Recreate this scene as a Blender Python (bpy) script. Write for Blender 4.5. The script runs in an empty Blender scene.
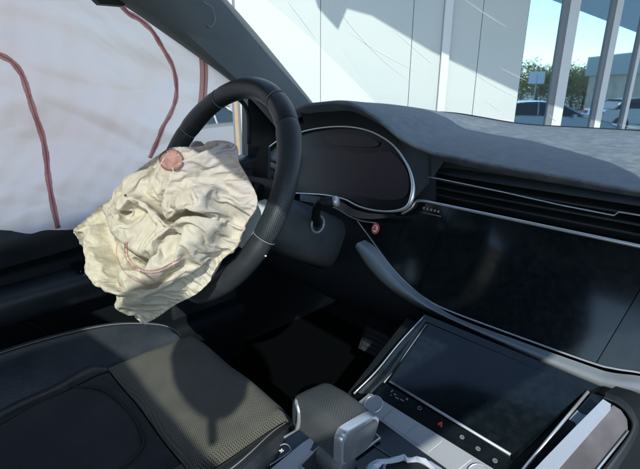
import bpy, bmesh, math, random
from mathutils import Vector, Matrix
from mathutils.bvhtree import BVHTree
V = Vector
sc = bpy.context.scene
C = sc.collection

# ------------------------------------------------------------------ camera
FOC = 440.0
PITCH = math.atan(147 / 440)
YAW = math.atan(495 / math.hypot(440, 147))
CAM = V((.25, -.375, 1.6))
HD = V((-math.sin(YAW), math.cos(YAW), 0))
RT = V((math.cos(YAW), math.sin(YAW), 0))
UPV = V((0, 0, 1))
FW = HD * math.cos(PITCH) - UPV * math.sin(PITCH)
UC = HD * math.sin(PITCH) + UPV * math.cos(PITCH)
cd = bpy.data.cameras.new('camera')
cam = bpy.data.objects.new('camera', cd)
C.objects.link(cam)
cd.sensor_width = 36
cd.lens = FOC / 640 * 36
cd.clip_start = .01
cd.clip_end = 3000
cam.matrix_world = Matrix((
    (RT.x, UC.x, -FW.x, CAM.x), (RT.y, UC.y, -FW.y, CAM.y), (RT.z, UC.z, -FW.z, CAM.z), (0, 0, 0, 1)))
sc.camera = cam

# ------------------------------------------------------------------ light
SUN = V((.70, -.60, .70)).normalized()
w = bpy.data.worlds.new('World')
sc.world = w
w.use_nodes = True
nt = w.node_tree
sky = nt.nodes.new('ShaderNodeTexSky')
sky.sky_type = 'NISHITA'
sky.sun_disc = False
sky.sun_elevation = math.asin(SUN.z)
sky.sun_rotation = math.atan2(SUN.x, SUN.y)
sky.dust_density = .4
sky.ozone_density = 2.0
nt.links.new(sky.outputs[0], nt.nodes['Background'].inputs[0])
nt.nodes['Background'].inputs[1].default_value = .15
ld = bpy.data.lights.new('sun', 'SUN')
ld.energy = 2.6
ld.angle = math.radians(.5)
ld.color = (1, .96, .89)
lo = bpy.data.objects.new('sun', ld)
C.objects.link(lo)
lo.rotation_euler = (-SUN).to_track_quat('-Z', 'Y').to_euler()
sc.view_settings.view_transform = 'Standard'
sc.view_settings.look = 'None'
sc.view_settings.gamma = 1
sc.view_settings.exposure = 1.2

# ------------------------------------------------------------------ helpers
def ray(x, y):
    return RT * (x - 320) + UC * (234.5 - y) + FW * FOC
def PX(x, y, X):
    d = ray(x, y); return CAM + d * ((X - CAM.x) / d.x)
def PY(x, y, Y):
    d = ray(x, y); return CAM + d * ((Y - CAM.y) / d.y)
def PZ(x, y, Z):
    d = ray(x, y); return CAM + d * ((Z - CAM.z) / d.z)
def PN(x, y, P, n):
    d = ray(x, y); return CAM + d * ((P - CAM).dot(n) / d.dot(n))

OFF = {}
def thing(name, label, cat, loc=(0, 0, 0), group=None):
    o = bpy.data.objects.new(name, None)
    C.objects.link(o)
    o.location = loc
    o.empty_display_size = .05
    o['label'] = label
    o['category'] = cat
    if group: o['group'] = group
    OFF[o] = V(loc)
    return o
def put(name, vs, fs, mat, parent=None, smooth=True, label=None, kind=None):
    off = OFF[parent] if parent else V((0, 0, 0))
    me = bpy.data.meshes.new(name)
    me.from_pydata([tuple(V(v) - off) for v in vs], [], fs)
    me.validate()
    me.update()
    for p in me.polygons: p.use_smooth = smooth
    me.materials.append(mat)
    o = bpy.data.objects.new(name, me)
    C.objects.link(o)
    if parent: o.parent = parent
    OFF[o] = off
    if label: o['label'] = label
    if kind: o['kind'] = kind
    return o
def bmo(name, bm, mat, parent=None, smooth=True, label=None, kind=None, bevel=0, seg=2):
    if bevel:
        bmesh.ops.bevel(bm, geom=[e for e in bm.edges if e.is_manifold and e.calc_face_angle(0) > .5], offset=bevel,
                        segments=seg, affect='EDGES', clamp_overlap=True)
    bmesh.ops.recalc_face_normals(bm, faces=bm.faces)
    bm.verts.index_update()
    vs = [v.co.copy() for v in bm.verts]
    fs = [[v.index for v in f.verts] for f in bm.faces]
    bm.free()
    o = put(name, vs, fs, mat, parent, smooth, label, kind)
    if smooth: sharp(o)
    return o
def sharp(o, a=35):
    me = o.data
    bm = bmesh.new(); bm.from_mesh(me)
    for e in bm.edges:
        if e.is_manifold and e.calc_face_angle(0) > math.radians(a): e.smooth = False
    bm.to_mesh(me); bm.free()
def prism_bm(poly, th, n=None, bm=None):
    """closed slab: poly is the visible outline, thickness th goes away from n"""
    bm = bm or bmesh.new()
    poly = [V(p) for p in poly]
    if n is None:
        n = (poly[1] - poly[0]).cross(poly[2] - poly[0]).normalized()
        if n.dot(CAM - poly[0]) < 0: n = -n
    a = [bm.verts.new(p) for p in poly]
    b = [bm.verts.new(p - n * th) for p in poly]
    bm.faces.new(a); bm.faces.new(b[::-1])
    k = len(poly)
    for i in range(k): bm.faces.new((a[i], b[i], b[(i + 1) % k], a[(i + 1) % k]))
    return bm
def prism(name, poly, th, mat, parent=None, n=None, bevel=0, seg=2, label=None, smooth=True):
    return bmo(name, prism_bm(poly, th, n), mat, parent, smooth, label, None, bevel, seg)
def box_bm(c, sx, sy, sz, ax=None, ay=None, az=None, bm=None):
    bm = bm or bmesh.new()
    c = V(c); ax = ax or V((1, 0, 0)); ay = ay or V((0, 1, 0)); az = az or V((0, 0, 1))
    vs = []
    for k in (-1, 1):
        for (i, j) in ((-1, -1), (1, -1), (1, 1), (-1, 1)):
            vs.append(bm.verts.new(c + ax * i * sx / 2 + ay * j * sy / 2 + az * k * sz / 2))
    for f in ((3, 2, 1, 0), (4, 5, 6, 7), (0, 1, 5, 4), (1, 2, 6, 5), (2, 3, 7, 6), (3, 0, 4, 7)):
        bm.faces.new([vs[i] for i in f])
    return bm
def box(name, c, sx, sy, sz, mat, parent=None, bevel=0, seg=2, ax=None, ay=None, az=None, label=None):
    return bmo(name, box_bm(c, sx, sy, sz, ax, ay, az), mat, parent, True, label, None, bevel, seg)
def cr(pts, n=8, closed=False):
    """Catmull-Rom through pts"""
    pts = [V(p) for p in pts]
    out = []
    N = len(pts)
    rng = range(N) if closed else range(N - 1)
    for i in rng:
        p1, p2 = pts[i], pts[(i + 1) % N]
        p0 = pts[i - 1] if (i > 0 or closed) else p1 * 2 - p2
        p3 = pts[(i + 2) % N] if (i + 2 < N or closed) else p2 * 2 - p1
        for k in range(n):
            t = k / n
            out.append(.5 * ((2 * p1) + (p2 - p0) * t + (2 * p0 - 5 * p1 + 4 * p2 - p3) * t * t + (3 * p1 - p0 - 3 * p2 + p3) * t ** 3))
    if not closed: out.append(pts[-1])
    return out
def grid(rows, closed_u=False, closed_v=False, cap=False):
    """rows: list of equally long point lists -> verts, faces"""
    m = len(rows[0]); vs = [p for r in rows for p in r]; fs = []
    R = len(rows)
    for i in range(R if closed_v else R - 1):
        for j in range(m if closed_u else m - 1):
            a = i * m + j; b = i * m + (j + 1) % m
            c = ((i + 1) % R) * m + (j + 1) % m; d = ((i + 1) % R) * m + j
            fs.append((a, b, c, d))
    if cap:
        fs.append(tuple(range(m))[::-1]); fs.append(tuple((R - 1) * m + j for j in range(m)))
    return vs, fs
def tube_data(pts, r, n=8, closed=False, flat=1.0, up=None):
    pts = [V(p) for p in pts]
    rs = r if isinstance(r, (list, tuple)) else [r] * len(pts)
    rows = []
    nrm = V(up) if up else None
    N = len(pts)
    for i, p in enumerate(pts):
        a = pts[i - 1] if (i > 0 or closed) else p
        b = pts[(i + 1) % N] if (i + 1 < N or closed) else p
        t = (b - a).normalized()
        if nrm is None: nrm = t.orthogonal()
        base = V(up) if up else nrm
        u_ = (base - t * base.dot(t)).normalized()
        if not up: nrm = u_
        v_ = t.cross(u_)
        rows.append([p + (u_ * math.cos(q) * flat + v_ * math.sin(q)) * rs[i] for q in [2 * math.pi * k / n for k in range(n)]])
    return grid(rows, closed_u=True, closed_v=closed, cap=not closed)
def tube(name, pts, r, mat, parent=None, n=8, closed=False, flat=1.0, up=None, label=None):
    vs, fs = tube_data(pts, r, n, closed, flat, up)
    return put(name, vs, fs, mat, parent, True, label)
def tubes(name, lst, r, mat, parent=None, n=6):
    vs, fs = [], []
    for pts in lst:
        a, b = tube_data(pts, r, n); k = len(vs); vs += a; fs += [tuple(i + k for i in f) for f in b]
    return put(name, vs, fs, mat, parent)
def loft(name, rows, mat, parent=None, sub=6, label=None, th=0, smooth_rows=True):
    """rows: curves; resampled smooth in both directions"""
    rows = [cr(r, sub) for r in rows] if smooth_rows else rows
    cols = list(zip(*rows))
    cols = [cr(c, 4) for c in cols]
    vs, fs = grid([list(c) for c in cols])
    o = put(name, vs, fs, mat, parent, True, label)
    if th:
        m = o.modifiers.new('thickness', 'SOLIDIFY'); m.thickness = th; m.offset = -1
    return o

# ------------------------------------------------------------------ materials
def mat(name, col, rough=.5, metal=0, spec=.5, bump=None, noise=None, trans=0, emit=None, coat=0, sheen=0, dust=None, perf=None):
    """bump=(scale,strength,dist) noise=(scale,colour2,amount) dust=(scale,amount,colour) perf=(pitch,depth)"""
    m = bpy.data.materials.new(name); m.use_nodes = True
    n = m.node_tree; b = n.nodes['Principled BSDF']
    b.inputs['Base Color'].default_value = (*col, 1)
    b.inputs['Roughness'].default_value = rough
    b.inputs['Metallic'].default_value = metal
    b.inputs['Specular IOR Level'].default_value = spec
    b.inputs['Coat Weight'].default_value = coat
    b.inputs['Sheen Weight'].default_value = sheen
    tc = n.nodes.new('ShaderNodeTexCoord')
    src = None
    if noise:
        t = n.nodes.new('ShaderNodeTexNoise'); t.inputs['Scale'].default_value = noise[0]; t.inputs['Detail'].default_value = 6
        n.links.new(tc.outputs['Object'], t.inputs['Vector'])
        r = n.nodes.new('ShaderNodeValToRGB'); r.color_ramp.elements[0].position = .35; r.color_ramp.elements[1].position = .7
        r.color_ramp.elements[0].color = (*col, 1); r.color_ramp.elements[1].color = (*noise[1], 1)
        n.links.new(t.outputs[0], r.inputs[0]); src = r.outputs[0]
    if dust:
        t = n.nodes.new('ShaderNodeTexNoise'); t.inputs['Scale'].default_value = dust[0]; t.inputs['Detail'].default_value = 8
        t.inputs['Roughness'].default_value = .65
        n.links.new(tc.outputs['Object'], t.inputs['Vector'])
        r = n.nodes.new('ShaderNodeMapRange'); r.inputs[1].default_value = .42; r.inputs[2].default_value = .75
        r.inputs[3].default_value = 0; r.inputs[4].default_value = dust[1]
        n.links.new(t.outputs[0], r.inputs[0])
        mx = n.nodes.new('ShaderNodeMix'); mx.data_type = 'RGBA'
        n.links.new(r.outputs[0], mx.inputs[0])
        if src: n.links.new(src, mx.inputs[6])
        else: mx.inputs[6].default_value = (*col, 1)
        mx.inputs[7].default_value = (*dust[2], 1)
        src = mx.outputs[2]
        ra = n.nodes.new('ShaderNodeMath'); ra.operation = 'MULTIPLY_ADD'
        n.links.new(r.outputs[0], ra.inputs[0]); ra.inputs[1].default_value = .6; ra.inputs[2].default_value = rough
        n.links.new(ra.outputs[0], b.inputs['Roughness'])
    nrm = None
    if bump:
        t = n.nodes.new('ShaderNodeTexNoise'); t.inputs['Scale'].default_value = bump[0]; t.inputs['Detail'].default_value = 4
        n.links.new(tc.outputs['Object'], t.inputs['Vector'])
        bp = n.nodes.new('ShaderNodeBump'); bp.inputs['Strength'].default_value = bump[1]; bp.inputs['Distance'].default_value = bump[2]
        n.links.new(t.outputs[0], bp.inputs['Height']); nrm = bp.outputs[0]
    if perf:
        # staggered holes in a square lattice, chosen by the dominant axes through uv
        vo = n.nodes.new('ShaderNodeTexVoronoi'); vo.inputs['Scale'].default_value = 1 / perf[0]; vo.inputs['Randomness'].default_value = perf[2] if len(perf) > 2 else .08
        vo.voronoi_dimensions = '2D'
        mp = n.nodes.new('ShaderNodeMapping'); mp.inputs['Rotation'].default_value = (0, 0, math.radians(45))
        n.links.new(tc.outputs['UV' if len(perf) < 4 else 'Object'], mp.inputs['Vector'])
        n.links.new(mp.outputs[0], vo.inputs['Vector'])
        r = n.nodes.new('ShaderNodeMapRange'); r.inputs[1].default_value = .18; r.inputs[2].default_value = .36
        n.links.new(vo.outputs['Distance'], r.inputs[0])
        bp = n.nodes.new('ShaderNodeBump'); bp.inputs['Strength'].default_value = 1; bp.inputs['Distance'].default_value = perf[1]
        n.links.new(r.outputs[0], bp.inputs['Height'])
        if nrm: n.links.new(nrm, bp.inputs['Normal'])
        nrm = bp.outputs[0]
        mx = n.nodes.new('ShaderNodeMix'); mx.data_type = 'RGBA'
        n.links.new(r.outputs[0], mx.inputs[0])
        mx.inputs[6].default_value = (.004, .004, .004, 1)
        if src: n.links.new(src, mx.inputs[7])
        else: mx.inputs[7].default_value = (*col, 1)
        src = mx.outputs[2]
    if src: n.links.new(src, b.inputs['Base Color'])
    if nrm: n.links.new(nrm, b.inputs['Normal'])
    if trans:
        tr = n.nodes.new('ShaderNodeBsdfTranslucent')
        if src: n.links.new(src, tr.inputs[0])
        else: tr.inputs[0].default_value = (*col, 1)
        ms = n.nodes.new('ShaderNodeMixShader'); ms.inputs[0].default_value = trans
        n.links.new(b.outputs[0], ms.inputs[1]); n.links.new(tr.outputs[0], ms.inputs[2])
        n.links.new(ms.outputs[0], n.nodes['Material Output'].inputs[0])
    return m
def glass(name, tint, ior=1.45, dirt=.0):
    m = bpy.data.materials.new(name); m.use_nodes = True
    n = m.node_tree; n.nodes.remove(n.nodes['Principled BSDF'])
    t = n.nodes.new('ShaderNodeBsdfTransparent'); t.inputs[0].default_value = (*tint, 1)
    g = n.nodes.new('ShaderNodeBsdfGlossy'); g.inputs['Roughness'].default_value = .02
    ge = n.nodes.new('ShaderNodeNewGeometry'); do = n.nodes.new('ShaderNodeVectorMath'); do.operation = 'DOT_PRODUCT'
    n.links.new(ge.outputs['Incoming'], do.inputs[0]); n.links.new(ge.outputs['Normal'], do.inputs[1])
    ab = n.nodes.new('ShaderNodeMath'); ab.operation = 'ABSOLUTE'; n.links.new(do.outputs['Value'], ab.inputs[0])
    su = n.nodes.new('ShaderNodeMath'); su.operation = 'SUBTRACT'; su.inputs[0].default_value = 1; n.links.new(ab.outputs[0], su.inputs[1])
    po = n.nodes.new('ShaderNodeMath'); po.operation = 'POWER'; po.inputs[1].default_value = 5; n.links.new(su.outputs[0], po.inputs[0])
    f = n.nodes.new('ShaderNodeMath'); f.operation = 'MULTIPLY_ADD'; f.inputs[1].default_value = .9; f.inputs[2].default_value = .05; n.links.new(po.outputs[0], f.inputs[0])
    ms = n.nodes.new('ShaderNodeMixShader')
    n.links.new(f.outputs[0], ms.inputs[0]); n.links.new(t.outputs[0], ms.inputs[1]); n.links.new(g.outputs[0], ms.inputs[2])
    out = ms.outputs[0]
    if dirt:
        d = n.nodes.new('ShaderNodeBsdfTranslucent'); d.inputs[0].default_value = (.7, .7, .68, 1)
        m2 = n.nodes.new('ShaderNodeMixShader')
        tc = n.nodes.new('ShaderNodeTexCoord'); no = n.nodes.new('ShaderNodeTexNoise'); no.inputs['Scale'].default_value = 3; no.inputs['Detail'].default_value = 8
        n.links.new(tc.outputs['Object'], no.inputs['Vector'])
        mr = n.nodes.new('ShaderNodeMapRange'); mr.inputs[1].default_value = .3; mr.inputs[2].default_value = .8; mr.inputs[3].default_value = dirt * .4; mr.inputs[4].default_value = dirt
        n.links.new(no.outputs[0], mr.inputs[0]); n.links.new(mr.outputs[0], m2.inputs[0])
        n.links.new(out, m2.inputs[1]); n.links.new(d.outputs[0], m2.inputs[2]); out = m2.outputs[0]
    n.links.new(out, n.nodes['Material Output'].inputs[0])
    return m
def uvbox(o, axes):
    """flat uv in metres from two world axes"""
    me = o.data; uv = me.uv_layers.new(name='uv')
    a, b = V(axes[0]), V(axes[1])
    for l in me.loops:
        co = me.vertices[l.vertex_index].co
        uv.data[l.index].uv = (co.dot(a), co.dot(b))

M = {}
GREY = (.30, .29, .27)
M['soft'] = mat('soft_black_plastic', (.014, .019, .023), .5, bump=(900, .25, .0006), dust=(7, .12, GREY))
M['pad'] = mat('dash_pad_skin', (.080, .108, .130), .55, bump=(650, .7, .0010), dust=(45, .45, (.32, .32, .30)))
M['lining'] = mat('hood_lining_cloth', (.012, .017, .021), .7, spec=.3, bump=(650, .5, .0008))
M['deep'] = mat('deep_black_plastic', (.0045, .0075, .0095), .65, spec=.28, bump=(600, .2, .0005))
M['gloss'] = mat('black_gloss_panel', (.004, .007, .009), .14, dust=(70, .02, (.25, .25, .25)))
M['screen'] = mat('screen_glass', (.003, .006, .008), .10, dust=(90, .022, (.3, .32, .34)))
M['cluster'] = mat('cluster_display', (.022, .018, .027), .35, spec=.3)
M['cglass'] = mat('cluster_lens', (.004, .007, .009), .3, spec=.3)
M['chrome'] = mat('satin_chrome', (.70, .73, .75), .28, .75)
M['alu'] = mat('brushed_aluminium', (.42, .45, .47), .36, .45, bump=(300, .15, .0003))
M['leather'] = mat('black_leather', (.020, .024, .028), .38, bump=(420, .5, .0008), dust=(9, .10, GREY))
M['perfl'] = mat('perforated_leather', (.028, .036, .042), .40, bump=(400, .4, .0005), perf=(.0027, .0007))
M['bolster'] = mat('seat_leather', (.014, .020, .026), .36, bump=(380, .5, .0009), dust=(8, .10, GREY))
M['fabric'] = mat('perforated_seat_fabric', (.118, .114, .092), .85, bump=(1200, .4, .0006), perf=(.0029, .0003), dust=(16, .5, (.20, .205, .18)))
M['suede'] = mat('dark_seat_suede', (.026, .027, .031), .95, bump=(1500, .5, .0008), sheen=.08, dust=(20, .3, (.07, .07, .07)), spec=.2)
M['pillar'] = mat('pillar_cloth', (.10, .118, .12), .9, bump=(1600, .6, .0008), noise=(9, (.12, .135, .135)))
M['liner'] = mat('roof_liner_cloth', (.10, .10, .10), .95, bump=(1200, .5, .0008))
M['trim'] = mat('grey_satin_trim', (.24, .28, .30), .38, .35)
M['shroud'] = mat('column_grey_plastic', (.032, .040, .045), .55, bump=(800, .3, .0005), dust=(9, .2, GREY))
M['vent'] = mat('vent_black', (.011, .016, .020), .5)
M['capface'] = mat('lever_cap_satin', (.20, .215, .22), .3, .5, bump=(300, .2, .0003))
M['knob'] = mat('lever_leather', (.062, .070, .072), .5, bump=(400, .4, .0005), perf=(.0026, .0005))
M['thread'] = mat('grey_thread', (.22, .22, .22), .8)
M['stain'] = mat('red_brown_seam', (.72, .48, .50), .95, bump=(900, .5, .001), noise=(40, (.84, .66, .64)), trans=.85)
M['redthread'] = mat('red_thread', (.45, .12, .14), .8)
M['white'] = mat('white_print', (.75, .75, .75), .6)
M['red'] = mat('red_print', (.7, .06, .05), .5)
M['blackp'] = mat('black_print', (.02, .02, .02), .5)
M['rubber'] = mat('black_rubber', (.008, .010, .011), .7)
# ================================================================== OUTSIDE
GZ = -.3
M['asphalt'] = mat('pale_bounce_ground', (.26, .25, .235), .9, bump=(60, .4, .01), noise=(1.2, (.31, .30, .28)))  # paler than asphalt, so bounced light brightens the curtain airbag
M['wall'] = mat('white_wall_panel', (.36, .395, .375), .55, bump=(3, .15, .01), noise=(1.1, (.335, .375, .355)))
M['frame'] = mat('white_window_frame', (.44, .46, .46), .45)
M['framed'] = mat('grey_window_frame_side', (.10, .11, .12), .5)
M['mirror'] = mat('reflective_window_glass', (.34, .53, .66), .02, 1)
M['tan'] = mat('tan_painted_post', (.30, .235, .14), .7, noise=(6, (.22, .165, .10)))
M['leaf'] = mat('leaves', (.20, .20, .055), .6, noise=(1.5, (.12, .14, .035)), trans=.3)
M['bark'] = mat('bark', (.10, .075, .05), .9, bump=(30, .6, .02))
M['beige'] = mat('beige_render', (.56, .48, .36), .8, noise=(2, (.42, .35, .26)))
M['carpaint'] = mat('blue_grey_car_paint', (.30, .36, .40), .25, .3, coat=.6)
M['carsilver'] = mat('silver_car_paint', (.42, .44, .45), .28, .4, coat=.5)
M['carglass'] = mat('dark_car_glass', (.02, .03, .03), .05)
M['tyre'] = mat('tyre', (.02, .02, .02), .8)

g = put('ground', [(-400, -400, GZ), (400, -400, GZ), (400, 400, GZ), (-400, 400, GZ)], [(0, 1, 2, 3)], M['asphalt'], kind='structure')

FD = 6.0
F0 = V((CAM.x, CAM.y, 0)) + HD * FD
NF = -HD
def fs_(px): return (px - 320) / 464 * FD
def FP(s, z, out=0.0): return F0 + RT * s + NF * out + V((0, 0, z))
def mirrored(px, dist, z=GZ):
    """place where a thing must stand for its reflection to show in column px"""
    p = V((CAM.x, CAM.y, 0)) + HD * dist + RT * ((px - 320) / 464 * dist)
    p = p - 2 * (p - F0).dot(NF) * NF
    return V((p.x, p.y, z))
def mirdir(d): return d - 2 * d.dot(NF) * NF

b = thing('office_building', 'white panelled building with tall reflective windows in front of the car', 'building', FP(0, GZ))
def wbox(name, s0, s1, z0, z1, o0, o1, m, bev=.004, par=b):
    return box(name, FP((s0 + s1) / 2, (z0 + z1) / 2, (o0 + o1) / 2), abs(s1 - s0), abs(o1 - o0), abs(z1 - z0), m, par, bev, 1, RT, NF, UPV)
H1 = 5.2
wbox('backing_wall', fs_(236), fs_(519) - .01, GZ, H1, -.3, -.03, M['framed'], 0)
joints = [239, 320.5, 409, 438]
for i in range(3):
    for (z0, z1) in ((GZ, 3.0), (3.0, H1)):
        wbox('wall_panel', fs_(joints[i]) + .004, fs_(joints[i + 1]) - .004, z0 + .004, z1 - .004, -.03, 0, M['wall'])
wbox('pilaster', fs_(438), fs_(445.5), GZ, H1, -.03, .05, M['frame'])
for (a, c) in ((445.5, 475), (475, 519)):
    for (z0, z1) in ((GZ, 3.0), (3.0, H1)):
        wbox('wall_panel', fs_(a) + .004, fs_(c) - .004, z0 + .004, z1 - .004, -.03, 0, M['wall'])
for (a, c) in ((520, 551), (566.5, 597), (607, 628), (633, 690)):
    wbox('window_pane', fs_(a), fs_(c), .35, H1, -.08, -.03, M['mirror'], 0)
for (a, c, d) in ((551, 566.5, 6), (597, 607, 4), (628, 633, 2)):
    wbox('mullion', fs_(a + d), fs_(c), GZ, H1, -.10, .012, M['frame'])
    wbox('mullion_dark_side', fs_(a), fs_(a + d) - .001, GZ, H1, -.10, .0, M['framed'])  # darker strip along the left of each mullion
wbox('window_sill', fs_(519.5), fs_(700), GZ, .34, -.12, .05, M['frame'])
wbox('roof_coping', fs_(236), fs_(700), H1, H1 + .15, -.4, .08, M['frame'])
# unseen slab, added and cut to throw the sloping shade on the panels
def wallpt(x, y):
    return PN(x, y, FP(0, 0), NF)
t_ = 3.4
cpts = [wallpt(*q) + SUN * t_ for q in ((296, -60), (318, 8), (338, 30), (347, 9), (372, 16), (432, 52), (530, 98), (900, 230), (900, -60))]
prism('shade_slab', cpts, .10, M['frame'], b, n=SUN, smooth=False)

p0 = FP(fs_(231), GZ, -.6)
t = thing('corner_post', 'tan post beside the white building seen through the small gap behind the steering wheel', 'post', p0)
box('post_shaft', p0 + V((0, 0, 1.03)), .155, .12, 2.06, M['tan'], t, .01, 2, RT, NF, UPV)
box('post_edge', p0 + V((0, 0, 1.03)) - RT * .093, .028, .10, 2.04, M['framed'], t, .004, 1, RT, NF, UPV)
box('post_cap', p0 + V((0, 0, 2.08)), .20, .16, .03, M['frame'], t, .006, 1, RT, NF, UPV)

# ---- cars in the lot
def make_car(label, paint, loc, ang, group):
    t = thing('parked_car', label, 'car', (0, 0, 0), group)
    prof = [(-2.2, .35), (-2.25, .7), (-2.1, .95), (-1.3, 1.0), (-.9, 1.02), (.95, .98), (1.9, .82), (2.2, .65), (2.22, .35)]
    rows = []
    for yy, in_ in ((-.88, .06), (-.9, 0), (.9, 0), (.88, .06)):
        rows.append([V((x, yy * (1 if in_ == 0 else .96), z - in_ * .3)) for x, z in prof])
    vs, fs = grid(rows, closed_u=True, cap=True)
    bm = bmesh.new(); vv = [bm.verts.new(v) for v in vs]
    for f in fs: bm.faces.new([vv[i] for i in f])
    body = bmo('body', bm, paint, t, True, bevel=.03)
    cab = [(-1.75, .99), (-1.2, 1.38), (-.3, 1.45), (.35, 1.38), (1.15, .97)]
    rows = [[V((x, s * (.82 if z < 1.1 else .62), z)) for x, z in cab] for s in (-1, 1)]
    vs, fs = grid(rows, closed_u=True, cap=True)
    put('glasshouse', vs, fs, M['carglass'], t, False)
    rf = [(-1.3, 1.37), (-.8, 1.44), (-.3, 1.46), (.3, 1.41), (.45, 1.37)]
    rows = [[V((x, s, z + (0.012 if abs(s) < .5 else -.01))) for x, z in rf] for s in (-.66, -.4, .4, .66)]
    vs, fs = grid(rows); put('roof', vs, fs, paint, t)
    for x0, x1 in ((-1.72, -1.22), (.42, 1.12), (-.35, -.32)):
        for s in (-1, 1):
            z0, z1 = (1.0, 1.38) if x0 != -.35 else (.99, 1.44)
            a = V((x0 if x0 < 0 else x1, s * .83, z0)); c = V((x1 if x0 < 0 else x0, s * .635, z1))
            tube('window_pillar', [a, c], .03, paint, t, 6)
    for x in (-1.35, 1.4):
        for s in (-1, 1):
            ring = [(V((x, s * .80, .33)) + V((math.cos(a) * .33, 0, math.sin(a) * .33))) for a in [k * math.pi / 8 for k in range(16)]]
            wh = prism('wheel', ring, .22 * 1, M['tyre'], t, n=V((0, s, 0)), bevel=.03)
            wh.location = (0, s * .11, 0)
            rr = [(V((x, s * .92, .33)) + V((math.cos(a) * .2, 0, math.sin(a) * .2))) for a in [k * math.pi / 6 for k in range(12)]]
            prism('rim', rr, .02, M['alu'], t, n=V((0, s, 0)), bevel=.004)
    for s in (-1, 1):
        box('headlight', (2.14, s * .65, .68), .16, .36, .12, M['white'], t, .03)
        box('tail_light', (-2.2, s * .7, .82), .10, .30, .12, M['red'], t, .02)
        box('door_mirror', (.75, s * .98, 1.0), .10, .18, .12, paint, t, .03)
    t.location = loc; t.rotation_euler = (0, 0, ang)
    return t
ang0 = math.atan2(mirdir(RT).y, mirdir(RT).x)
make_car('blue grey sedan reflected in the two left window panes of the building', M['carpaint'], mirrored(545, 16), ang0 + .12, 'cars parked in the lot')
make_car('silver sedan reflected beyond the wide window mullion of the building', M['carsilver'], mirrored(648, 21), ang0 + .05, 'cars parked in the lot')
pl = V((CAM.x, CAM.y, 0)) + HD * 12.5 + RT * ((196 - 320) / 464 * 12.5); pl.z = GZ
make_car('pale car parked left of the building seen through the gap behind the steering wheel', M['carsilver'], pl, ang0 + 1.2, 'cars parked in the lot')

# ---- trees
def make_tree(h, r, seed):
    rnd = random.Random(seed)
    t = thing('tree', '', 'tree', (0, 0, 0), 'trees along the edge of the lot')
    pts = [V((0, 0, 0)), V((.05, .02, h * .25)), V((-.03, .06, h * .5)), V((.02, 0, h * .8))]
    vs, fs = tube_data(cr(pts, 3), [.14 - .010 * i for i in range(10)], 7)
    for k in range(5):
        a = k * 1.26; q = [V((0, 0, h * (.25 + .08 * k))), V((math.cos(a) * r * .4, math.sin(a) * r * .4, h * (.45 + .08 * k))), V((math.cos(a) * r * .75, math.sin(a) * r * .75, h * (.55 + .08 * k)))]
        A, B = tube_data(q, [.05, .035, .015], 5); n0 = len(vs); vs += A; fs += [tuple(i + n0 for i in f) for f in B]
    put('trunk', vs, fs, M['bark'], t)
    vs, fs = [], []
    cl = [(V((rnd.gauss(0, .45) * r, rnd.gauss(0, .45) * r, h * rnd.uniform(.15, .92))), rnd.uniform(.2, .42) * r) for _ in range(34)]
    for c, cr_ in cl:
        for _ in range(95):
            d = V((rnd.gauss(0, 1), rnd.gauss(0, 1), rnd.gauss(0, .8))).normalized() * cr_ * rnd.random() ** .4
            p = c + d; s = rnd.uniform(.05, .13)
            a = V((rnd.gauss(0, 1), rnd.gauss(0, 1), rnd.gauss(0, 1))).normalized(); bb = a.orthogonal().normalized()
            k = len(vs); vs += [p - a * s, p + bb * s * .5, p + a * s, p - bb * s * .5]; fs.append((k, k + 1, k + 2, k + 3))
    put('crown', vs, fs, M['leaf'], t, False)
    return t
def copy_tree(o, loc, rz, sc_):
    c = o.copy(); C.objects.link(c)
    for ch in o.children:
        d = ch.copy(); C.objects.link(d); d.parent = c
    c.location = loc; c.rotation_euler = (0, 0, rz); c.scale = (sc_,) * 3
    return c
T0 = make_tree(3.9, 2.4, 3)
spots = [(522, 43, .95, 'low olive tree reflected between the leftmost tree and the sign'), (552, 44, .98, 'olive tree reflected right beside the left edge of the wide mullion'),
         (574, 44, 1.0, 'olive tree reflected at the left edge of the second window pane'), (599, 43, 1.0, 'olive tree reflected at the right edge of the second window pane'), (505, 38, 1.0, 'leftmost olive green tree reflected in the first window pane'),
         (538, 41, 1.05, 'olive green tree reflected in the first window pane behind the small white sign'),
         (562, 39, .95, 'bushy tree whose reflection is cut by the wide window mullion'),
         (586, 42, 1.02, 'olive tree reflected in the second window pane above the silver car'),
         (611, 40, .9, 'small tree reflected behind the narrow mullion'),
         (654, 44, .85, 'rightmost reflected tree beside the beige building')]
for i, (px, d, s, lab) in enumerate(spots):
    o = T0 if i == 0 else copy_tree(T0, (0, 0, 0), 0, 1)
    o.location = mirrored(px, d); o.rotation_euler = (0, 0, i * 1.7); o.scale = (s,) * 3; o['label'] = lab
for i, (px, d, s, lab) in enumerate([(222, 30, .9, 'tree standing behind the tan post on the far left of the lot'), (180, 33, 1.1, 'distant tree left of the tan post hidden mostly by the white airbag sheet')]):
    p = V((CAM.x, CAM.y, 0)) + HD * d + RT * ((px - 320) / 464 * d)
    o = copy_tree(T0, (p.x, p.y, GZ), 2.2 * i, s); o['label'] = lab

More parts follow.
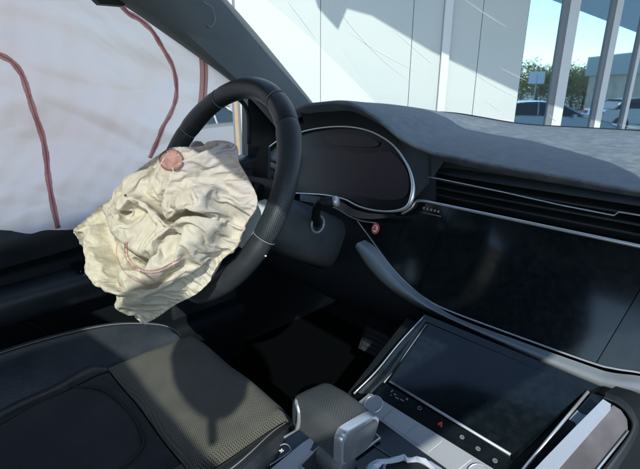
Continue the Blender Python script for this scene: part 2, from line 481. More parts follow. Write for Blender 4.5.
# ---- small sign and beige building, both seen as reflections
p = mirrored(536, 30)
t = thing('lot_sign', 'small white board on a pole reflected in front of the trees', 'sign', p)
tube('pole', [p, p + V((0, 0, 2.7))], .04, M['frame'], t, 8)
box('board', p + V((0, 0, 2.5)), 1.0, .05, .75, M['white'], t, .01, 1, mirdir(RT), mirdir(HD), UPV)
p = mirrored(668, 27)
t = thing('beige_building', 'low building with white fascia and beige walls reflected at the right window', 'building', p)
ax, ay = mirdir(RT), mirdir(HD)
box('wall', p + V((0, 0, 1.3)), 6.4, 5, 2.6, M['beige'], t, .02, 1, ax, ay, UPV)
box('roof_fascia', p + V((0, 0, 3.15)), 6.8, 5.4, 1.1, M['wall'], t, .03, 1, ax, ay, UPV)
for k in (-1.9, 0, 1.9):
    box('window', p - ay * 2.53 + ax * k + V((0, 0, 1.4)), 1.0, .08, 1.1, M['carglass'], t, .01, 1, ax, ay, UPV)
# ================================================================== CAR SHELL
body = thing('car_body', 'dark cabin shell of the car with grey cloth windscreen pillar and scratched windscreen', 'car', (0, .2, .7))
M['windscreen'] = glass('windscreen_glass', (.93, .96, .95), 1.35, .03)
M['scratch'] = mat('glass_scratch', (.85, .85, .85), .7, trans=.6)
# --- floor, bulkhead, sills (dark)
box('floor', (0, -.4, .78), 1.5, 2.4, .04, M['deep'], body)
loft('bulkhead', [[V((x, 1.0, 1.38)) for x in (-.78, 0, .78)], [V((x, .92, 1.1)) for x in (-.78, 0, .78)], [V((x, .62, .82)) for x in (-.78, 0, .78)], [V((x, .5, .79)) for x in (-.78, 0, .78)]], M['deep'], body, 4)
box('door_sill', (.80, -.4, .82), .12, 2.2, .12, M['soft'], body, .02)
# --- left windscreen pillar: rows front edge / crease / rear edge
def mirx(pts): return [V((-p.x, p.y, p.z)) for p in pts]
fr = [V((-.755, .60, 1.49)), V((-.745, .521, 1.557)), V((-.715, .295, 1.735)), V((-.665, .06, 1.885)), V((-.60, -.12, 1.955))]
cre = [PX(292, 130, -.715), PX(258, 98, -.705), PX(170, 17, -.675), V((-.625, -.06, 1.86)), V((-.565, -.22, 1.925))]
rea = [PX(280, 132, -.745), PX(237, 86, -.735), PX(128, 6, -.70), V((-.655, -.13, 1.80)), V((-.60, -.30, 1.865))]
outr = [p + V((-.06, .05, -.01)) for p in rea]
outf = [p + V((-.05, .03, .02)) for p in fr]
def pillar(sx, lab=None):
    rows = [outf, fr, [(a * .5 + c * .5) + V((.012, 0, .0)) for a, c in zip(fr, cre)], cre, [(a * .5 + c * .5) + V((.006, 0, -.006)) for a, c in zip(rea, cre)], rea, outr]
    rows = [[V((p.x * sx, p.y, p.z)) for p in r] for r in rows]
    rows = [cr(r, 8) for r in rows]
    vs, fs = grid([list(q) for q in zip(*rows)], closed_u=True, cap=True)
    o = put('windscreen_pillar', vs, fs, M['pillar'], body, True, lab)
    sharp(o, 28)
    return o
pl_ = pillar(1)
pillar(-1)
tag_pts = cr([PX(203, 2, -.668), PX(212, 8, -.672), PX(215, 20, -.678), PX(211, 27, -.68), PX(207, 25, -.68)], 5)
tube('pillar_tag', tag_pts, .0012, M['trim'], pl_, 5)
# --- roof: rails, header, crossbeam, liner round the open roof aperture
def rail(sx):
    dx = .10 if sx > 0 else 0
    pts = [V((-.60 * sx, -.10, 1.95)), V((-.60 * sx, -.4, 1.965)), V((-.60 * sx, -.95, 1.965)), V((-.60 * sx, -1.9, 1.94))]
    low = [V((-.665 * sx, -.14, 1.80)), V((-.68 * sx, -.42, 1.85)), V((-.68 * sx, -.95, 1.865)), V((-.68 * sx, -1.9, 1.84))]
    if sx < 0:
        pts = [V((.69 - (.08 if i == 0 else 0), p.y, 1.955)) for i, p in enumerate(pts)]
        low = [V((.70 - (.05 if i == 0 else 0), p.y, 1.885 if i else 1.83)) for i, p in enumerate(low)]
        o1 = [p + V((.05, 0, -.0)) for p in pts]
        rows = [cr(r, 6) for r in (o1, pts, low, [p + V((.045, 0, 0)) for p in low])]
        vs, fs = grid([list(q) for q in zip(*rows)], closed_u=True, cap=True)
        put('roof_rail', vs, fs, M['liner'], body)
        return
    o1 = [p + V((-.09 * sx, 0, -.0)) for p in pts]
    rows = [cr(r, 6) for r in (o1, pts, low, [p + V((-.05 * sx, 0, 0)) for p in low])]
    vs, fs = grid([list(q) for q in zip(*rows)], closed_u=True, cap=True)
    put('roof_rail', vs, fs, M['liner'], body)
rail(1); rail(-1)
SR = dict(x0=.04, x1=.685, y0=-.90, y1=-.43)  # unseen roof; opening and header edge shaped to steer where sun falls
rz = 1.965
hdr = [V((.70, -.12, rz + .015)), V((.55, .06, rz + .015)), V((.35, .17, rz + .015)), V((0, .22, rz + .015)), V((-.3, .17, rz + .015)), V((-.5, .05, rz + .015)), V((-.62, -.12, rz + .015)), V((-.62, -.425, rz + .015)), V((.69, -.425, rz + .015))]
prism('roof_header', hdr, .05, M['liner'], body, n=V((0, 0, 1)), bevel=.01)
box('roof_panel', ((-.62 + SR['x0']) / 2, (SR['y0'] + SR['y1']) / 2, rz), SR['x0'] + .62, SR['y1'] - SR['y0'] - .002, .05, M['liner'], body, .01)
box('roof_panel', (.03, (SR['y0'] - 1.95) / 2, rz), 1.32, 1.95 + SR['y0'], .05, M['liner'], body, .01)
prism('sunroof_glass', [V((SR['x0'] - .01, SR['y0'] - .01, rz + .03)), V((SR['x1'] + .01, SR['y0'] - .01, rz + .03)), V((SR['x1'] + .01, SR['y1'] + .01, rz + .03)), V((SR['x0'] - .01, SR['y1'] + .01, rz + .03))], .004, glass('sunroof_glass', (.86, .89, .88)), body, n=V((0, 0, 1)), smooth=False)
for s in (-1, 1):
    box('door_pillar', (s * .73, -.70, 1.36), .07, .14, 1.06, M['pillar'], body, .02)
# --- windscreen with its scratches
def wsp(x, v):
    """point on the windscreen; v 0 at the base, 1 at the header"""
    y = 1.00 - .78 * v - (.16 + .20 * v) * (x / .75) ** 2
    z = 1.497 + .473 * v + .045 * math.sin(v * math.pi) - .012 * (x / .75) ** 2 + .06 * (x / .75) ** 2 * (1 - v)
    return V((x * (1 - .16 * v), y, z))
rows = [[wsp(-.76 + 1.52 * i / 24, j / 12) for i in range(25)] for j in range(13)]
vs, fs = grid(rows)
ws = put('windscreen', vs, fs, M['windscreen'], body)
wbvh = BVHTree.FromPolygons([tuple(v) for v in vs], fs)
def on_ws(px, py):
    d = ray(px, py).normalized(); h = wbvh.ray_cast(CAM, d)
    return h[0] - d * .003 if h[0] else None
scr = [[(222, 2), (262, 42), (300, 70), (345, 97)], [(258, 0), (288, 30), (312, 58), (352, 86), (388, 96)], [(286, 0), (303, 22), (316, 40)], [(332, 0), (352, 28), (382, 60), (412, 84)],
       [(345, 30), (378, 52), (420, 74)], [(465, 0), (485, 14), (508, 28)], [(500, 68), (512, 74), (527, 81)], [(548, 114), (556, 122), (561, 129)], [(484, 100), (500, 112), (516, 125)],
       [(618, 124), (629, 127), (640, 129)], [(392, 30), (420, 54), (432, 64)], [(250, 10), (275, 50), (290, 90)], [(455, 60), (490, 84), (520, 100)], [(240, 30), (262, 52), (276, 80)], [(517, 99), (524, 103)], [(270, 55), (300, 86), (318, 99)]]
for k, s in enumerate(scr):
    pts = [on_ws(*q) for q in s]
    pts = [p for p in pts if p is not None]
    if len(pts) > 1:
        q = cr(pts, 6); r_ = .0009 if k in (5, 6, 7) else .0005
        tube('glass_scratch', q, [r_ * (1 - abs(2 * i / (len(q) - 1) - 1) ** 3 * .8) for i in range(len(q))], M['scratch'], ws, 4)

# ================================================================== DRIVER DOOR
door = thing('driver_door', 'black driver door with armrest ledge under the white airbag sheet', 'car door', (-.85, 0, .8))
ys = [-1.3, -.9, -.6, -.3, -.1, .1, .3, .45]
box('kick_panel', (-.85, .60, 1.07), .06, 1.0, .62, M['deep'], body, .01)
box('door_sill', (-.86, -.7, .84), .12, 1.6, .16, M['soft'], body, .02)
box('footwell_carpet', (-.02, .3, .815), 1.58, 1.2, .02, mat('black_carpet', (.0018, .0026, .0032), 1, spec=.05, bump=(500, .8, .002)), body, .004)
def dl(x, z, slope=0): return [V((x, y, z + slope * (y + .2))) for y in ys]
belt = [V((-.80, y, 1.335 + .05 * max(0, (y + .1)))) for y in ys]
loft('door_top_trim', [dl(-.93, 1.32, .1), dl(-.83, 1.345, .10), dl(-.795, 1.335, .10), dl(-.785, 1.30, .1), dl(-.80, 1.255, .08)], M['soft'], door, 3)
loft('door_panel', [dl(-.80, 1.256, .08), dl(-.815, 1.235, .06), dl(-.81, 1.215, .04), dl(-.80, 1.19, .04), dl(-.80, 1.10), dl(-.82, .95), dl(-.83, .80)], M['deep'], door, 3)
arm = [[V((x, y, z + .03 * (y + .2) + (.045 if y > .2 else 0))) for y in (-.9, -.6, -.3, -.1, .1, .28)] for x, z in ((-.808, 1.212), (-.77, 1.218), (-.735, 1.212), (-.728, 1.19), (-.745, 1.15), (-.79, 1.125))]
loft('armrest', arm, M['soft'], door, 4)
box('window_switch_panel', (-.768, -.08, 1.224), .05, .16, .008, M['gloss'], door, .003, az=V((0, -.03, 1)).normalized())
for k in range(4):
    box('window_switch', (-.768 + (.011 if k % 2 else -.011), -.11 + .045 * (k // 2), 1.231), .015, .032, .008, M['soft'], door, .002)
tube('panel_seam', cr([PX(0, 325, -.797), PX(30, 323, -.797), PX(52, 338, -.797), PX(85, 358, -.797)], 6), .0016, M['soft'], door, 6)
# lower bin and speaker grille in the front corner of the door
box('speaker_grille', (-.802, .16, 1.03), .012, .20, .17, M['soft'], door, .004, label=None)
slats = bmesh.new()
loft('door_pocket', [[V((x, y, z)) for y in (-.9, -.5, -.1, .25)] for x, z in ((-.80, 1.0), (-.74, 1.0), (-.735, .93), (-.76, .82))], M['deep'], door, 3)
# black triangle at the mirror foot and the upright window frame
tri = [PX(248, 84, -.80), PX(268, 98, -.80), PX(300, 132, -.80), PX(300, 160, -.80), PX(248, 156, -.80)]
prism('mirror_triangle', tri, .03, M['soft'], door, n=V((1, 0, 0)), bevel=.005)
loft('door_front_trim', [[V((-.80, .25, 1.375)), V((-.78, .36, 1.39)), V((-.765, .46, 1.41)), V((-.76, .56, 1.44))], [V((-.80, .25, 1.40)), V((-.79, .36, 1.415)), V((-.78, .46, 1.44)), V((-.775, .56, 1.47))],
     [V((-.86, .25, 1.40)), V((-.86, .36, 1.415)), V((-.86, .46, 1.44)), V((-.86, .56, 1.47))]], M['soft'], door, 4)
tube('window_channel', cr([PX(231, 92, -.80), PX(247, 110, -.80), PX(249, 144, -.80)], 5), .006, M['rubber'], door, 8)

# ================================================================== CURTAIN AIRBAG
M['curtain'] = mat('white_airbag_sheet', (.98, .86, .77), .85, noise=(3.4, (.97, .78, .70)), bump=(260, .25, .0012), trans=.8)
cur = thing('curtain_airbag', 'white side curtain airbag sheet with dusky red seams hanging over the driver window', 'airbag', (-.77, -.3, 1.9))
bot = [(-260, 226), (-120, 231), (0, 230), (14, 231), (30, 233), (44, 230), (58, 229), (76, 228), (100, 222), (130, 205), (158, 180), (186, 142)]
top_ = [(-260, -330), (-120, -230), (0, -130), (14, -118), (30, -105), (44, -92), (58, -80), (76, -62), (112, -12), (160, 18), (205, 50), (236, 84)]
random.seed(5)
def cdisp(y, z):
    f = math.sin
    rd = lambda t: (1 - abs(f(t))) ** 3
    extra = .0045 * rd(z * 17 + 3 * y + 1.6 * f(y * 5)) + .0035 * rd(z * 24 - 7 * y + 2 * f(y * 7 + 1) + .9) * (.5 + .5 * f(y * 6 + 2)) + .003 * rd(y * 15 + 2.4 * f(z * 9)) * (.5 + .5 * f(z * 8 + y * 3)) + .0018 * rd(z * 60 + 20 * y + 4 * f(y * 11)) * (.5 + .5 * f(y * 17 + z * 4))
    return (extra + .010 * f(y * 9 + 1 + 2.2 * f(z * 5)) + .006 * f(z * 31 + 2.5 * f(y * 6) + .8) + .0032 * f(z * 57 + 3 * f(y * 9 + z * 8)) + .0013 * f(z * 120 + y * 30 + 5 * f(y * 13)) + .0010 * f(y * 130 - z * 60 + 4 * f(z * 15)) + .0025 * f(y * 41 + 4 * f(z * 10)) + .006 * f((z * 16 - y * 11) + 1.4))
NU, NV = 150, 150
B = cr([PX(x, y, -.765) for x, y in bot], 14); T = cr([PX(x, y, -.745 if x < 100 else -.765) for x, y in top_], 14)
rows = []
for j in range(NV + 1):
    v = j / NV; row = []
    for a, c in zip(B, T):
        p = a.lerp(c, v)
        k = min(1, (1 - v) * 6) if p.y > -.1 else 1
        p = p + V((cdisp(p.y, p.z) * k + .004 * math.sin(p.y * 70) * max(0, 1 - v * 9), 0, 0))
        row.append(p)
    rows.append(row)
vs, fs = grid(rows)
sheet = put('sheet', vs, fs, M['curtain'], cur)
cbvh = BVHTree.FromPolygons([tuple(v) for v in vs], fs)
def on(bvh, px, py, lift=.002):
    d = ray(px, py).normalized(); h = bvh.ray_cast(CAM, d)
    return (h[0] - d * lift) if h[0] else None
def snapped(bvh, pix, n=6, lift=.002):
    q = cr([V((x, y, 0)) for x, y in pix], n)
    return [p for p in (on(bvh, a.x, a.y, lift) for a in q) if p is not None]
s1 = [(-8, 50), (0, 55), (12, 62), (22, 75), (28, 93), (34, 112), (42, 135), (46, 155), (48, 175), (52, 200), (58, 228)]
s2 = [(121, 5), (128, 13), (140, 20), (152, 31), (162, 47), (172, 65), (176, 82), (176, 98), (171, 113), (163, 127), (158, 140), (150, 158)]
s3 = [(203, 54), (204, 75), (203, 95), (201, 110)]
for k, s in enumerate((s1, s2)):
    pts = snapped(cbvh, s, 8, .001)
    sm = tube('stitched_seam', pts, [.0055 + .0006 * math.sin(i * .7) + .0003 * math.sin(i * 2.3) for i in range(len(pts))], M['stain'], cur, 10, flat=.28, up=V((1, 0, 0)))
    tube('seam_cord', [p + V((.0022, 0, 0)) for p in pts], .0016, M['stain'], sm, 6)
pts = snapped(cbvh, s3, 8, .001)
sm = tube('stitched_seam', pts, .011, mat('pink_cloth_tape', (.78, .62, .60), .9, trans=.8), cur, 10, flat=.2, up=V((1, 0, 0)), label='wide faded pink seam at the front end of the sheet')
tube('seam_cord', [p + V((.003, 0, 0)) for p in pts], .0012, M['redthread'], sm, 6)
prism('roof_clip', [PX(88, -8, -.70), PX(132, -8, -.70), PX(124, 6, -.70), PX(100, 4, -.70)], .02, M['rubber'], cur, n=V((1, 0, 0)), bevel=.003)

# ================================================================== DRIVER SEAT
def smooth01(t): t = max(0, min(1, t)); return t * t * (3 - 2 * t)
SXC = -.345
def seat_z(x, y):
    """height of the cushion relative to its centre; x,y in seat space, y=0 the front edge"""
    z = 1.135 - .10 * smooth01((y + .055) / .075) ** 1.6 if y > -.055 else 1.135
    z += -.03 * smooth01((-y - .15) / .45)
    z += .004 * math.cos(x * 9)
    return z
def patch(name, x0, x1, y0, y1, m, par, nx=14, ny=18, edge=.012, depth=.010, edge_fn=None, zoff=0, uv=True):
    rows = []
    for j in range(ny + 1):
        row = []
        for i in range(nx + 1):
            u, v = i / nx, j / ny
            x = x0 + (x1 - x0) * u; y = y0 + (y1 - y0) * v
            if edge_fn: x, y = edge_fn(x, y, u, v)
            dd = min(u * abs(x1 - x0), (1 - u) * abs(x1 - x0), v * abs(y1 - y0), (1 - v) * abs(y1 - y0))
            z = seat_z(x, y) - depth * (1 - smooth01(dd / edge)) + zoff
            z += .002 * math.sin(x * 40 + y * 23) + .0015 * math.sin(y * 61 - x * 17)
            row.append(V((x + SXC, y, z)))
        rows.append(row)
    vs, fs = grid(rows)
    o = put(name, vs, fs, m, par)
    if uv: uvbox(o, ((1, 0, 0), (0, 1, -.5)))
    return o
def make_seat(lab, full=True):
    s = thing('front_seat', lab, 'seat', (SXC, -.35, .80))
    def front(x, y, u, v):
        # front corners rounded
        r = .075; lim = .145
        k = max(0, abs(x) - (lim - r)) / r
        return x, y - (v ** 3) * (1 - math.sqrt(max(0, 1 - min(1, k) ** 2))) * .075
    patch('thigh_support', -.150, .170, -.195, .035, M['fabric'], s, 26, 26, edge_fn=front)
    patch('cushion_panel', -.135, .135, -.56, -.197, M['suede'], s, 20, 26)
    patch('side_insert', .137, .172, -.56, -.197, M['fabric'], s, 6, 20, .008, .008)
    patch('side_insert', -.172, -.137, -.56, -.197, M['leather'], s, 6, 20, .008, .008)
    # curved seam across the cushion panel
    q = cr([V((SXC - .13, -.26, 0)), V((SXC - .07, -.222, 0)), V((SXC + .05, -.215, 0)), V((SXC + .095, -.25, 0)), V((SXC + .105, -.40, 0)), V((SXC + .11, -.54, 0))], 10)
    q = [V((p.x, p.y, seat_z(p.x - SXC, p.y) + .001)) for p in q]
    tube('cushion_seam', q, .0022, M['rubber'], s, 6)
    # bolsters: rolled leather
    for sx in (-1, 1):
        prof = []
        ycs = [-.60, -.5, -.38, -.27, -.17, -.10, -.062, -.046]
        hs = [.062, .062, .056, .048, .036, .022, .004, -.02]
        ws_ = [.105, .105, .10, .093, .080, .058, .036, .012]
        for y, hh, ww in zip(ycs, hs, ws_):
            row = []
            xin = .150 if sx < 0 else .165
            base = seat_z(.12, y) - .02
            for k in range(11):
                a = k / 10
                x = xin + ww * a * 1.25 * (1 if y < -.1 else .9)
                z = base + (hh + .025) * math.sin(min(1, a * 1.25) * math.pi * .5) - max(0, a - .62) ** 2 * .55
                row.append(V((SXC + sx * x, y - (.0 if a > .3 else 0), z)))
            row.append(V((SXC + sx * (xin + ww * 1.25), y, .95)))
            prof.append(row)
        rows = [cr(r, 2) for r in zip(*prof)]
        vs, fs = grid([list(q) for q in zip(*[cr(c, 4) for c in zip(*prof)])])
        bo = put('side_bolster', vs, fs, M['bolster'], s)
        crest = cr([p[7] + V((0, 0, .0015)) for p in prof], 6)
        tube('piping', crest, .0022, M['rubber'], bo, 6)
        st = [p + V((-sx * .006, 0, .001)) for p in crest]
        tube('stitching', st, .0008, M['thread'], bo, 5)
    box('seat_base', (SXC, -.30, .98), .40, .46, .20, M['deep'], s, .03)
    # backrest, headrest
    def bp(x, v, out=0):
        return V((SXC + x, -.60 - .22 * v + out * .96, 1.10 + .62 * v + out * .28))
    rows = []
    for k in range(13):
        v = k / 12
        wdt = .25 * (1 - .30 * smooth01((v - .55) / .45))
        row = [bp(-wdt, v, .0), bp(-wdt * .97, v, .055), bp(-wdt * .72, v, .06), bp(-wdt * .45, v, .02), bp(0, v, .016), bp(wdt * .45, v, .02), bp(wdt * .72, v, .06), bp(wdt * .97, v, .055), bp(wdt, v, 0), bp(wdt * .9, v, -.09), bp(-wdt * .9, v, -.09)]
        if k == 12: row = [p + V((0, .0, -.03)) * abs((p.x - SXC) / wdt) for p in row]
        rows.append(row)
    vs, fs = grid(rows, closed_u=True, cap=True)
    bk = put('backrest', vs, fs, M['bolster'], s)
    for x in (-.05, .05):
        tube('headrest_post', [bp(x, 1, -.03) - V((0, 0, .02)), bp(x, 1.22, -.03)], .007, M['chrome'], s, 8)
    hb = []
    for k in range(7):
        v = 1.10 + .30 * k / 6; q = math.sin(math.pi * (k + .6) / 7.2) ** .4
        hb.append([bp(.135 * q * math.cos(a), v, -.03 + .055 * q * math.sin(a)) for a in [i * math.pi / 8 for i in range(16)]])
    vs, fs = grid(hb, closed_u=True, cap=True)
    put('headrest', vs, fs, M['bolster'], s)
    return s
seat = make_seat('driver seat of black leather and perforated fabric, its cushion front in sunlight')
def copy_thing(o, name=None):
    c = o.copy(); C.objects.link(c)
    if name: c.name = name
    for ch in o.children:
        d = ch.copy(); C.objects.link(d); d.parent = c
        for g_ in ch.children:
            e = g_.copy(); C.objects.link(e); e.parent = d
    return c
ps = copy_thing(seat)
ps.location = (.40, -.37, .80)
for ch in ps.children:
    if ch.name.startswith(('backrest', 'headrest')): ch.location = (0, .20, .05 if ch.name.startswith('headrest') else 0)
    if ch.name.startswith('headrest_post'): ch.location.x = .034 if ch.data.vertices[0].co.x < 0 else -.034
    if ch.name.startswith('backrest'): ch.scale = (1, 1, .64)  # unseen seat: headrest raised, backrest cut down to shape the driver cushion's shade
    if ch.name.startswith('headrest'): ch.scale = (.70, 1, 1)
ps['label'] = 'front passenger seat standing beside the centre console opposite the steering wheel'

# ================================================================== DASHBOARD
dash = thing('dashboard', 'wide black dashboard with hooded display, air vents and glossy touch panel', 'dashboard', (0, .6, .9))
lipp = [(232, 132, .34), (262, 118, .33), (297, 108, .325), (322, 103.5, .32), (347, 103.5, .32), (374, 117, .33), (400, 138, .355), (425, 150, .38), (445, 155, .39), (500, 166, .40), (570, 178.5, .40), (640, 191, .40)]
lip = [V((-.775, .46, 1.46)), V((-.70, .38, 1.515))] + [PY(*q) for q in lipp[2:]]
e_ = lip[-1]
lip += [V((.35, .40, e_.z)), V((.55, .41, e_.z)), V((.76, .44, e_.z))]
n_ = len(lip)
farz = 1.500
def far(p):
    x = p.x
    return V((x, .93 - .13 * (abs(x) / .76) ** 2, farz + .028 * smooth01((-x - .25) / .3)))
rows = [[p + V((0, .022, -.018)) for p in lip], [p + V((0, .004, -.006)) for p in lip], lip, [p + V((0, .010, .004)) for p in lip]]
for t, dz in ((.14, .012), (.30, .016), (.5, .013), (.72, .006), (1, 0)):
    rows.append([p.lerp(far(p), t) + V((0, 0, dz * (1 if p.z < 1.5 else .5))) for p in lip])
loft('dash_pad', rows, M['pad'], dash, 6)
# dark slot along the windscreen foot with its vent ribs
fe = cr([far(p) for p in lip], 4)
tube('windscreen_seal', [p + V((0, .012, -.001)) for p in fe], .003, M['rubber'], dash, 8)
# stitched seam across the pad
seam = cr([p.lerp(far(p), .055) + V((0, 0, .0085)) for p in lip[4:]], 6)
padm = None
# raised ribs on the left rear of the pad
rib = []
for k in range(7):
    t0 = .38 + .06 * k
    0 and tube('pad_rib', cr([p.lerp(far(p), t0) + V((0, 0, .0130 + .001 * (k < 3))) for p in lip[4:8]], 5), .0016, M['pad'], dash, 5)
    rib.append([p.lerp(far(p), t0) + V((0, 0, .0165)) for p in cr(lip[5:9], 4)])
# hood inner face
ring_px = [(258, 186), (262, 158), (276, 142), (302, 132), (325, 127.5), (350, 127), (372, 132), (392, 144), (405, 161), (411.5, 176), (413, 192), (408, 206), (395, 211), (375, 210.5), (358, 206), (344, 199), (325, 195), (302, 193.5), (275, 192)]
RP = V((0, .345, 1.43)); RN = V((0, -.97, .24)).normalized()
ring = cr([PN(x, y, RP, RN) for x, y in ring_px], 6, closed=True)
def insetp(pts, k, back):
    c = sum(pts, V()) / len(pts)
    return [c + (p - c) * k - RN * back for p in pts]
# binnacle housing: from hood lip to the ring
bk = [PN(x, y, RP - RN * .03, RN) for x, y in ((297, 122), (297, 109), (345, 104), (374, 118), (400, 139), (418, 150), (431, 156), (431, 200), (412, 215), (345, 215), (300, 212))]
prism('binnacle_backing', bk, .02, M['lining'], dash, n=RN)
lp = cr(lip[2:9], 12)
top_ring = [PN(x, y, RP, RN) for x, y in ring_px[3:12]]
tr_ = cr(top_ring, 12)
nn = min(len(lp), len(tr_)); 
A_ = [lp[int(i * (len(lp) - 1) / 40)] + V((0, .006, -.006)) for i in range(41)]
B_ = [tr_[int(i * (len(tr_) - 1) / 40)] for i in range(41)]
vs, fs = grid([A_, [a.lerp(c, .5) + V((0, .012, .0)) for a, c in zip(A_, B_)], B_])
put('hood_lining', vs, fs, M['lining'], dash)
clu = put('cluster_glass', insetp(ring, .985, .008), [tuple(range(len(ring)))], M['cglass'], dash, False)
rows = [ring, insetp(ring, .985, .008)]
vs, fs = grid(rows, closed_u=True); put('cluster_bezel', vs, fs, M['soft'], dash)
disp_px = [(302, 152), (318, 149), (340, 150), (365, 154), (390, 152), (404, 166), (409, 180), (406, 196), (390, 200), (360, 196), (330, 190), (306, 187), (297, 170)]
disp = cr([PN(x, y, RP - RN * .0055, RN) for x, y in disp_px], 5, closed=True)
put('cluster_screen', disp, [tuple(range(len(disp)))], M['cluster'], clu, False)
hl = cr([PN(x, y, RP - RN * .0045, RN) for x, y in ((326, 137), (345, 134), (368, 137), (379, 143), (372, 147), (345, 146), (331, 144))], 5, closed=True)
put('warning_light_strip', hl, [tuple(range(len(hl)))], M['cluster'], clu, False)
chr_ = ring
rr = []
for i, p in enumerate(ring):
    q = i / len(ring)
    rr.append(.0022 + .0028 * max(0, 1 - abs((q * 19 - 10.3) / 2.2)))
tube('cluster_ring', ring, rr, M['chrome'], dash, 8, closed=True, up=RN)

# fascia plane (upper gloss panel)
FP0 = V((0, .36, 1.383)); FN = V((0, -.945, .328)).normalized()
def FA(x, y, o=0): return PN(x, y, FP0 + FN * o, FN)
top_px = [(340, 199), (352, 208), (362, 213.5), (385, 215), (402, 213), (410, 207), (416, 202)]
low_px = [(346, 205), (358, 221), (372, 240), (388, 262), (405, 281), (425, 298), (450, 311), (520, 337), (590, 362)]
topw = [FA(*q) for q in top_px] + [V((x, .36, 1.383)) for x in (-.10, .14, .45, .74)]
loww = [FA(*q) for q in low_px]
zl = loww[-1]
loww += [FA(615, 368.5), FA(640, 372.5)]
el = loww[-1]
loww += [el.lerp(V((.40, el.y, el.z + .02)), k) for k in (.12, .3, .6, 1)] + [V((.74, el.y + .02, el.z + .04))]
def fpx(pts): return pts
# split in three glass panels with a hair gap: left surround, centre touch screen, right panel
cutL_t, cutL_b = FA(450, 210), FA(428, 262)
tops = cr(topw, 8); lows = cr(loww, 8)
def ontop(x): return min(tops, key=lambda p: abs(p.x - x))
def panel(name, xa_t, xb_t, xa_b, xb_b, m, th=.006, lift=0):
    a = [p for p in tops if xa_t <= p.x <= xb_t]; c = [p for p in lows if xa_b <= p.x <= xb_b]
    def edge(lst, x):
        for p, q in zip(lst, lst[1:]):
            if (p.x - x) * (q.x - x) <= 0 and p.x != q.x: return p.lerp(q, (x - p.x) / (q.x - p.x))
        return lst[0] if x < lst[0].x else lst[-1]
    at = [edge(tops, xa_t)] + a + [edge(tops, xb_t)]; cb = [edge(lows, xa_b)] + c + [edge(lows, xb_b)]
    N = 60
    def rs(l):
        out = []
        L = [0]
        for p, q in zip(l, l[1:]): L.append(L[-1] + (q - p).length)
        for k in range(N + 1):
            t = L[-1] * k / N
            i = max(j for j in range(len(L)) if L[j] <= t + 1e-9); i = min(i, len(l) - 2)
            d = (L[i + 1] - L[i]) or 1
            out.append(l[i].lerp(l[i + 1], (t - L[i]) / d) + FN * lift)
        return out
    T_, B_ = rs(at), rs(cb)
    vs, fs = grid([T_, B_, [p - FN * th for p in B_], [p - FN * th for p in T_]], closed_v=True)
    return put(name, vs, fs, m, dash, False)
xl = FA(449, 211).x; xlb = FA(418, 285).x
xr = FA(662, 253).x; xrb = FA(596, 363).x
panel('gloss_surround', -1, xl - .0006, -1, xlb - .0006, M['gloss'], .006, -.0008)
scrn = panel('touch_screen', xl + .0006, xr - .0006, xlb + .0006, xrb - .0006, M['screen'])
panel('passenger_gloss_panel', xr + .0006, 1, xrb + .0006, 1, M['gloss'])
# chrome line above the fascia
cl = [FA(x, y, .003) for x, y in ((402, 213.5), (411, 208), (416, 201.5), (424, 201))] + [V((x, .357, 1.3865)) for x in (-.20, -.10, .10, .40, .74)]
tube('chrome_strip', cr(cl, 8), .0030, M['chrome'], dash, 8)
# gloss lip under the cluster
loft('cluster_lip', [[PN(x, y, RP + RN * .006, RN) for x, y in ((300, 194), (322, 197), (341, 202), (355, 209.5), (372, 213.5), (395, 214))], [PN(x, y, RP + RN * .010, RN) for x, y in ((300, 199), (318, 202), (336, 208), (352, 216), (370, 219), (396, 217))]], M['gloss'], dash, 6)
tube('cluster_lip_line', cr([PN(x, y, RP + RN * .011, RN) for x, y in ((300, 200), (318, 203), (335, 208), (350, 216.5), (362, 221), (376, 223))], 6), .0013, M['trim'], dash, 6)
# chrome hairline and grey trim below the fascia
tube('lower_chrome_line', [p + FN * .002 for p in cr(loww[1:], 6)], .0016, M['chrome'], dash, 8)
up_ = loww[2:]
def off(px, y, o): return FA(px, y, o)
lowb = [(356, 249), (368, 267), (386, 285), (408, 299), (440, 315), (512, 349), (588, 384), (612, 391), (640, 396)]
upb = [(365, 240), (375, 247), (391, 266), (408, 284.5), (450, 314), (520, 341), (590, 366), (612, 372.5), (640, 376)]
r1 = [FA(x, y, .004) for x, y in upb]; r3 = [FA(x, y, .014) for x, y in lowb]
r2 = [a.lerp(c, .45) + FN * .014 for a, c in zip(r1, r3)]
r4 = [p - FN * .03 - V((0, 0, .015)) for p in r3]
for r in (r1, r2, r3, r4):
    e = r[-1]; r += [e.lerp(V((.40, e.y, e.z + .02)), k) for k in (.12, .3, .6, 1)]; r.append(V((.74, e.y + .02, e.z + .04)))
loft('lower_trim', [r1, r2, r3, r4], M['trim'], dash, 6)
# vent field between pad and chrome strip
vz0, vz1 = 1.3885, lip[-1].z - .012
box('vent_back', (.24, .428, (vz0 + vz1) / 2), 1.02, .01, vz1 - vz0 + .03, M['vent'], dash, 0)
vs_px = [(428, 177), (440, 179), (500, 191.5), (560, 205), (614, 215.5), (619, 212), (640, 215.5)]
ns = 4
for k in range(ns):
    z = vz0 + .008 + (vz1 - vz0 - .012) * k / (ns - 1)
    sl = [V((-.275 + .010 * k, .412, z)), V((-.235 + .010 * k, .392 , z)), V((-.1, .386, z)), V((.3, .386, z)), V((.74, .39, z))]
    rows = [cr(sl, 4), [p + V((0, .0, -.0032)) for p in cr(sl, 4)], [p + V((0, .035, .0035)) for p in cr(sl, 4)], [p + V((0, .035, .0065)) for p in cr(sl, 4)]]
    vs, fs = grid(rows, closed_v=True)
    put('vent_slat', vs, fs, M['vent'], dash, False)
VP0 = V((0, .372, 1.41)); VN = V((0, -1, 0))
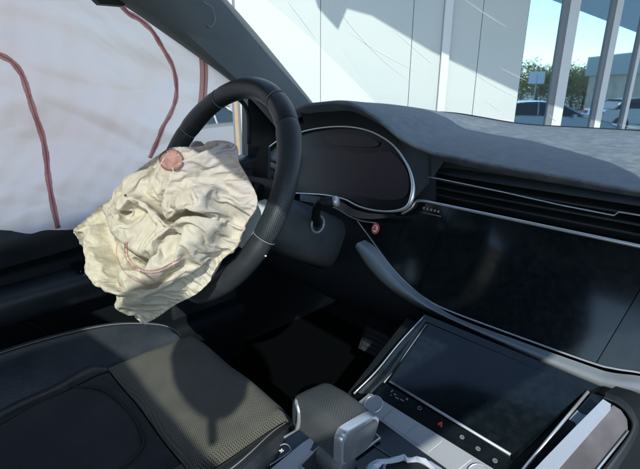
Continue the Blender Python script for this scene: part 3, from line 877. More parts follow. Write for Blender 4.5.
tube('vent_chrome_line', cr([PN(x, y, VP0, VN) for x, y in vs_px[:2]], 2) + [PN(x, y, VP0, VN) for x, y in vs_px[2:]] + [V((.45, .372, PN(640, 215.5, VP0, VN).z)), V((.74, .372, PN(640, 215.5, VP0, VN).z))], .0012, M['alu'], dash, 6)
for xx in (.135,):
    box('vent_divider', (xx, .398, (vz0 + vz1) / 2), .004, .045, vz1 - vz0, M['deep'], dash, .001)
0 and box('vent_thumb_wheel', PN(547, 203, VP0 + V((0, -.004, 0)), VN), .026, .014, .010, M['soft'], dash, .002)
# printed marks on the gloss surround
for dx in range(5):
    box('button_mark', FA(424 + dx * 3.6, 208 + dx * .9, .0008), .0042, .0008, .0045, M['thread'], dash, 0, ax=V((1, 0, 0)), ay=FN, az=V((0, .328, .945)))
tube('button_underline', [FA(418, 211.5, .0008), FA(441, 216.5, .0008)], .0006, M['thread'], dash, 4)
# structure below: body of dash, knee panel, glove side
loft('knee_panel', [[V((-.77, .36, 1.36)), V((-.6, .37, 1.345)), V((-.36, .37, 1.335)), V((-.20, .385, 1.24))], [V((-.77, .30, 1.27)), V((-.6, .30, 1.25)), V((-.36, .31, 1.235)), V((-.20, .34, 1.20))],
     [V((-.77, .30, 1.15)), V((-.6, .30, 1.13)), V((-.36, .31, 1.12)), V((-.18, .34, 1.12))], [V((-.77, .42, 1.06)), V((-.6, .42, 1.05)), V((-.36, .42, 1.04)), V((-.18, .42, 1.04))]], M['deep'], dash, 5)
loft('lower_dash', [[r4[2] + V((0, .004, .02)), r4[5] + V((0, .004, .02)), r4[-1] + V((0, .004, .02))], [V((-.20, .33, 1.16)), V((.1, .32, 1.15)), V((.74, .32, 1.15))], [V((-.2, .36, 1.0)), V((.1, .36, 1.0)), V((.74, .36, 1.0))]], M['deep'], dash, 5)
box('dash_core', (0, .55, 1.25), 1.5, .20, .32, M['deep'], dash, .02)
# left end of the dash with its own vent
loft('dash_end', [[V((-.775, .40, 1.44)), V((-.70, .35, 1.445)), V((-.62, .33, 1.44))], [V((-.775, .38, 1.40)), V((-.70, .33, 1.40)), V((-.62, .32, 1.39))], [V((-.775, .37, 1.35)), V((-.70, .33, 1.34)), V((-.62, .34, 1.33))]], M['soft'], dash, 5)
for k in range(3):
    tube('vent_slat', [V((-.765, .368, 1.375 + .022 * k)), V((-.70, .322, 1.375 + .022 * k)), V((-.63, .315, 1.37 + .022 * k))], .004, M['deep'], dash, 6, flat=.4)

# ---- red sticker
stk = FA(375.5, 228.5, .0045)
sx_, sz_ = V((1, 0, 0)), V((0, .328, .945))
def disc(name, c, a, bb, th, m, par, n=28):
    return prism(name, [c + sx_ * a * math.cos(k * 2 * math.pi / n) + sz_ * bb * math.sin(k * 2 * math.pi / n) for k in range(n)], th, m, par, n=FN, smooth=False)
st = thing('round_sticker', 'small round red and white sticker stuck below the driver display', 'sticker', stk)
disc('red_ring', stk, .0105, .0125, .0008, M['red'], st)
disc('white_field', stk + FN * .0006, .0066, .0082, .0006, M['white'], st)
box('black_mark', stk + FN * .0014 + sz_ * .0028, .0022, .0006, .003, M['blackp'], st, 0, ax=sx_, ay=FN, az=sz_)
box('black_mark', stk + FN * .0014 - sz_ * .0018 - sx_ * .001, .005, .0006, .0035, M['blackp'], st, 0, ax=(sx_ + sz_ * .5).normalized(), ay=FN, az=(sz_ - sx_ * .5).normalized())
box('red_bar', stk + FN * .0018, .013, .0005, .0014, M['red'], st, 0, ax=(sx_ - sz_ * .9).normalized(), ay=FN, az=(sz_ + sx_ * .9).normalized())

# ================================================================== STEERING WHEEL
WC = V((-.436, .009, 1.434)); TL = .49
WU = V((0, math.sin(TL), math.cos(TL))); WX = V((1, 0, 0)); WN = V((0, -math.cos(TL), math.sin(TL)))
wh = thing('steering_wheel', 'black leather steering wheel with perforated grip and the burst airbag hanging from its hub', 'steering wheel', WC)
def wp(x, y, o=0): return WC + WX * x + WU * y + WN * o
def wpx(px, py, o=0): return PN(px, py, WC + WN * o, WN)
R = .187
def rimr(a):
    # flattened bottom
    s = math.sin(a)
    r = R
    if s < -.93: r = min(R, .93 * R / -s)
    return r
NR = 144
def rimarc(a0, a1, r, n):
    return [wp(rimr(a) * math.cos(a), rimr(a) * math.sin(a)) for a in [a0 + (a1 - a0) * k / n for k in range(n + 1)]]
D = math.radians
def rimseg(name, a0, a1, m, n=40, tr=.0190, closed=False, perf=False):
    rows = []
    uvs = []
    for k in range(n + 1):
        a = D(a0 + (a1 - a0) * k / n)
        c = wp(rimr(a) * math.cos(a), rimr(a) * math.sin(a)); e = WX * math.cos(a) + WU * math.sin(a)
        thick = tr * (1 + .08 * math.exp(-((math.degrees(a) % 360 - 35) / 14) ** 2) + .08 * math.exp(-((math.degrees(a) % 360 - 145) / 14) ** 2))
        edge = 1 - .06 * math.exp(-(k / 1.2) ** 2) - .06 * math.exp(-((n - k) / 1.2) ** 2)
        row = [c + (e * math.cos(q) * 1.0 + WN * math.sin(q) * .92) * thick * edge for q in [i * 2 * math.pi / 20 for i in range(20)]]
        rows.append(row)
    vs, fs = grid(rows, closed_u=True)
    o = put(name, vs, fs, m, wh)
    uv = o.data.uv_layers.new(name='uv')
    for p in o.data.polygons:
        ks = [o.data.loops[l].vertex_index for l in p.loop_indices]
        cols = [i % 20 for i in ks]
        for l, i in zip(p.loop_indices, ks):
            cc = i % 20
            if max(cols) - min(cols) > 10 and cc < 10: cc += 20
            uv.data[l].uv = (R * D(a0 + (a1 - a0) * (i // 20) / n), cc * .0060)
    return o
rimseg('smooth_grip', 62, 118, M['leather'], 24)
rimseg('smooth_grip', 118.6, 150, M['leather'], 20)
rimseg('perforated_grip', -15.4, 42, M['perfl'], 36)
rimseg('smooth_grip', 42.4, 61.4, M['leather'], 12)
rimseg('perforated_grip', 150.6, 212, M['perfl'], 40)
rimseg('smooth_grip', 212.6, 344, M['leather'], 56)
for a in (-15.7, 61.7, 118.3, 150.3, 212.3):
    aa = D(a); c = wp(rimr(aa) * math.cos(aa), rimr(aa) * math.sin(aa)); e = WX * math.cos(aa) + WU * math.sin(aa)
    tube('rim_seam', [c + (e * math.cos(q) + WN * math.sin(q) * .92) * .0187 for q in [i * 2 * math.pi / 24 for i in range(24)]], .0007, M['thread'], wh, 5, closed=True)
# hub and spokes
hub = []
for o_, k in ((-.05, .70), (-.02, .95), (.0, 1), (.015, .9), (.02, .6)):
    hub.append([wp(.075 * k * math.cos(a) * 1.05, .065 * k * math.sin(a) - .005, o_) for a in [i * math.pi / 14 for i in range(28)]])
vs, fs = grid(hub, closed_u=True, cap=True); put('hub', vs, fs, M['soft'], wh)
def spoke(x0, y0, x1, y1, w0, w1, m, o0=-.005, o1=-.003, th=.02, name='spoke', lab=None):
    a, c = V((x0, y0, 0)), V((x1, y1, 0)); d = (c - a).normalized(); nn = V((-d.y, d.x, 0))
    P = [a + nn * w0, c + nn * w1, c - nn * w1, a - nn * w0]
    P = [wp(p.x, p.y, o) for p, o in zip(P, (o0, o1, o1, o0))]
    return prism(name, P, th, m, wh, n=WN, bevel=.006, seg=3, label=lab)
spoke(.06, .0, .172, .012, .034, .026, M['soft'])
spoke(-.06, .0, -.172, .012, .034, .026, M['soft'])
for s in (-1, 1):
    spoke(s * .022, -.05, s * .032, -.166, .012, .010, M['soft'])
sil = [wpx(236, 244, .006), wpx(243, 216, .006), wpx(254, 203, .004), wpx(265, 199, .002), wpx(270, 203, .0), wpx(265, 216, .0), wpx(256, 233, .002), wpx(244, 250, .004)]
prism('spoke_trim', sil, .008, mat('pale_satin_metal', (.62, .72, .78), .35, .1), wh, n=WN, bevel=.002, label='pale silver blade of the right spoke')
# shift paddle and switch pod behind the rim
pad = [wpx(258, 150, -.035), wpx(268, 146, -.035), wpx(268, 178, -.035), wpx(258, 185, -.035), wpx(252, 172, -.035)]
prism('shift_paddle', pad, .006, M['deep'], wh, n=WN, bevel=.002)
for k in range(2):
    box('spoke_switch', wp(.115 + k * .018, .014, .006), .012, .010, .022, M['deep'], wh, .003, ax=WX, ay=WN, az=WU)
col = thing('steering_column', 'dark grey steering column shroud with a stalk between wheel and display', 'steering column', WC - WN * .1)
rows = []
for t, a_, b_ in ((.045, .060, .045), (.10, .070, .052), (.18, .078, .056), (.27, .083, .060)):
    c = WC - WN * t + V((.004, 0, -.018 - .02 * t))
    rows.append([c + WX * a_ * math.copysign(abs(math.cos(q)) ** .55, math.cos(q)) + WU * b_ * math.copysign(abs(math.sin(q)) ** .6, math.sin(q)) for q in [i * math.pi / 16 for i in range(32)]])
vs, fs = grid(rows, closed_u=True, cap=True)
sh = put('column_shroud', vs, fs, M['shroud'], col)
colb = BVHTree.FromPolygons([tuple(v) for v in vs], fs)
hc = on(colb, 317, 224, .001) or PX(317, 224, -.35)
cring = [hc + V((.002, 0, 0)) + (V((0, 1, 0)) * math.cos(q) + V((0, 0, 1)) * math.sin(q)) * .0165 for q in [i * math.pi / 12 for i in range(24)]]
tube('stalk_collar', cring, .0028, M['trim'], col, 8, closed=True)
put('collar_recess', [p + V((.0005, 0, 0)) for p in cring], [tuple(range(24))], M['rubber'], col, False)
sp = cr([hc, PX(316, 214, hc.x + .018), PX(318, 206, hc.x + .032), PX(324, 201, hc.x + .05)], 6)
tube('wiper_stalk', sp, .0085, M['deep'], col, 12)
a_, c_ = PX(318, 203, hc.x + .035), PX(334, 201.5, hc.x + .062)
d_ = (c_ - a_).normalized()
st_ = tube('stalk_head', [a_, a_.lerp(c_, .3), c_], [.008, .0095, .010], M['deep'], col, 12)
tube('stalk_tip', [c_ + d_ * .0003, c_ + d_ * .004, c_ + d_ * .009], [.010, .0105, .008], M['alu'], col, 12)
lst = cr([wp(-.09, .02, -.1), wp(-.15, .035, -.095), wp(-.2, .05, -.09)], 4)
tube('indicator_stalk', lst, [.007] * len(lst), M['deep'], col, 10)
# ================================================================== CENTRE CONSOLE
con = thing('center_console', 'centre console with glossy climate screen, silver switch bar and grab handle', 'console', (0, 0, .85))
S0 = V((0, .22, 1.218)); SN = V((0, -.423, .906)).normalized(); ST = V((0, .906, .423)).normalized()
def SP(x, y, o=0): return PN(x, y, S0 + SN * o, SN)
def CZ(x, y, z=1.14): return PZ(x, y, z)
CX0, CX1 = -.158, .205
# body of the console
prof = [(.36, 1.14), (.232, 1.14), (.222, 1.205), (.06, 1.120), (.03, 1.118), (-.55, 1.118), (-.55, .84), (.36, .84)]
vs = [V((x, y, z)) for x in (CX0, CX1) for y, z in prof]; k = len(prof)
fs = [tuple(range(k))[::-1], tuple(range(k, 2 * k))] + [(i, (i + 1) % k, k + (i + 1) % k, k + i) for i in range(k)]
put('console_body', vs, fs, M['deep'], con, False)
# lower screen
prism('lower_screen', [SP(427, 323), SP(586, 389.5), SP(512, 455), SP(388, 382)], .02, M['screen'], con, n=SN, bevel=.0012)
prism('screen_frame_top', [SP(424, 314, -.002), SP(600, 386, -.002), SP(589, 391, -.002), SP(426, 321.5, -.002)], .02, M['gloss'], con, n=SN, bevel=.001)
tube('screen_chrome_edge', [SP(426, 324.5, .002), SP(384, 382.5, .002)], .0016, M['chrome'], con, 8)
tube('screen_chrome_edge', [SP(588, 391.5, .002), SP(555, 431, .002), SP(520, 473, .002)], .0022, M['chrome'], con, 8)
tube('lower_chrome_bar', [SP(390, 381.5, .0022), SP(450, 418, .0022), SP(510.5, 454.5, .0022)], .0020, M['alu'], con, 8)
# left strut with its chrome spine
a1 = [SP(425, 316, .012), SP(400, 343, .012), SP(377, 371, .012), SP(354, 394, .010)]
a2 = [SP(426, 322, .006), SP(405, 352, .006), SP(389, 374, .006), SP(370, 394, .004)]
a0 = [p + V((-.012, 0, -.05)) for p in a1]
loft('console_strut', [a0, a1, [p.lerp(q, .5) + SN * .001 for p, q in zip(a1, a2)], a2, [p - SN * .01 for p in a2]], M['gloss'], con, 6)
tube('strut_chrome', cr([p + SN * .001 for p in a1], 6), .0016, M['chrome'], con, 8)
# glossy key strip and its symbols
prism('key_strip', [SP(387, 384, .0), SP(511, 457, .0), SP(501, 474, .0), SP(368, 392.5, .0)], .02, M['gloss'], con, n=SN, bevel=.001)
def mark(cx, cy, w_, h_, m, name='key_symbol', lab=None):
    return box(name, SP(cx, cy, .0008), w_, h_, .0008, m, con, 0, ax=V((1, 0, 0)), ay=ST, az=SN, label=lab)
for q in ((392, 391, .0016, .004), (395, 394.5, .004, .0016), (397, 398, .006, .0013), (402, 400, .006, .0013), (407, 399, .0022, .0025), (391, 395, .002, .001)): mark(*q, M['thread'])
for cx, cy in ((419.5, 408), (462, 437), (478, 448.5), (495, 460.5)):
    c = SP(cx, cy, .0008)
    ringp = [c + (V((1, 0, 0)) * math.cos(q) * 1.15 + ST * math.sin(q)) * .0024 for q in [i * math.pi / 6 for i in range(12)]]
    r_ = tube('key_symbol', ringp, .00045, M['thread'], con, 4, closed=True)
    if cx > 430:
        for dy in (-.0012, .0012):
            box('symbol_line', c + ST * dy * .7, .0034, .0006, .0005, M['thread'], r_, 0, ax=V((1, 0, 0)), ay=ST, az=SN)
OFFX = V((1, 0, 0))
c = SP(440.5, 424, .0010)
tri = [c + OFFX * -.0045 - ST * .0032, c + OFFX * .0045 - ST * .0032, c + ST * .0048]
tri = [c + (p - c) * .75 for p in tri]
tube('hazard_triangle', tri, .0009, M['red'], con, 5, closed=True, label='small red warning triangle')
tube('hazard_triangle', [c + (p - c) * .45 for p in tri], .0007, M['red'], con, 5, closed=True, label='small red warning triangle')
# silver switch bar
bar = [SP(370, 392.5, .003), SP(502, 474, .003), SP(478, 493, .003), SP(357, 403, .003)]
prism('switch_bar', bar, .02, M['alu'], con, n=SN, bevel=.0022, seg=3)
def bw(u, v, o=0.0):
    a = bar[0].lerp(bar[1], u); d = bar[3].lerp(bar[2], u)
    return a.lerp(d, v) + SN * o
for k in range(3):
    u0 = .235 + .20 * k
    prism('switch_key', [bw(u0, .14, .0012), bw(u0 + .192, .14, .0012), bw(u0 + .192, .88, .0012), bw(u0, .88, .0012)], .004, M['alu'], con, n=SN, bevel=.0008)
for u in (.10, .93):
    kc = bw(u, .5, .002)
    kn = [kc + (OFFX * math.cos(q) * 1.0 + ST * math.sin(q)) * .0128 for q in [i * 2 * math.pi / 32 for i in range(32)]]
    kb = prism('start_button' if u < .5 else 'volume_knob', kn, .008, M['alu'], con, n=SN, bevel=.0016)
    tube('button_ring', [kc + (p - kc) * 1.08 + SN * .0002 for p in kn], .0009, M['chrome'], kb, 6, closed=True)
# right side: gloss strip, silver handle, side cheek
prism('right_gloss_strip', [SP(592, 393, .002), SP(603, 397, .002), SP(545, 462, .002), SP(520, 490, .002), SP(514, 482, .002)], .02, M['gloss'], con, n=SN, bevel=.001)
prism('strip_reflection', [SP(577, 410, .004), SP(583, 414.5, .004), SP(588, 415, .004), SP(577, 428, .004), SP(575.5, 422.5, .004), SP(569, 419, .004)], .002, M['trim'], con, n=SN, bevel=.0005)  # grey reflection in the gloss strip, put in as a coloured plate
hA = [SP(603, 399, .022), SP(611, 404, .024), SP(585, 434, .024), SP(559, 464, .024), SP(535, 494, .022), SP(519, 486, .022), SP(543, 460, .022), SP(574, 428, .022)]
prism('grab_handle', hA, .016, mat('bright_brushed_metal', (.46, .53, .60), .34, .4, bump=(240, .12, .0003)), con, n=SN, bevel=.003, seg=3)
hB = [SP(613, 405, .010), SP(621, 410, .008), SP(627, 419, .006), SP(628, 430, .006), SP(612, 450, .006), SP(590, 477, .006), SP(560, 510, .006), SP(540, 493, .012), SP(562, 464, .012), SP(587, 434, .012)]
prism('handle_cheek', hB, .02, mat('warm_grey_metal', (.095, .09, .095), .34, .4, dust=(12, .3, (.3, .3, .3))), con, n=SN, bevel=.002, seg=2)
tube('cheek_chrome', [SP(628.5, 431, .008), SP(597, 470, .008), SP(575, 498, .008)], .0013, M['chrome'], con, 8)
loft('console_shoulder', [[SP(606, 392, .002), SP(622, 399, .002), SP(634, 412, .002), SP(638, 432, .002), SP(618, 468, .002), SP(590, 502, .002)],
     [SP(604, 398, .012), SP(618, 404, .012), SP(629, 415, .012), SP(632, 430, .012), SP(612, 460, .012), SP(585, 492, .012)],
     [SP(604, 399, -.01), SP(616, 406, -.01), SP(625, 416, -.01), SP(629, 430, -.01), SP(610, 456, -.01), SP(583, 488, -.01)]], M['soft'], con, 6)
loft('console_side', [[SP(606, 392, .002), SP(622, 399, .002), SP(634, 412, .002), SP(638, 432, .002), SP(618, 468, .002), SP(590, 502, .002)],
     [SP(616, 386, -.02), SP(640, 394, -.02), SP(662, 412, -.03), SP(668, 440, -.04), SP(650, 480, -.05), SP(625, 520, -.05)]], M['deep'], con, 6)
# flat deck around the lever
deck = [CZ(304, 427), CZ(270, 447), CZ(225, 472), CZ(150, 516), CZ(210, 590), CZ(560, 540), CZ(480, 492, 1.14), CZ(357, 405, 1.138), CZ(348, 398, 1.138), CZ(335, 405)]
prism('console_deck', deck, .02, M['gloss'], con, n=V((0, 0, 1)), bevel=.001)
tube('deck_chrome_edge', [CZ(306, 424.5, 1.141), CZ(268, 446.5, 1.141), CZ(224, 471.5, 1.141), CZ(160, 510, 1.141)], .0018, M['chrome'], con, 8)
# parking brake keys
kp = cr([CZ(x, y, 1.1415) for x, y in ((232, 476), (258, 459.5), (281, 445), (287, 444.5), (290, 448), (288, 453), (262, 470), (238, 486), (230, 484))], 5, closed=True)
tube('key_outline', kp, .0009, M['trim'], con, 5, closed=True)
for cx, cy in ((262.5, 461.5), (281.5, 450.5)):
    c = CZ(cx, cy, 1.1412)
    s1_ = box('brake_key_symbol', c, .0062, .0016, .0008, M['white'], con, 0, ax=V((.7, .7, 0)), ay=V((-.7, .7, 0)))
    box('symbol_bar', c, .0016, .0062, .0007, M['white'], s1_, 0, ax=V((.7, .7, 0)), ay=V((-.7, .7, 0)))
# silver surround left of the lever and the shift gate
gp = [CZ(x, y, 1.1425) for x, y in ((318, 433), (302, 443), (262, 476), (300, 500), (345, 470), (330, 458), (310, 450))]
prism('lever_surround', gp, .006, M['alu'], con, n=V((0, 0, 1)), bevel=.0012)
gate = [CZ(x, y, 1.1435) for x, y in ((330, 436), (373, 431), (380, 438), (343, 466), (322, 483), (300, 466))]
tube('gate_chrome', gate, .0018, M['chrome'], con, 6, closed=True)
prism('gate_plate', [gate[0].lerp(g_, .985) for g_ in gate], .004, M['soft'], con, n=V((0, 0, 1)), smooth=False)
# cup holder with bright rim in front of the lower edge of the view
cup = cr([CZ(x, y, 1.1425) for x, y in ((384, 466), (396, 459.5), (412, 459), (428, 466), (440, 478), (420, 492), (392, 488))], 5, closed=True)
tube('cup_holder_rim', cup, .0022, M['chrome'], con, 6, closed=True)
prism('cup_holder_well', cup, .0015, M['rubber'], con, n=V((0, 0, 1)), smooth=False)
tube('deck_line', [CZ(368, 441, 1.141), CZ(400, 462, 1.141), CZ(440, 488, 1.141)], .0007, M['trim'], con, 5)

# ================================================================== SELECTOR LEVER
lev = thing('gear_lever', 'short gear selector with perforated leather top and silver end cap', 'gear lever', (-.06, -.05, 1.14))
sec = cr([V((0, y, z)) for y, z in ((-.0895, 1.196), (-.0890, 1.222), (-.0855, 1.2295), (-.0790, 1.2330), (-.050, 1.2300), (-.0310, 1.2260), (-.0235, 1.2190), (-.0220, 1.2110), (-.0300, 1.1920), (-.0370, 1.1865), (-.060, 1.184), (-.0820, 1.1870), (-.0875, 1.1900))], 5, closed=True)
cs = sum(sec, V()) / len(sec)
def secx(x, k, dy=0, dz=0): return [V((x, cs.y + (p.y - cs.y) * k + dy, cs.z + (p.z - cs.z) * k + dz)) for p in sec]
rows = [secx(-.1085, .90), secx(-.1065, .97), secx(-.100, 1.01, 0, .001), secx(-.075, 1.02, 0, .003), secx(-.05, 1.01, 0, .002), secx(-.0315, .99)]
vs, fs = grid(rows, closed_u=True, cap=True)
lt = put('leather_grip', vs, fs, M['knob'], lev)
sharp(lt, 50)
uv = lt.data.uv_layers.new(name='uv'); m_ = len(sec)
for p in lt.data.polygons:
    ks = [lt.data.loops[l].vertex_index for l in p.loop_indices]
    for l, i in zip(p.loop_indices, ks):
        cc = i % m_
        if max(q % m_ for q in ks) - min(q % m_ for q in ks) > m_ / 2 and cc < m_ / 2: cc += m_
        uv.data[l].uv = (vs[i].x, cc * .0046)
rows = [secx(-.0313, 1.01), secx(-.0285, 1.01), secx(-.0235, 1.0), secx(-.0205, .97), secx(-.0200, .90)]
vs, fs = grid(rows, closed_u=True, cap=True); ec = put('end_cap', vs, fs, M['chrome'], lev); sharp(ec, 40)
rows = [secx(-.0199, .86), secx(-.0185, .86), secx(-.0180, .83)]
vs, fs = grid(rows, closed_u=True, cap=True); ef = put('cap_face', vs, fs, M['capface'], ec); sharp(ef, 40)
# framed unlock key on the rear left corner
lp0 = V((-.098, -.0885, 1.207))
fr_ = [V((-.1085, -.072, 1.192)), V((-.1085, -.076, 1.2235)), V((-.101, -.086, 1.2285)), V((-.093, -.089, 1.222)), V((-.092, -.0905, 1.204)), V((-.098, -.0885, 1.191))]
tube('key_frame', cr(fr_, 4, True), .0027, M['chrome'], lev, 6, closed=True)
c_ = sum(fr_, V()) / 6
prism('unlock_key', [c_ + (p - c_) * .72 + V((-.002, -.003, 0)) for p in fr_], .006, M['gloss'], lev, n=V((-.45, -.89, 0)).normalized(), bevel=.001)
nk = []
for z, a, bb, dy in ((1.143, .026, .022, 0), (1.158, .022, .018, 0), (1.175, .019, .016, .0), (1.192, .022, .020, 0)):
    nk.append([V((-.062 + a * math.copysign(abs(math.cos(q)) ** .6, math.cos(q)), -.055 + dy + bb * math.copysign(abs(math.sin(q)) ** .6, math.sin(q)), z)) for q in [i * math.pi / 12 for i in range(24)]])
vs, fs = grid(nk, closed_u=True, cap=True); put('lever_neck', vs, fs, M['capface'], lev)

# ================================================================== PEDALS
def pedal(lab, c, w_, h_, kind):
    t = thing(kind, lab, 'pedal', c)
    az = V((0, .45, .89)); ay = V((0, -.89, .45)); ax = V((1, 0, 0))
    box('pedal_plate', c, w_, .012, h_, M['rubber'], t, .004, 2, ax, ay, az)
    nr = 5
    for k in range(nr):
        box('tread_bar', V(c) + ay * .008 + az * (h_ * (-.38 + .76 * k / (nr - 1))), w_ * .78, .005, .010, M['alu'] if kind == 'accelerator_pedal' else M['soft'], t, .002, 1, ax, ay, az)
    tube('pedal_arm', [V(c) - ay * .006, V(c) - ay * .05 + az * .12, V(c) - ay * .06 + az * .25], .008, M['deep'], t, 8)
pedal('ribbed accelerator pedal in the dark footwell beside the centre console', V((-.235, .42, .93)), .055, .17, 'accelerator_pedal')
pedal('wide brake pedal in the dark footwell left of the accelerator', V((-.36, .40, .98)), .10, .065, 'brake_pedal')
# vent grille on the footwell side of the console
for k in range(5):
    box('footwell_grille_bar', V((CX0 - .004, .13 + .030 * k, 1.04 - .012 * k)), .006, .006, .12, M['soft'], con, .001, ax=V((1, 0, 0)))

# ================================================================== LOOSE THINGS
# added pale film standing in for white reflections round the cup holder
M['gleam'] = mat('pale_reflection_film', (.50, .56, .62), .15, 0, trans=.3)
rnd = random.Random(11)
wp_px = [(366, 466), (372, 461), (384, 460), (396, 457), (404, 455), (409, 458), (420, 457), (431, 461), (444, 470), (446, 486), (430, 498), (380, 492), (364, 478)]
c0 = CZ(404, 474, 1.146)
wt = thing('reflection_film', 'pale film added for the white reflections round the cup holder', 'wrapper', c0)
outer = [CZ(x, y, 1.1435 + rnd.uniform(0, .004)) for x, y in wp_px]
rows = [outer]
for k, (s_, zz) in enumerate(((.90, .003), (.78, .006), (.70, .001))):
    rows.append([c0.lerp(p, s_ + rnd.uniform(-.05, .05)) + V((0, 0, zz + rnd.uniform(-.002, .003))) for p in outer])
vs, fs = grid(rows, closed_u=True); put('film', vs, fs, M['gleam'], wt, False)
M['shard'] = mat('glass_crumb', (.8, .86, .88), .1, 0, emit=None)
def shard(px, py, P, s, lab):
    o = thing if 0 else None
    bm = bmesh.new(); r2_ = random.Random(int(px * 7 + py))
    pts = [V((r2_.uniform(-1, 1), r2_.uniform(-1, 1), r2_.uniform(-.6, .6))) * s for _ in range(9)]
    for p in pts: bm.verts.new(P + p)
    bmesh.ops.convex_hull(bm, input=bm.verts)
    for v in [v for v in bm.verts if not v.link_faces]: bm.verts.remove(v)
    x = bmo('glass_crumb', bm, M['shard'], None, False)
    for v in x.data.vertices: v.co -= P
    x.location = P
    x['label'] = lab; x['category'] = 'glass crumb'; x['group'] = 'crumbs of broken glass'
for px, py, lab in ((80, 271.5, 'leftmost glass crumb on the black armrest switches'), (87, 269, 'glass crumb on the armrest between two others'), (93, 272, 'glass crumb on the armrest nearest the airbag edge'), (84, 275, 'lowest of the glass crumbs on the armrest')):
    shard(px, py, PZ(px, py, 1.2285), .0024, lab)
shard(266, 256, wpx(266, 256, .018), .0022, 'tiny bright glass crumb on the lower rim of the steering wheel')
shard(69, 229, PX(69, 231, -.80), .003, 'glass crumb on the door top at the corner of the white sheet')
# ================================================================== BURST DRIVER AIRBAG
BA = wpx(252, 190, .050); BB = PY(75, 230, -.20); BC = PY(145, 320, -.165)
BN = (BB - BA).cross(BC - BA).normalized()
if BN.dot(CAM - BA) < 0: BN = -BN
BU = (RT - BN * RT.dot(BN)).normalized(); BV = BN.cross(BU)
if BV.z < 0: BV = -BV
Z4 = [(32,235),(60,210),(95,180),(140,145),(160,115),(195,85),(230,60),(262,42),(300,40),(335,38),(345,28),(385,25),(415,38),(420,75),(440,110),(462,155),(460,185),(440,215),(425,250),(410,280),(380,305),(355,345),(352,355),(320,385),(270,410),(235,435),(205,452),(195,455),(165,425),(150,400),(150,385),(120,350),(95,320),(80,300),(55,275),(40,250)]
def z4(x, y): return (60 + .4264 * x, 130 + .4264 * y)
bag_out = [PN(*z4(*q), BA, BN) for q in Z4]
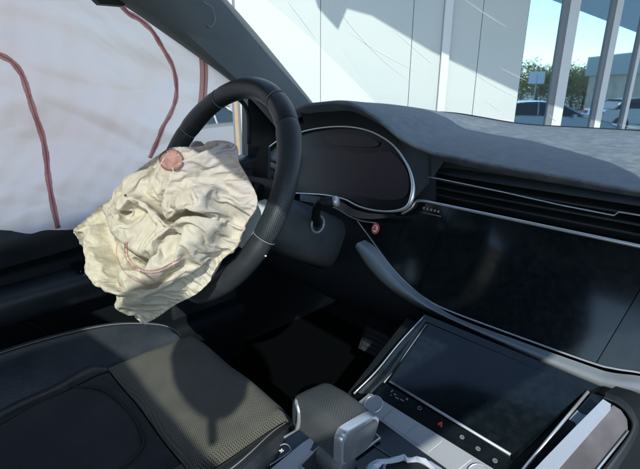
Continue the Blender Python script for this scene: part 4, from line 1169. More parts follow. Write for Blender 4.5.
# shift of every cloth point from its flat place, in tenths of a millimetre
BAG_ACROSS = [
0,0,0,0,0,0,0,0,0,0,0,0,0,0,0,0,0,0,0,0,0,0,0,0,0,0,0,0,0,0,0,0,0,0,0,0,0,0,0,0,
0,0,0,0,0,0,0,0,0,0,0,0,0,0,0,0,0,0,0,0,0,0,0,0,0,0,0,0,0,0,0,0,0,0,0,0,0,0,0,0,
0,0,0,0,0,0,0,0,0,0,0,0,0,0,0,0,0,0,0,0,0,0,0,0,0,0,0,0,0,0,0,0,0,0,0,0,0,0,0,0,
0,0,0,0,0,0,0,0,0,0,0,0,0,0,0,0,0,0,0,0,0,0,0,0,0,0,0,0,0,0,0,0,0,0,0,0,0,0,0,0,
0,0,0,0,0,0,0,0,0,0,0,0,0,0,0,0,0,0,0,0,0,0,0,0,0,0,0,0,0,0,0,0,0,0,0,0,0,0,0,0,
0,0,0,0,0,0,0,0,0,0,0,0,0,0,0,0,0,0,0,0,0,0,0,0,0,0,0,0,0,0,0,0,0,0,0,0,0,0,0,0,
0,0,0,0,0,0,0,0,0,0,0,0,0,0,0,0,0,0,0,0,0,0,0,0,0,0,0,0,0,0,0,0,0,2,12,10,-5,4,7,12,
-11,-15,-11,-6,2,8,-8,-12,-5,-11,-6,-2,-7,-5,1,2,9,7,-8,-26,-16,-11,-15,-5,-3,-5,4,1,-12,-8,0,3,-33,-31,-29,-27,-23,-13,-5,-6,
-12,-2,2,0,6,-12,-2,-13,-4,-20,-19,-14,-8,-17,-9,0,5,4,-10,5,-17,-8,-11,-4,-19,-14,-6,-4,-3,4,-19,-11,-3,6,-1,-8,-8,0,1,0,
4,5,-1,-28,-19,-14,-22,-16,-9,-11,-8,-23,-13,-7,6,-4,-5,2,4,-1,1,4,10,-10,-20,-34,-24,-31,-25,-17,-10,-5,-17,-25,-14,-7,-1,-6,1,7,
15,-14,-3,-11,-6,1,4,17,2,-18,-32,-23,-20,-19,-10,-19,-4,-25,-16,-8,-6,7,7,15,17,-18,-22,-12,-6,-1,-5,0,-7,1,5,-5,-12,-33,-25,-16,
-14,-6,-17,-12,-17,-12,-7,4,10,19,20,-6,1,-6,1,8,9,-6,-2,-4,10,14,-15,-21,-29,-31,-20,-20,-16,-4,-19,-18,-20,-13,-6,3,8,20,14,3,
9,-1,7,12,22,18,-2,7,-8,5,19,20,-10,-18,-23,-26,-13,-8,-6,-7,-20,-13,-14,-8,-1,12,17,13,11,14,8,15,20,26,29,-6,4,-8,-2,3,
6,22,19,18,10,6,1,-18,-19,-27,-22,-21,-13,-9,-4,-2,6,19,4,15,15,13,20,28,30,36,3,-5,-3,1,6,14,-11,-8,15,6,-3,-6,-6,-6,
6,9,1,-11,-6,4,4,-5,-4,4,13,10,12,20,26,27,33,38,43,13,6,2,5,17,-5,-3,4,-10,-2,-1,13,21,5,3,7,3,2,7,9,18,
3,11,14,4,9,4,8,16,16,28,32,33,42,49,54,27,20,15,18,22,-1,7,12,-11,-10,-3,-9,-5,5,10,8,17,34,29,30,29,20,28,29,30,
23,23,27,18,23,16,18,23,31,38,44,51,54,62,40,34,28,27,34,4,13,3,3,6,-13,-12,-11,0,-2,-7,-3,-6,1,13,21,39,39,28,38,41,
43,39,23,32,39,37,29,36,37,39,35,41,47,57,64,69,58,55,43,37,43,13,18,7,15,15,7,6,-11,3,-6,-2,5,10,-1,11,-1,8,20,31,
43,50,36,40,45,41,26,32,39,39,50,37,50,42,43,46,52,61,68,74,80,78,64,48,57,32,24,20,29,30,29,22,-10,-7,-13,-4,3,-13,-5,2,
-11,-2,1,9,22,31,37,34,47,38,49,27,24,32,36,37,37,45,55,42,41,53,58,64,73,79,85,89,93,76,72,48,45,46,41,43,33,13,3,-21,
-14,-17,-13,-2,-9,-1,7,-5,8,-11,1,13,21,26,29,28,39,44,51,20,23,30,41,45,49,52,61,60,67,68,71,74,81,80,89,94,95,105,87,76,
82,69,64,31,14,5,-6,-13,-13,-4,-22,-17,-7,0,-5,-1,8,-10,2,7,-5,4,12,21,24,23,27,36,44,14,25,33,37,26,37,43,47,50,59,61,
65,68,79,85,90,93,104,112,114,112,105,102,76,62,40,29,10,4,-10,-3,-27,-19,-10,-2,-15,-7,0,-6,1,5,-12,-4,5,12,3,11,12,25,27,31,
33,33,14,24,17,20,20,24,33,39,43,46,55,61,70,81,85,93,103,110,118,132,137,130,129,117,89,90,58,41,16,-1,-6,-3,-12,-2,-18,-14,-3,-2,
14,-7,-3,8,4,-7,2,13,13,3,14,14,24,18,13,12,15,12,-1,-3,7,14,20,28,34,48,51,63,70,82,86,100,107,117,127,129,142,145,155,150,
136,120,108,76,51,14,14,-20,-7,-16,-7,-11,-5,-7,8,-8,-1,-12,-3,2,11,-7,-3,4,-1,8,2,8,-3,-5,-10,-15,-15,-19,-15,-11,3,11,22,30,
38,48,54,63,66,78,85,96,101,114,118,130,143,150,166,167,162,152,123,87,50,44,7,-21,-14,-2,-20,-7,-8,2,0,2,-21,-22,-19,-15,-10,-8,1,4,
-16,-6,0,5,-4,-17,-32,-32,-35,-28,-21,-20,-8,-1,12,20,30,38,43,45,52,57,68,71,78,84,100,108,125,131,147,156,152,157,164,163,157,97,63,47,
2,-15,-3,2,-16,-5,-4,5,7,2,1,-35,-39,-30,-29,-21,-14,-13,-9,-19,-12,-6,-36,-46,-49,-53,-47,-36,-31,-18,-10,4,11,22,30,29,35,39,42,53,
56,55,65,70,83,91,104,117,130,144,160,157,147,151,164,171,133,97,62,27,-3,9,4,-12,-2,6,-12,8,-26,-19,-19,-13,-51,-44,-41,-35,-29,-27,-30,-20,
-14,-46,-55,-59,-60,-42,-43,-33,-22,-8,1,7,15,22,31,33,41,51,56,45,44,60,64,73,75,91,99,107,126,141,138,143,149,146,147,159,148,128,87,52,
12,-1,-6,3,7,1,2,-1,-18,-12,-34,-38,-33,-23,-34,-47,-46,-49,-44,-41,-34,-26,-52,-53,-44,-40,-51,-47,-38,-26,-12,-6,6,6,15,23,34,44,55,61,
61,41,48,52,57,64,76,88,97,113,119,129,135,140,150,147,140,150,149,135,119,63,44,13,3,10,18,20,6,4,9,-34,-39,-38,-44,-40,-32,-23,-42,-38,
-41,-41,-47,-43,-37,-32,-46,-50,-46,-42,-37,-38,-20,0,0,4,10,22,29,39,55,54,51,44,43,42,46,53,64,76,87,96,109,115,125,127,126,128,140,136,
142,124,126,128,95,60,31,13,23,30,28,24,7,-4,-5,6,-22,-40,-46,-34,-49,-45,-34,-39,-43,-54,-50,-34,-28,-23,-30,-26,-39,-33,-32,-18,-32,-11,15,7,
15,7,22,35,57,69,76,65,54,47,47,51,58,69,80,88,93,107,112,118,122,125,123,131,133,131,140,143,144,125,74,48,31,38,14,6,20,4,14,21,
-6,6,-11,-35,-39,-28,-48,-55,-59,-58,-54,-31,-21,-20,-12,-10,-10,-19,-18,-13,-20,0,-17,4,17,13,29,33,44,63,72,76,88,75,68,71,68,74,78,92,
103,113,116,120,105,104,108,113,122,130,126,133,146,158,167,144,104,69,46,37,38,7,-2,1,7,14,23,-7,4,-2,-28,-35,-23,-38,-41,-38,-32,-23,-16,-7,
-15,-10,-1,2,4,-8,7,10,-15,5,-7,13,53,38,58,67,77,84,89,95,93,98,89,85,98,102,115,124,128,132,129,132,113,116,118,111,108,107,115,140,
162,176,174,142,91,76,58,-5,5,11,-8,8,-6,6,8,15,23,-5,-6,0,-19,-25,-16,-16,-16,-21,-13,-7,-1,-11,-11,5,1,3,19,9,-8,4,-1,2,
8,46,52,66,76,75,85,93,102,107,84,90,97,107,114,121,114,121,130,139,147,153,159,167,167,154,155,122,111,122,150,161,183,153,128,88,4,-9,3,-11,
8,16,0,10,17,15,24,3,-6,4,-4,-17,-7,2,-9,-11,-1,-9,-11,-3,4,8,18,20,-8,-14,-14,-7,-5,0,30,51,71,80,81,81,84,100,104,109,
85,90,96,105,104,105,112,129,140,141,148,155,157,167,171,173,172,160,116,106,130,158,176,117,77,24,1,-11,-6,-2,-5,8,9,8,16,0,13,19,15,25,
20,-3,2,-2,-5,9,20,-1,3,12,-3,6,9,13,21,24,-6,0,-10,-13,-8,-6,17,46,69,80,88,76,84,90,102,98,102,101,111,108,124,138,150,165,
132,130,137,141,126,119,135,152,165,183,173,144,107,123,150,169,137,95,62,-2,-9,-10,0,1,-4,2,15,10,21,2,16,21,14,15,23,0,-2,0,11,20,
3,12,20,3,13,16,20,25,26,14,-8,11,-6,-1,-4,-1,39,77,82,91,86,82,89,87,97,104,96,103,125,130,141,159,152,160,152,137,145,148,149,101,
118,138,142,154,159,121,113,132,150,159,122,86,34,18,5,1,8,15,18,5,13,12,4,18,17,28,3,14,20,23,24,27,2,7,13,21,12,20,18,12,
19,17,13,16,26,19,-6,11,-4,7,14,9,36,69,88,92,78,73,86,78,93,99,106,110,120,120,131,121,118,117,149,136,158,159,157,125,88,102,127,145,
133,143,136,120,135,158,117,75,65,53,45,33,7,17,26,34,33,25,5,10,13,2,7,11,22,25,32,10,11,18,26,32,10,16,9,17,14,31,29,34,
29,7,13,17,18,22,-2,5,17,6,10,25,33,65,85,88,75,74,80,75,87,89,98,108,101,107,111,98,89,86,93,118,149,138,122,128,77,90,88,113,
139,127,122,133,125,145,154,106,98,89,70,62,49,11,24,35,30,38,10,5,-4,-2,7,-2,4,17,16,24,34,31,19,29,35,16,27,-1,9,26,29,34,
36,12,2,1,9,6,8,11,4,13,19,13,22,29,58,93,85,93,91,76,80,83,85,97,104,116,96,98,77,66,55,61,80,127,151,150,94,91,79,90,
85,108,129,133,108,116,129,148,146,110,115,97,58,70,2,22,34,32,18,32,32,10,11,9,16,-10,-6,7,14,21,33,20,28,43,25,36,23,35,13,5,
19,25,32,35,30,9,-2,-5,-1,7,0,1,9,17,18,26,39,59,80,90,100,95,101,102,91,98,100,103,111,88,89,75,58,45,34,56,99,118,151,96,
58,55,70,86,74,110,111,121,90,85,105,142,116,127,125,72,56,67,38,-18,-25,-9,11,27,39,-12,0,5,19,16,26,9,6,15,23,30,47,36,42,52,
29,39,33,28,17,13,18,27,34,30,25,-1,-9,-2,0,-8,1,10,23,28,24,40,51,74,102,89,99,106,94,103,106,92,107,107,82,94,72,54,31,33,
41,58,79,126,141,107,51,63,59,84,72,102,119,96,82,76,96,121,129,135,109,52,60,20,-11,-22,-30,-27,5,22,32,12,-11,6,14,17,24,36,24,19,
26,34,40,51,47,58,50,47,22,20,21,18,23,21,29,32,34,3,10,-11,-1,-5,5,17,23,27,40,35,46,63,81,77,85,92,87,96,87,86,99,84,
82,84,76,78,79,61,53,58,59,69,128,114,119,38,29,43,68,72,91,112,99,80,59,60,97,122,128,112,55,70,48,-3,-27,-48,-26,-3,26,43,7,19,
0,8,21,19,37,41,37,29,33,39,50,57,66,39,51,44,42,32,35,29,34,22,31,35,21,-9,-20,-10,0,16,32,41,40,38,37,43,38,57,62,68,
74,81,88,84,89,88,98,96,106,110,130,114,76,85,73,83,89,108,132,121,125,40,24,38,59,81,87,102,100,77,45,31,63,69,104,100,62,80,56,11,
-20,-30,-40,-6,24,31,2,9,13,29,13,26,39,37,43,38,36,37,47,53,45,57,50,56,57,45,48,42,41,23,26,36,21,4,-7,-5,15,28,48,67,
68,69,62,43,47,47,60,65,71,77,85,93,100,110,120,137,149,141,160,163,175,158,142,113,97,112,114,134,137,114,44,35,54,74,78,79,94,91,69,52,
8,6,44,62,76,71,82,62,10,2,-5,-42,3,24,-2,9,17,6,13,25,16,33,41,35,42,50,43,47,59,64,47,55,56,67,60,56,45,43,27,31,
31,23,25,14,16,29,46,66,76,74,79,66,71,59,58,65,73,80,88,92,104,124,143,153,167,177,182,189,187,195,154,164,143,162,119,108,130,135,143,124,
64,80,95,59,71,72,37,17,5,-10,2,-15,-25,3,29,51,73,71,24,26,-39,-39,4,7,16,8,20,32,30,12,23,30,36,44,31,32,42,49,56,50,
44,53,59,68,55,49,48,41,35,25,27,31,30,41,41,50,77,74,84,90,86,88,68,76,76,72,85,86,97,109,123,140,160,153,164,175,187,189,190,198,
206,206,203,191,163,144,115,128,133,143,149,177,155,106,76,66,31,-5,-30,-39,-57,-54,-62,-56,-47,6,42,33,65,55,-18,-47,-37,-4,17,-2,0,8,20,32,
31,37,6,13,23,30,37,40,51,46,53,45,56,50,56,71,56,53,40,33,31,28,28,32,42,49,71,81,88,107,101,106,113,91,96,75,80,91,87,99,
104,121,144,161,166,168,158,168,177,183,192,201,208,214,220,185,157,129,117,122,130,133,163,188,191,188,181,134,107,50,-28,-62,-84,-95,-100,-90,-81,-86,-23,2,
21,49,53,-30,-58,-36,2,31,26,7,15,14,26,12,12,11,18,21,29,19,26,32,38,45,58,47,50,62,67,55,58,51,34,36,39,30,41,53,62,70,
91,106,114,113,123,120,114,103,80,87,92,100,114,125,133,156,169,172,169,152,166,174,192,194,191,205,204,209,217,193,181,139,111,108,123,150,182,197,165,163,
155,130,97,52,-11,-77,-104,-107,-105,-103,-99,-95,-50,-11,9,41,53,-62,-61,-29,2,22,36,6,2,11,20,29,27,37,31,27,26,19,24,30,41,50,55,47,
54,50,65,52,41,47,34,33,44,55,71,84,96,97,113,120,133,114,123,106,102,87,95,103,111,120,139,161,166,166,160,148,151,168,184,191,199,202,201,207,
200,205,220,215,159,134,120,129,170,217,179,176,143,134,135,109,63,33,-20,-85,-74,-91,-82,-73,-70,-59,-36,-7,13,47,32,-73,-32,-5,16,31,-2,12,18,23,
13,17,22,19,8,22,23,24,35,44,39,50,56,45,50,53,43,29,37,40,48,67,82,93,107,106,114,129,133,128,122,109,96,97,104,113,118,134,152,161,
149,145,140,143,151,172,181,192,202,199,204,205,211,205,209,215,216,192,153,139,191,229,165,152,146,133,115,61,39,8,-16,-47,-51,-42,-43,-44,-35,-37,-21,-19,
10,29,11,13,-70,-36,-2,21,3,12,7,4,13,13,11,9,14,9,19,28,37,45,35,42,42,41,39,43,31,44,48,62,74,94,118,125,118,125,130,135,
122,112,111,97,102,110,118,135,149,156,157,150,138,140,152,170,182,190,190,203,200,200,204,210,209,215,213,221,221,204,165,175,226,153,125,119,114,110,65,66,
54,40,0,0,-7,-8,-7,2,-7,-1,-7,23,32,-11,-6,-16,-64,-21,8,23,22,-1,8,-2,0,7,16,27,9,19,28,37,49,36,41,35,39,32,34,41,
56,61,89,111,129,126,124,139,142,140,141,126,106,98,104,115,127,146,148,151,146,139,132,142,158,182,196,194,208,198,208,198,198,204,211,215,197,198,204,212,
214,191,226,174,107,95,88,79,70,75,66,60,52,28,32,25,22,24,27,0,9,13,25,41,-28,-55,-64,-71,-26,0,15,28,-11,-2,6,10,17,0,11,17,
25,35,33,39,45,20,28,32,46,52,73,100,121,137,151,151,145,154,122,120,122,119,99,109,120,131,140,131,124,125,123,132,142,166,181,196,211,200,209,200,
208,194,202,209,213,226,179,191,205,216,225,231,192,95,67,75,57,54,46,46,44,46,40,42,41,41,29,36,6,12,7,16,28,43,-24,-16,-40,-88,-46,-15,
10,23,-8,0,9,10,-2,4,7,16,22,28,36,27,35,25,31,41,53,70,97,113,128,134,140,153,143,126,103,104,102,101,116,119,128,130,113,120,115,119,
128,152,170,190,195,197,207,199,211,199,208,196,202,215,220,216,191,203,210,220,237,188,124,49,38,48,28,36,33,31,30,21,16,19,28,28,31,36,28,24,
13,16,5,4,19,-24,-97,-113,-60,-27,2,25,21,0,-7,-1,-1,3,9,17,23,14,17,21,31,32,44,62,84,95,98,123,134,139,136,113,87,85,97,103,
111,115,116,113,104,107,105,121,140,160,181,186,197,207,192,196,196,203,202,209,198,205,212,190,197,204,201,203,210,207,123,62,13,15,5,14,12,7,1,0,
1,-2,0,1,9,4,9,-14,-19,-26,-10,9,19,-10,-75,-101,-134,-71,-38,-5,-4,10,5,-7,-1,4,-1,6,11,4,10,14,20,19,27,54,67,73,75,88,
118,125,110,97,74,78,85,95,103,107,102,94,95,101,108,131,144,165,177,189,195,203,208,191,193,192,192,202,211,207,196,201,182,195,189,202,194,202,138,57,
1,-5,6,-14,-11,-12,-13,-8,-11,-12,-9,-4,-3,-18,-15,-18,-43,-39,-34,-9,13,-30,-61,-117,-158,-129,-87,-48,-36,-3,-12,3,7,-6,-3,-1,-4,-2,11,6,
5,19,39,36,46,51,79,82,83,86,74,65,74,83,91,96,97,88,87,91,108,126,145,154,162,180,176,181,193,198,206,197,189,198,192,198,198,202,195,166,
176,185,186,198,182,137,58,3,-20,-23,-24,-29,-32,-24,-25,-23,-21,-17,-13,-22,-17,-29,-26,-26,-28,-22,-44,-15,2,-69,-109,-149,-177,-144,-104,-69,-42,-32,-19,-3,
4,-15,-13,-9,1,-10,-9,3,22,28,49,50,62,75,60,52,54,59,68,78,84,87,89,84,95,104,136,156,162,175,184,172,172,173,182,189,198,201,209,190,
196,189,189,195,172,156,165,171,181,182,140,82,30,-16,-15,-42,-41,-39,-44,-43,-43,-42,-38,-35,-35,-44,-42,-53,-47,-44,-35,-29,-18,-41,-11,-13,-84,-127,-187,-195,
-155,-136,-93,-50,-23,-16,-17,-10,-10,-10,1,4,-10,8,15,29,45,51,60,45,47,54,57,61,72,77,79,79,84,115,138,162,183,174,191,197,209,199,205,196,
180,189,199,201,211,181,190,181,188,180,151,158,167,176,156,68,20,-20,-30,-24,-29,-72,-67,-61,-61,-58,-59,-58,-60,-69,-81,-78,-74,-65,-56,-51,-42,-33,-54,-42,
-28,-23,-109,-150,-200,-181,-152,-133,-100,-50,-44,-10,0,-6,-9,-4,7,-9,0,14,32,36,42,42,47,50,53,52,67,76,80,86,97,144,163,179,204,195,198,204,
214,202,192,182,187,180,187,190,197,202,174,182,175,183,153,149,151,156,117,53,2,-47,-32,-34,-47,-78,-78,-75,-73,-72,-75,-85,-84,-79,-97,-90,-97,-91,-73,-69,
-53,-51,-42,-51,-43,-35,-36,-101,-183,-177,-212,-177,-132,-93,-41,-36,4,-9,-5,8,12,4,17,25,34,43,44,46,46,43,63,79,81,91,112,149,171,188,218,221,
224,207,220,181,173,166,172,175,179,185,187,192,198,174,162,170,162,143,157,149,107,48,-45,-60,-57,-86,-110,-98,-102,-99,-99,-102,-98,-87,-84,-91,-88,-114,-123,-116,
-101,-90,-84,-69,-60,-68,-57,-62,-57,-54,-109,-178,-171,-223,-172,-112,-87,-34,-21,11,0,12,17,7,15,23,33,28,33,37,37,53,79,73,86,111,195,197,227,225,
216,223,220,220,184,156,154,151,161,166,174,173,179,178,154,141,156,140,140,148,121,85,31,-61,-74,-68,-82,-72,-118,-116,-104,-123,-115,-105,-93,-109,-114,-119,-108,-112,
-143,-127,-117,-109,-93,-87,-75,-74,-61,-74,-79,-67,-140,-144,-226,-176,-129,-113,-60,-20,-14,7,7,18,7,15,22,16,19,21,31,49,62,103,76,108,177,224,229,235,
221,230,201,197,176,142,131,134,141,147,158,160,164,161,160,144,143,121,124,134,91,35,-22,-75,-74,-70,-63,-55,-84,-117,-127,-116,-140,-134,-117,-131,-135,-138,-140,-137,
-128,-156,-142,-139,-119,-112,-97,-93,-82,-92,-90,-76,-89,-143,-226,-185,-156,-130,-88,-44,-13,4,12,3,16,17,11,13,26,40,62,110,81,88,156,211,247,233,249,229,
220,173,179,144,128,142,118,124,136,141,146,146,134,127,114,108,113,121,75,15,-42,-76,-73,-67,-59,-52,-46,-69,-103,-133,-147,-158,-149,-132,-151,-155,-160,-163,-155,-156,
-165,-159,-145,-138,-119,-111,-100,-107,-98,-90,-81,-147,-192,-213,-176,-147,-94,-53,-16,7,2,11,11,3,10,23,28,48,94,127,82,127,188,196,249,248,258,210,197,149,
153,124,134,146,103,113,122,127,123,119,110,112,97,106,109,69,-17,-52,-79,-73,-65,-61,-50,-43,-39,-50,-94,-127,-153,-169,-167,-150,-161,-143,-149,-170,-174,-170,-159,-148,
-148,-143,-132,-122,-118,-114,-109,-102,-98,-130,-174,-191,-153,-102,-63,-24,-6,3,11,12,27,34,81,134,131,87,142,175,169,227,257,252,215,159,124,120,127,133,149,93,
94,101,105,105,90,95,95,98,92,32,-26,-69,-69,-52,-62,-56,-53,-39,-32,-34,-42,-66,-109,-145,-183,-172,-158,-148,-150,-169,-165,-165,-159,-157,-142,-137,-137,-134,-122,-125,
-124,-120,-122,-130,-146,-186,-155,-103,-71,-30,8,4,19,38,60,104,156,134,97,141,133,137,199,219,202,169,116,116,119,129,122,136,73,86,82,82,80,79,74,79,
67,26,-43,-70,-56,-50,-37,-54,-44,-34,-34,-21,-33,-28,-65,-96,-138,-194,-187,-179,-170,-164,-153,-150,-146,-145,-148,-139,-128,-128,-131,-129,-120,-118,-140,-156,-179,-190,-151,-113,
-60,-33,5,6,23,38,87,135,153,116,91,133,96,126,153,152,157,101,94,109,122,105,103,92,57,57,59,58,55,60,62,28,-15,-44,-57,-43,-38,-30,-45,-44,
-32,-26,-24,-15,-16,-22,-42,-85,-173,-184,-195,-181,-176,-166,-149,-146,-138,-135,-145,-136,-152,-143,-136,-137,-125,-171,-184,-195,-188,-141,-110,-63,-29,-7,8,33,56,101,141,140,
111,74,110,109,91,69,83,72,90,91,103,106,98,67,53,54,49,47,38,50,50,4,-24,-30,-47,-44,-34,-22,-38,-35,-35,-29,-22,-13,-4,-4,-16,-36,-114,-201,
-225,-209,-191,-168,-168,-153,-150,-147,-141,-134,-156,-149,-140,-144,-137,-197,-200,-198,-176,-142,-101,-59,-32,33,63,108,141,132,70,62,76,94,88,64,63,68,72,89,112,113,
62,38,45,39,39,46,45,25,8,-38,-41,-44,-37,-33,-25,-16,-18,-25,-16,-23,-11,-7,7,7,-7,-45,-139,-204,-222,-202,-181,-163,-171,-162,-162,-153,-146,-166,-159,-145,
-164,-159,-193,-193,-193,-176,-138,-102,-67,-39,30,69,98,90,88,98,49,59,37,59,69,71,70,57,87,123,83,43,26,31,32,29,28,-5,-30,-53,-48,-36,-31,-25,
-26,-15,-27,-14,-8,-13,-13,-4,2,18,13,-7,-47,-158,-211,-214,-194,-176,-177,-160,-175,-164,-163,-159,-158,-156,-156,-167,-150,-188,-183,-155,-125,-91,-60,-21,39,52,79,106,
111,84,34,54,35,41,47,40,62,43,74,112,83,47,5,9,2,6,-31,-51,-47,-32,-39,-25,-27,-23,-26,-25,-21,-11,-2,0,-2,6,14,25,21,-6,-65,-161,
-218,-214,-201,-191,-169,-165,-179,-171,-165,-168,-168,-171,-169,-157,-143,-169,-135,-113,-86,-50,-21,27,53,78,94,58,38,23,22,29,-1,-4,17,18,40,69,91,53,-4,-12,
-17,-8,-43,-50,-31,-20,-12,-28,-24,-16,-21,-12,-9,-13,-3,9,3,7,15,23,36,30,-22,-106,-161,-221,-209,-203,-183,-188,-179,-182,-176,-192,-186,-182,-173,-161,-148,-127,
-117,-103,-78,-43,-22,28,50,60,59,74,40,34,24,-3,-14,-17,-5,12,41,75,61,-5,-25,-27,-15,-10,-45,-22,-13,-15,-27,-20,-18,-12,-9,-7,-7,1,11,9,
20,19,25,36,52,32,-40,-139,-164,-220,-204,-207,-202,-199,-190,-186,-186,-195,-180,-170,-156,-145,-131,-115,-94,-56,-31,-20,17,22,36,46,61,61,48,51,-3,-1,-18,-2,
24,51,63,2,-8,-5,2,21,-41,-27,-20,-14,-13,-20,-11,-1,-7,2,1,7,14,18,27,22,29,36,38,58,8,-52,-148,-212,-206,-196,-188,-182,-210,-210,-207,-200,
-185,-171,-155,-137,-120,-102,-77,-58,-24,-10,19,35,43,37,51,59,37,-5,5,-14,4,35,47,21,25,20,25,40,-22,-10,-8,-11,-5,-12,-8,-1,-3,5,15,12,
21,12,16,30,31,36,43,39,48,8,-58,-147,-229,-227,-198,-191,-175,-200,-198,-175,-173,-165,-142,-125,-107,-84,-74,-43,-27,-2,14,12,19,31,29,39,-4,9,-18,1,
8,22,30,40,35,41,48,29,-15,-7,-8,-6,1,-7,4,9,12,3,10,21,26,36,29,37,44,32,32,39,35,2,-115,-194,-206,-235,-233,-211,-184,-186,-172,-157,
-163,-130,-108,-92,-69,-53,-25,-22,-12,0,8,10,30,-3,14,-22,-7,4,18,18,23,29,35,36,14,-20,-7,5,8,-6,0,5,13,-4,-1,6,18,30,33,26,
34,40,34,30,33,38,23,-69,-119,-178,-238,-235,-224,-220,-212,-167,-151,-157,-138,-107,-97,-72,-51,-27,-9,7,-2,8,-3,11,-19,-9,0,10,8,16,18,24,30,9,
-20,-14,-2,-5,12,2,10,19,-13,0,8,13,25,27,30,28,36,45,42,42,11,16,0,-8,-105,-171,-236,-233,-242,-236,-202,-164,-156,-123,-116,-103,-79,-53,-32,-19,
-3,-2,4,-16,-10,-5,5,11,7,11,8,18,12,-16,-7,-5,-13,3,14,16,3,1,-14,-11,-2,3,14,24,24,26,29,32,31,44,5,17,22,-6,-93,-177,
-227,-253,-253,-236,-208,-157,-138,-99,-80,-79,-65,-43,-27,-13,-1,2,6,-1,6,15,6,8,4,-14,-9,1,-22,-21,-7,6,12,0,12,-10,-10,-12,-6,2,15,22,
27,27,22,26,39,34,24,25,31,-3,-88,-110,-199,-234,-240,-227,-194,-164,-111,-111,-69,-55,-49,-30,-6,-6,4,7,3,-10,-4,-1,14,1,-1,-22,-24,-13,-1,10,
1,2,1,-5,-20,-13,-4,3,9,19,30,34,19,34,40,22,24,29,43,0,-48,-82,-140,-190,-210,-210,-175,-136,-107,-111,-55,-42,-27,-10,-7,3,9,18,-6,1,
2,-13,-3,6,-23,-19,-9,4,10,1,10,0,-22,-20,-12,-5,-1,8,17,7,14,25,37,46,43,41,35,42,-15,-22,-53,-98,-155,-181,-183,-162,-137,-99,-99,-41,
-19,-14,-1,7,-6,1,6,11,8,0,10,-22,-9,-2,8,8,5,5,-21,-28,-21,-12,-6,0,6,15,15,21,31,39,39,36,22,34,41,11,10,-4,-47,-89,
-147,-159,-145,-127,-84,-82,-25,-6,5,-1,2,3,-4,-8,2,11,-17,-3,4,-2,-1,5,-15,-12,-15,-21,-17,-10,-3,0,9,2,0,5,7,9,14,24,32,43,
31,2,9,-18,-60,-95,-121,-112,-96,-113,-61,-31,-21,-12,-3,-5,1,-2,6,1,-11,-2,1,8,0,-10,-3,-16,-7,-10,-17,-12,-6,3,-4,1,2,7,11,19,
19,25,31,36,4,15,19,3,-26,-60,-86,-76,-102,-83,-53,-19,-2,4,-3,2,-2,-6,-8,4,8,-5,5,-3,8,-12,-6,-22,-15,-10,-3,7,12,17,18,20,
25,10,14,24,27,33,19,21,24,20,-2,-50,-57,-65,-85,-63,-31,-10,-1,6,-2,-7,-1,7,-8,-1,8,8,6,11,-11,2,-12,-4,5,10,14,22,20,23,
1,8,8,13,18,13,15,23,10,20,2,-42,-32,-61,-44,-22,-13,-7,-9,-4,7,-13,-5,3,8,-6,2,5,17,-9,-9,-2,6,13,16,-3,-3,-3,2,2,
1,-4,5,15,19,6,11,19,-9,-21,-38,-35,-21,-6,4,-11,-9,0,4,7,-1,-1,-7,-4,-2,-3,0,-2,5,-6,5,-1,-14,-10,-8,0,8,7,5,0,
9,-13,-3,-14,-5,-13,1,1,-7,2,0,-6,-10,-5,-1,2,8,-1,-3,1]
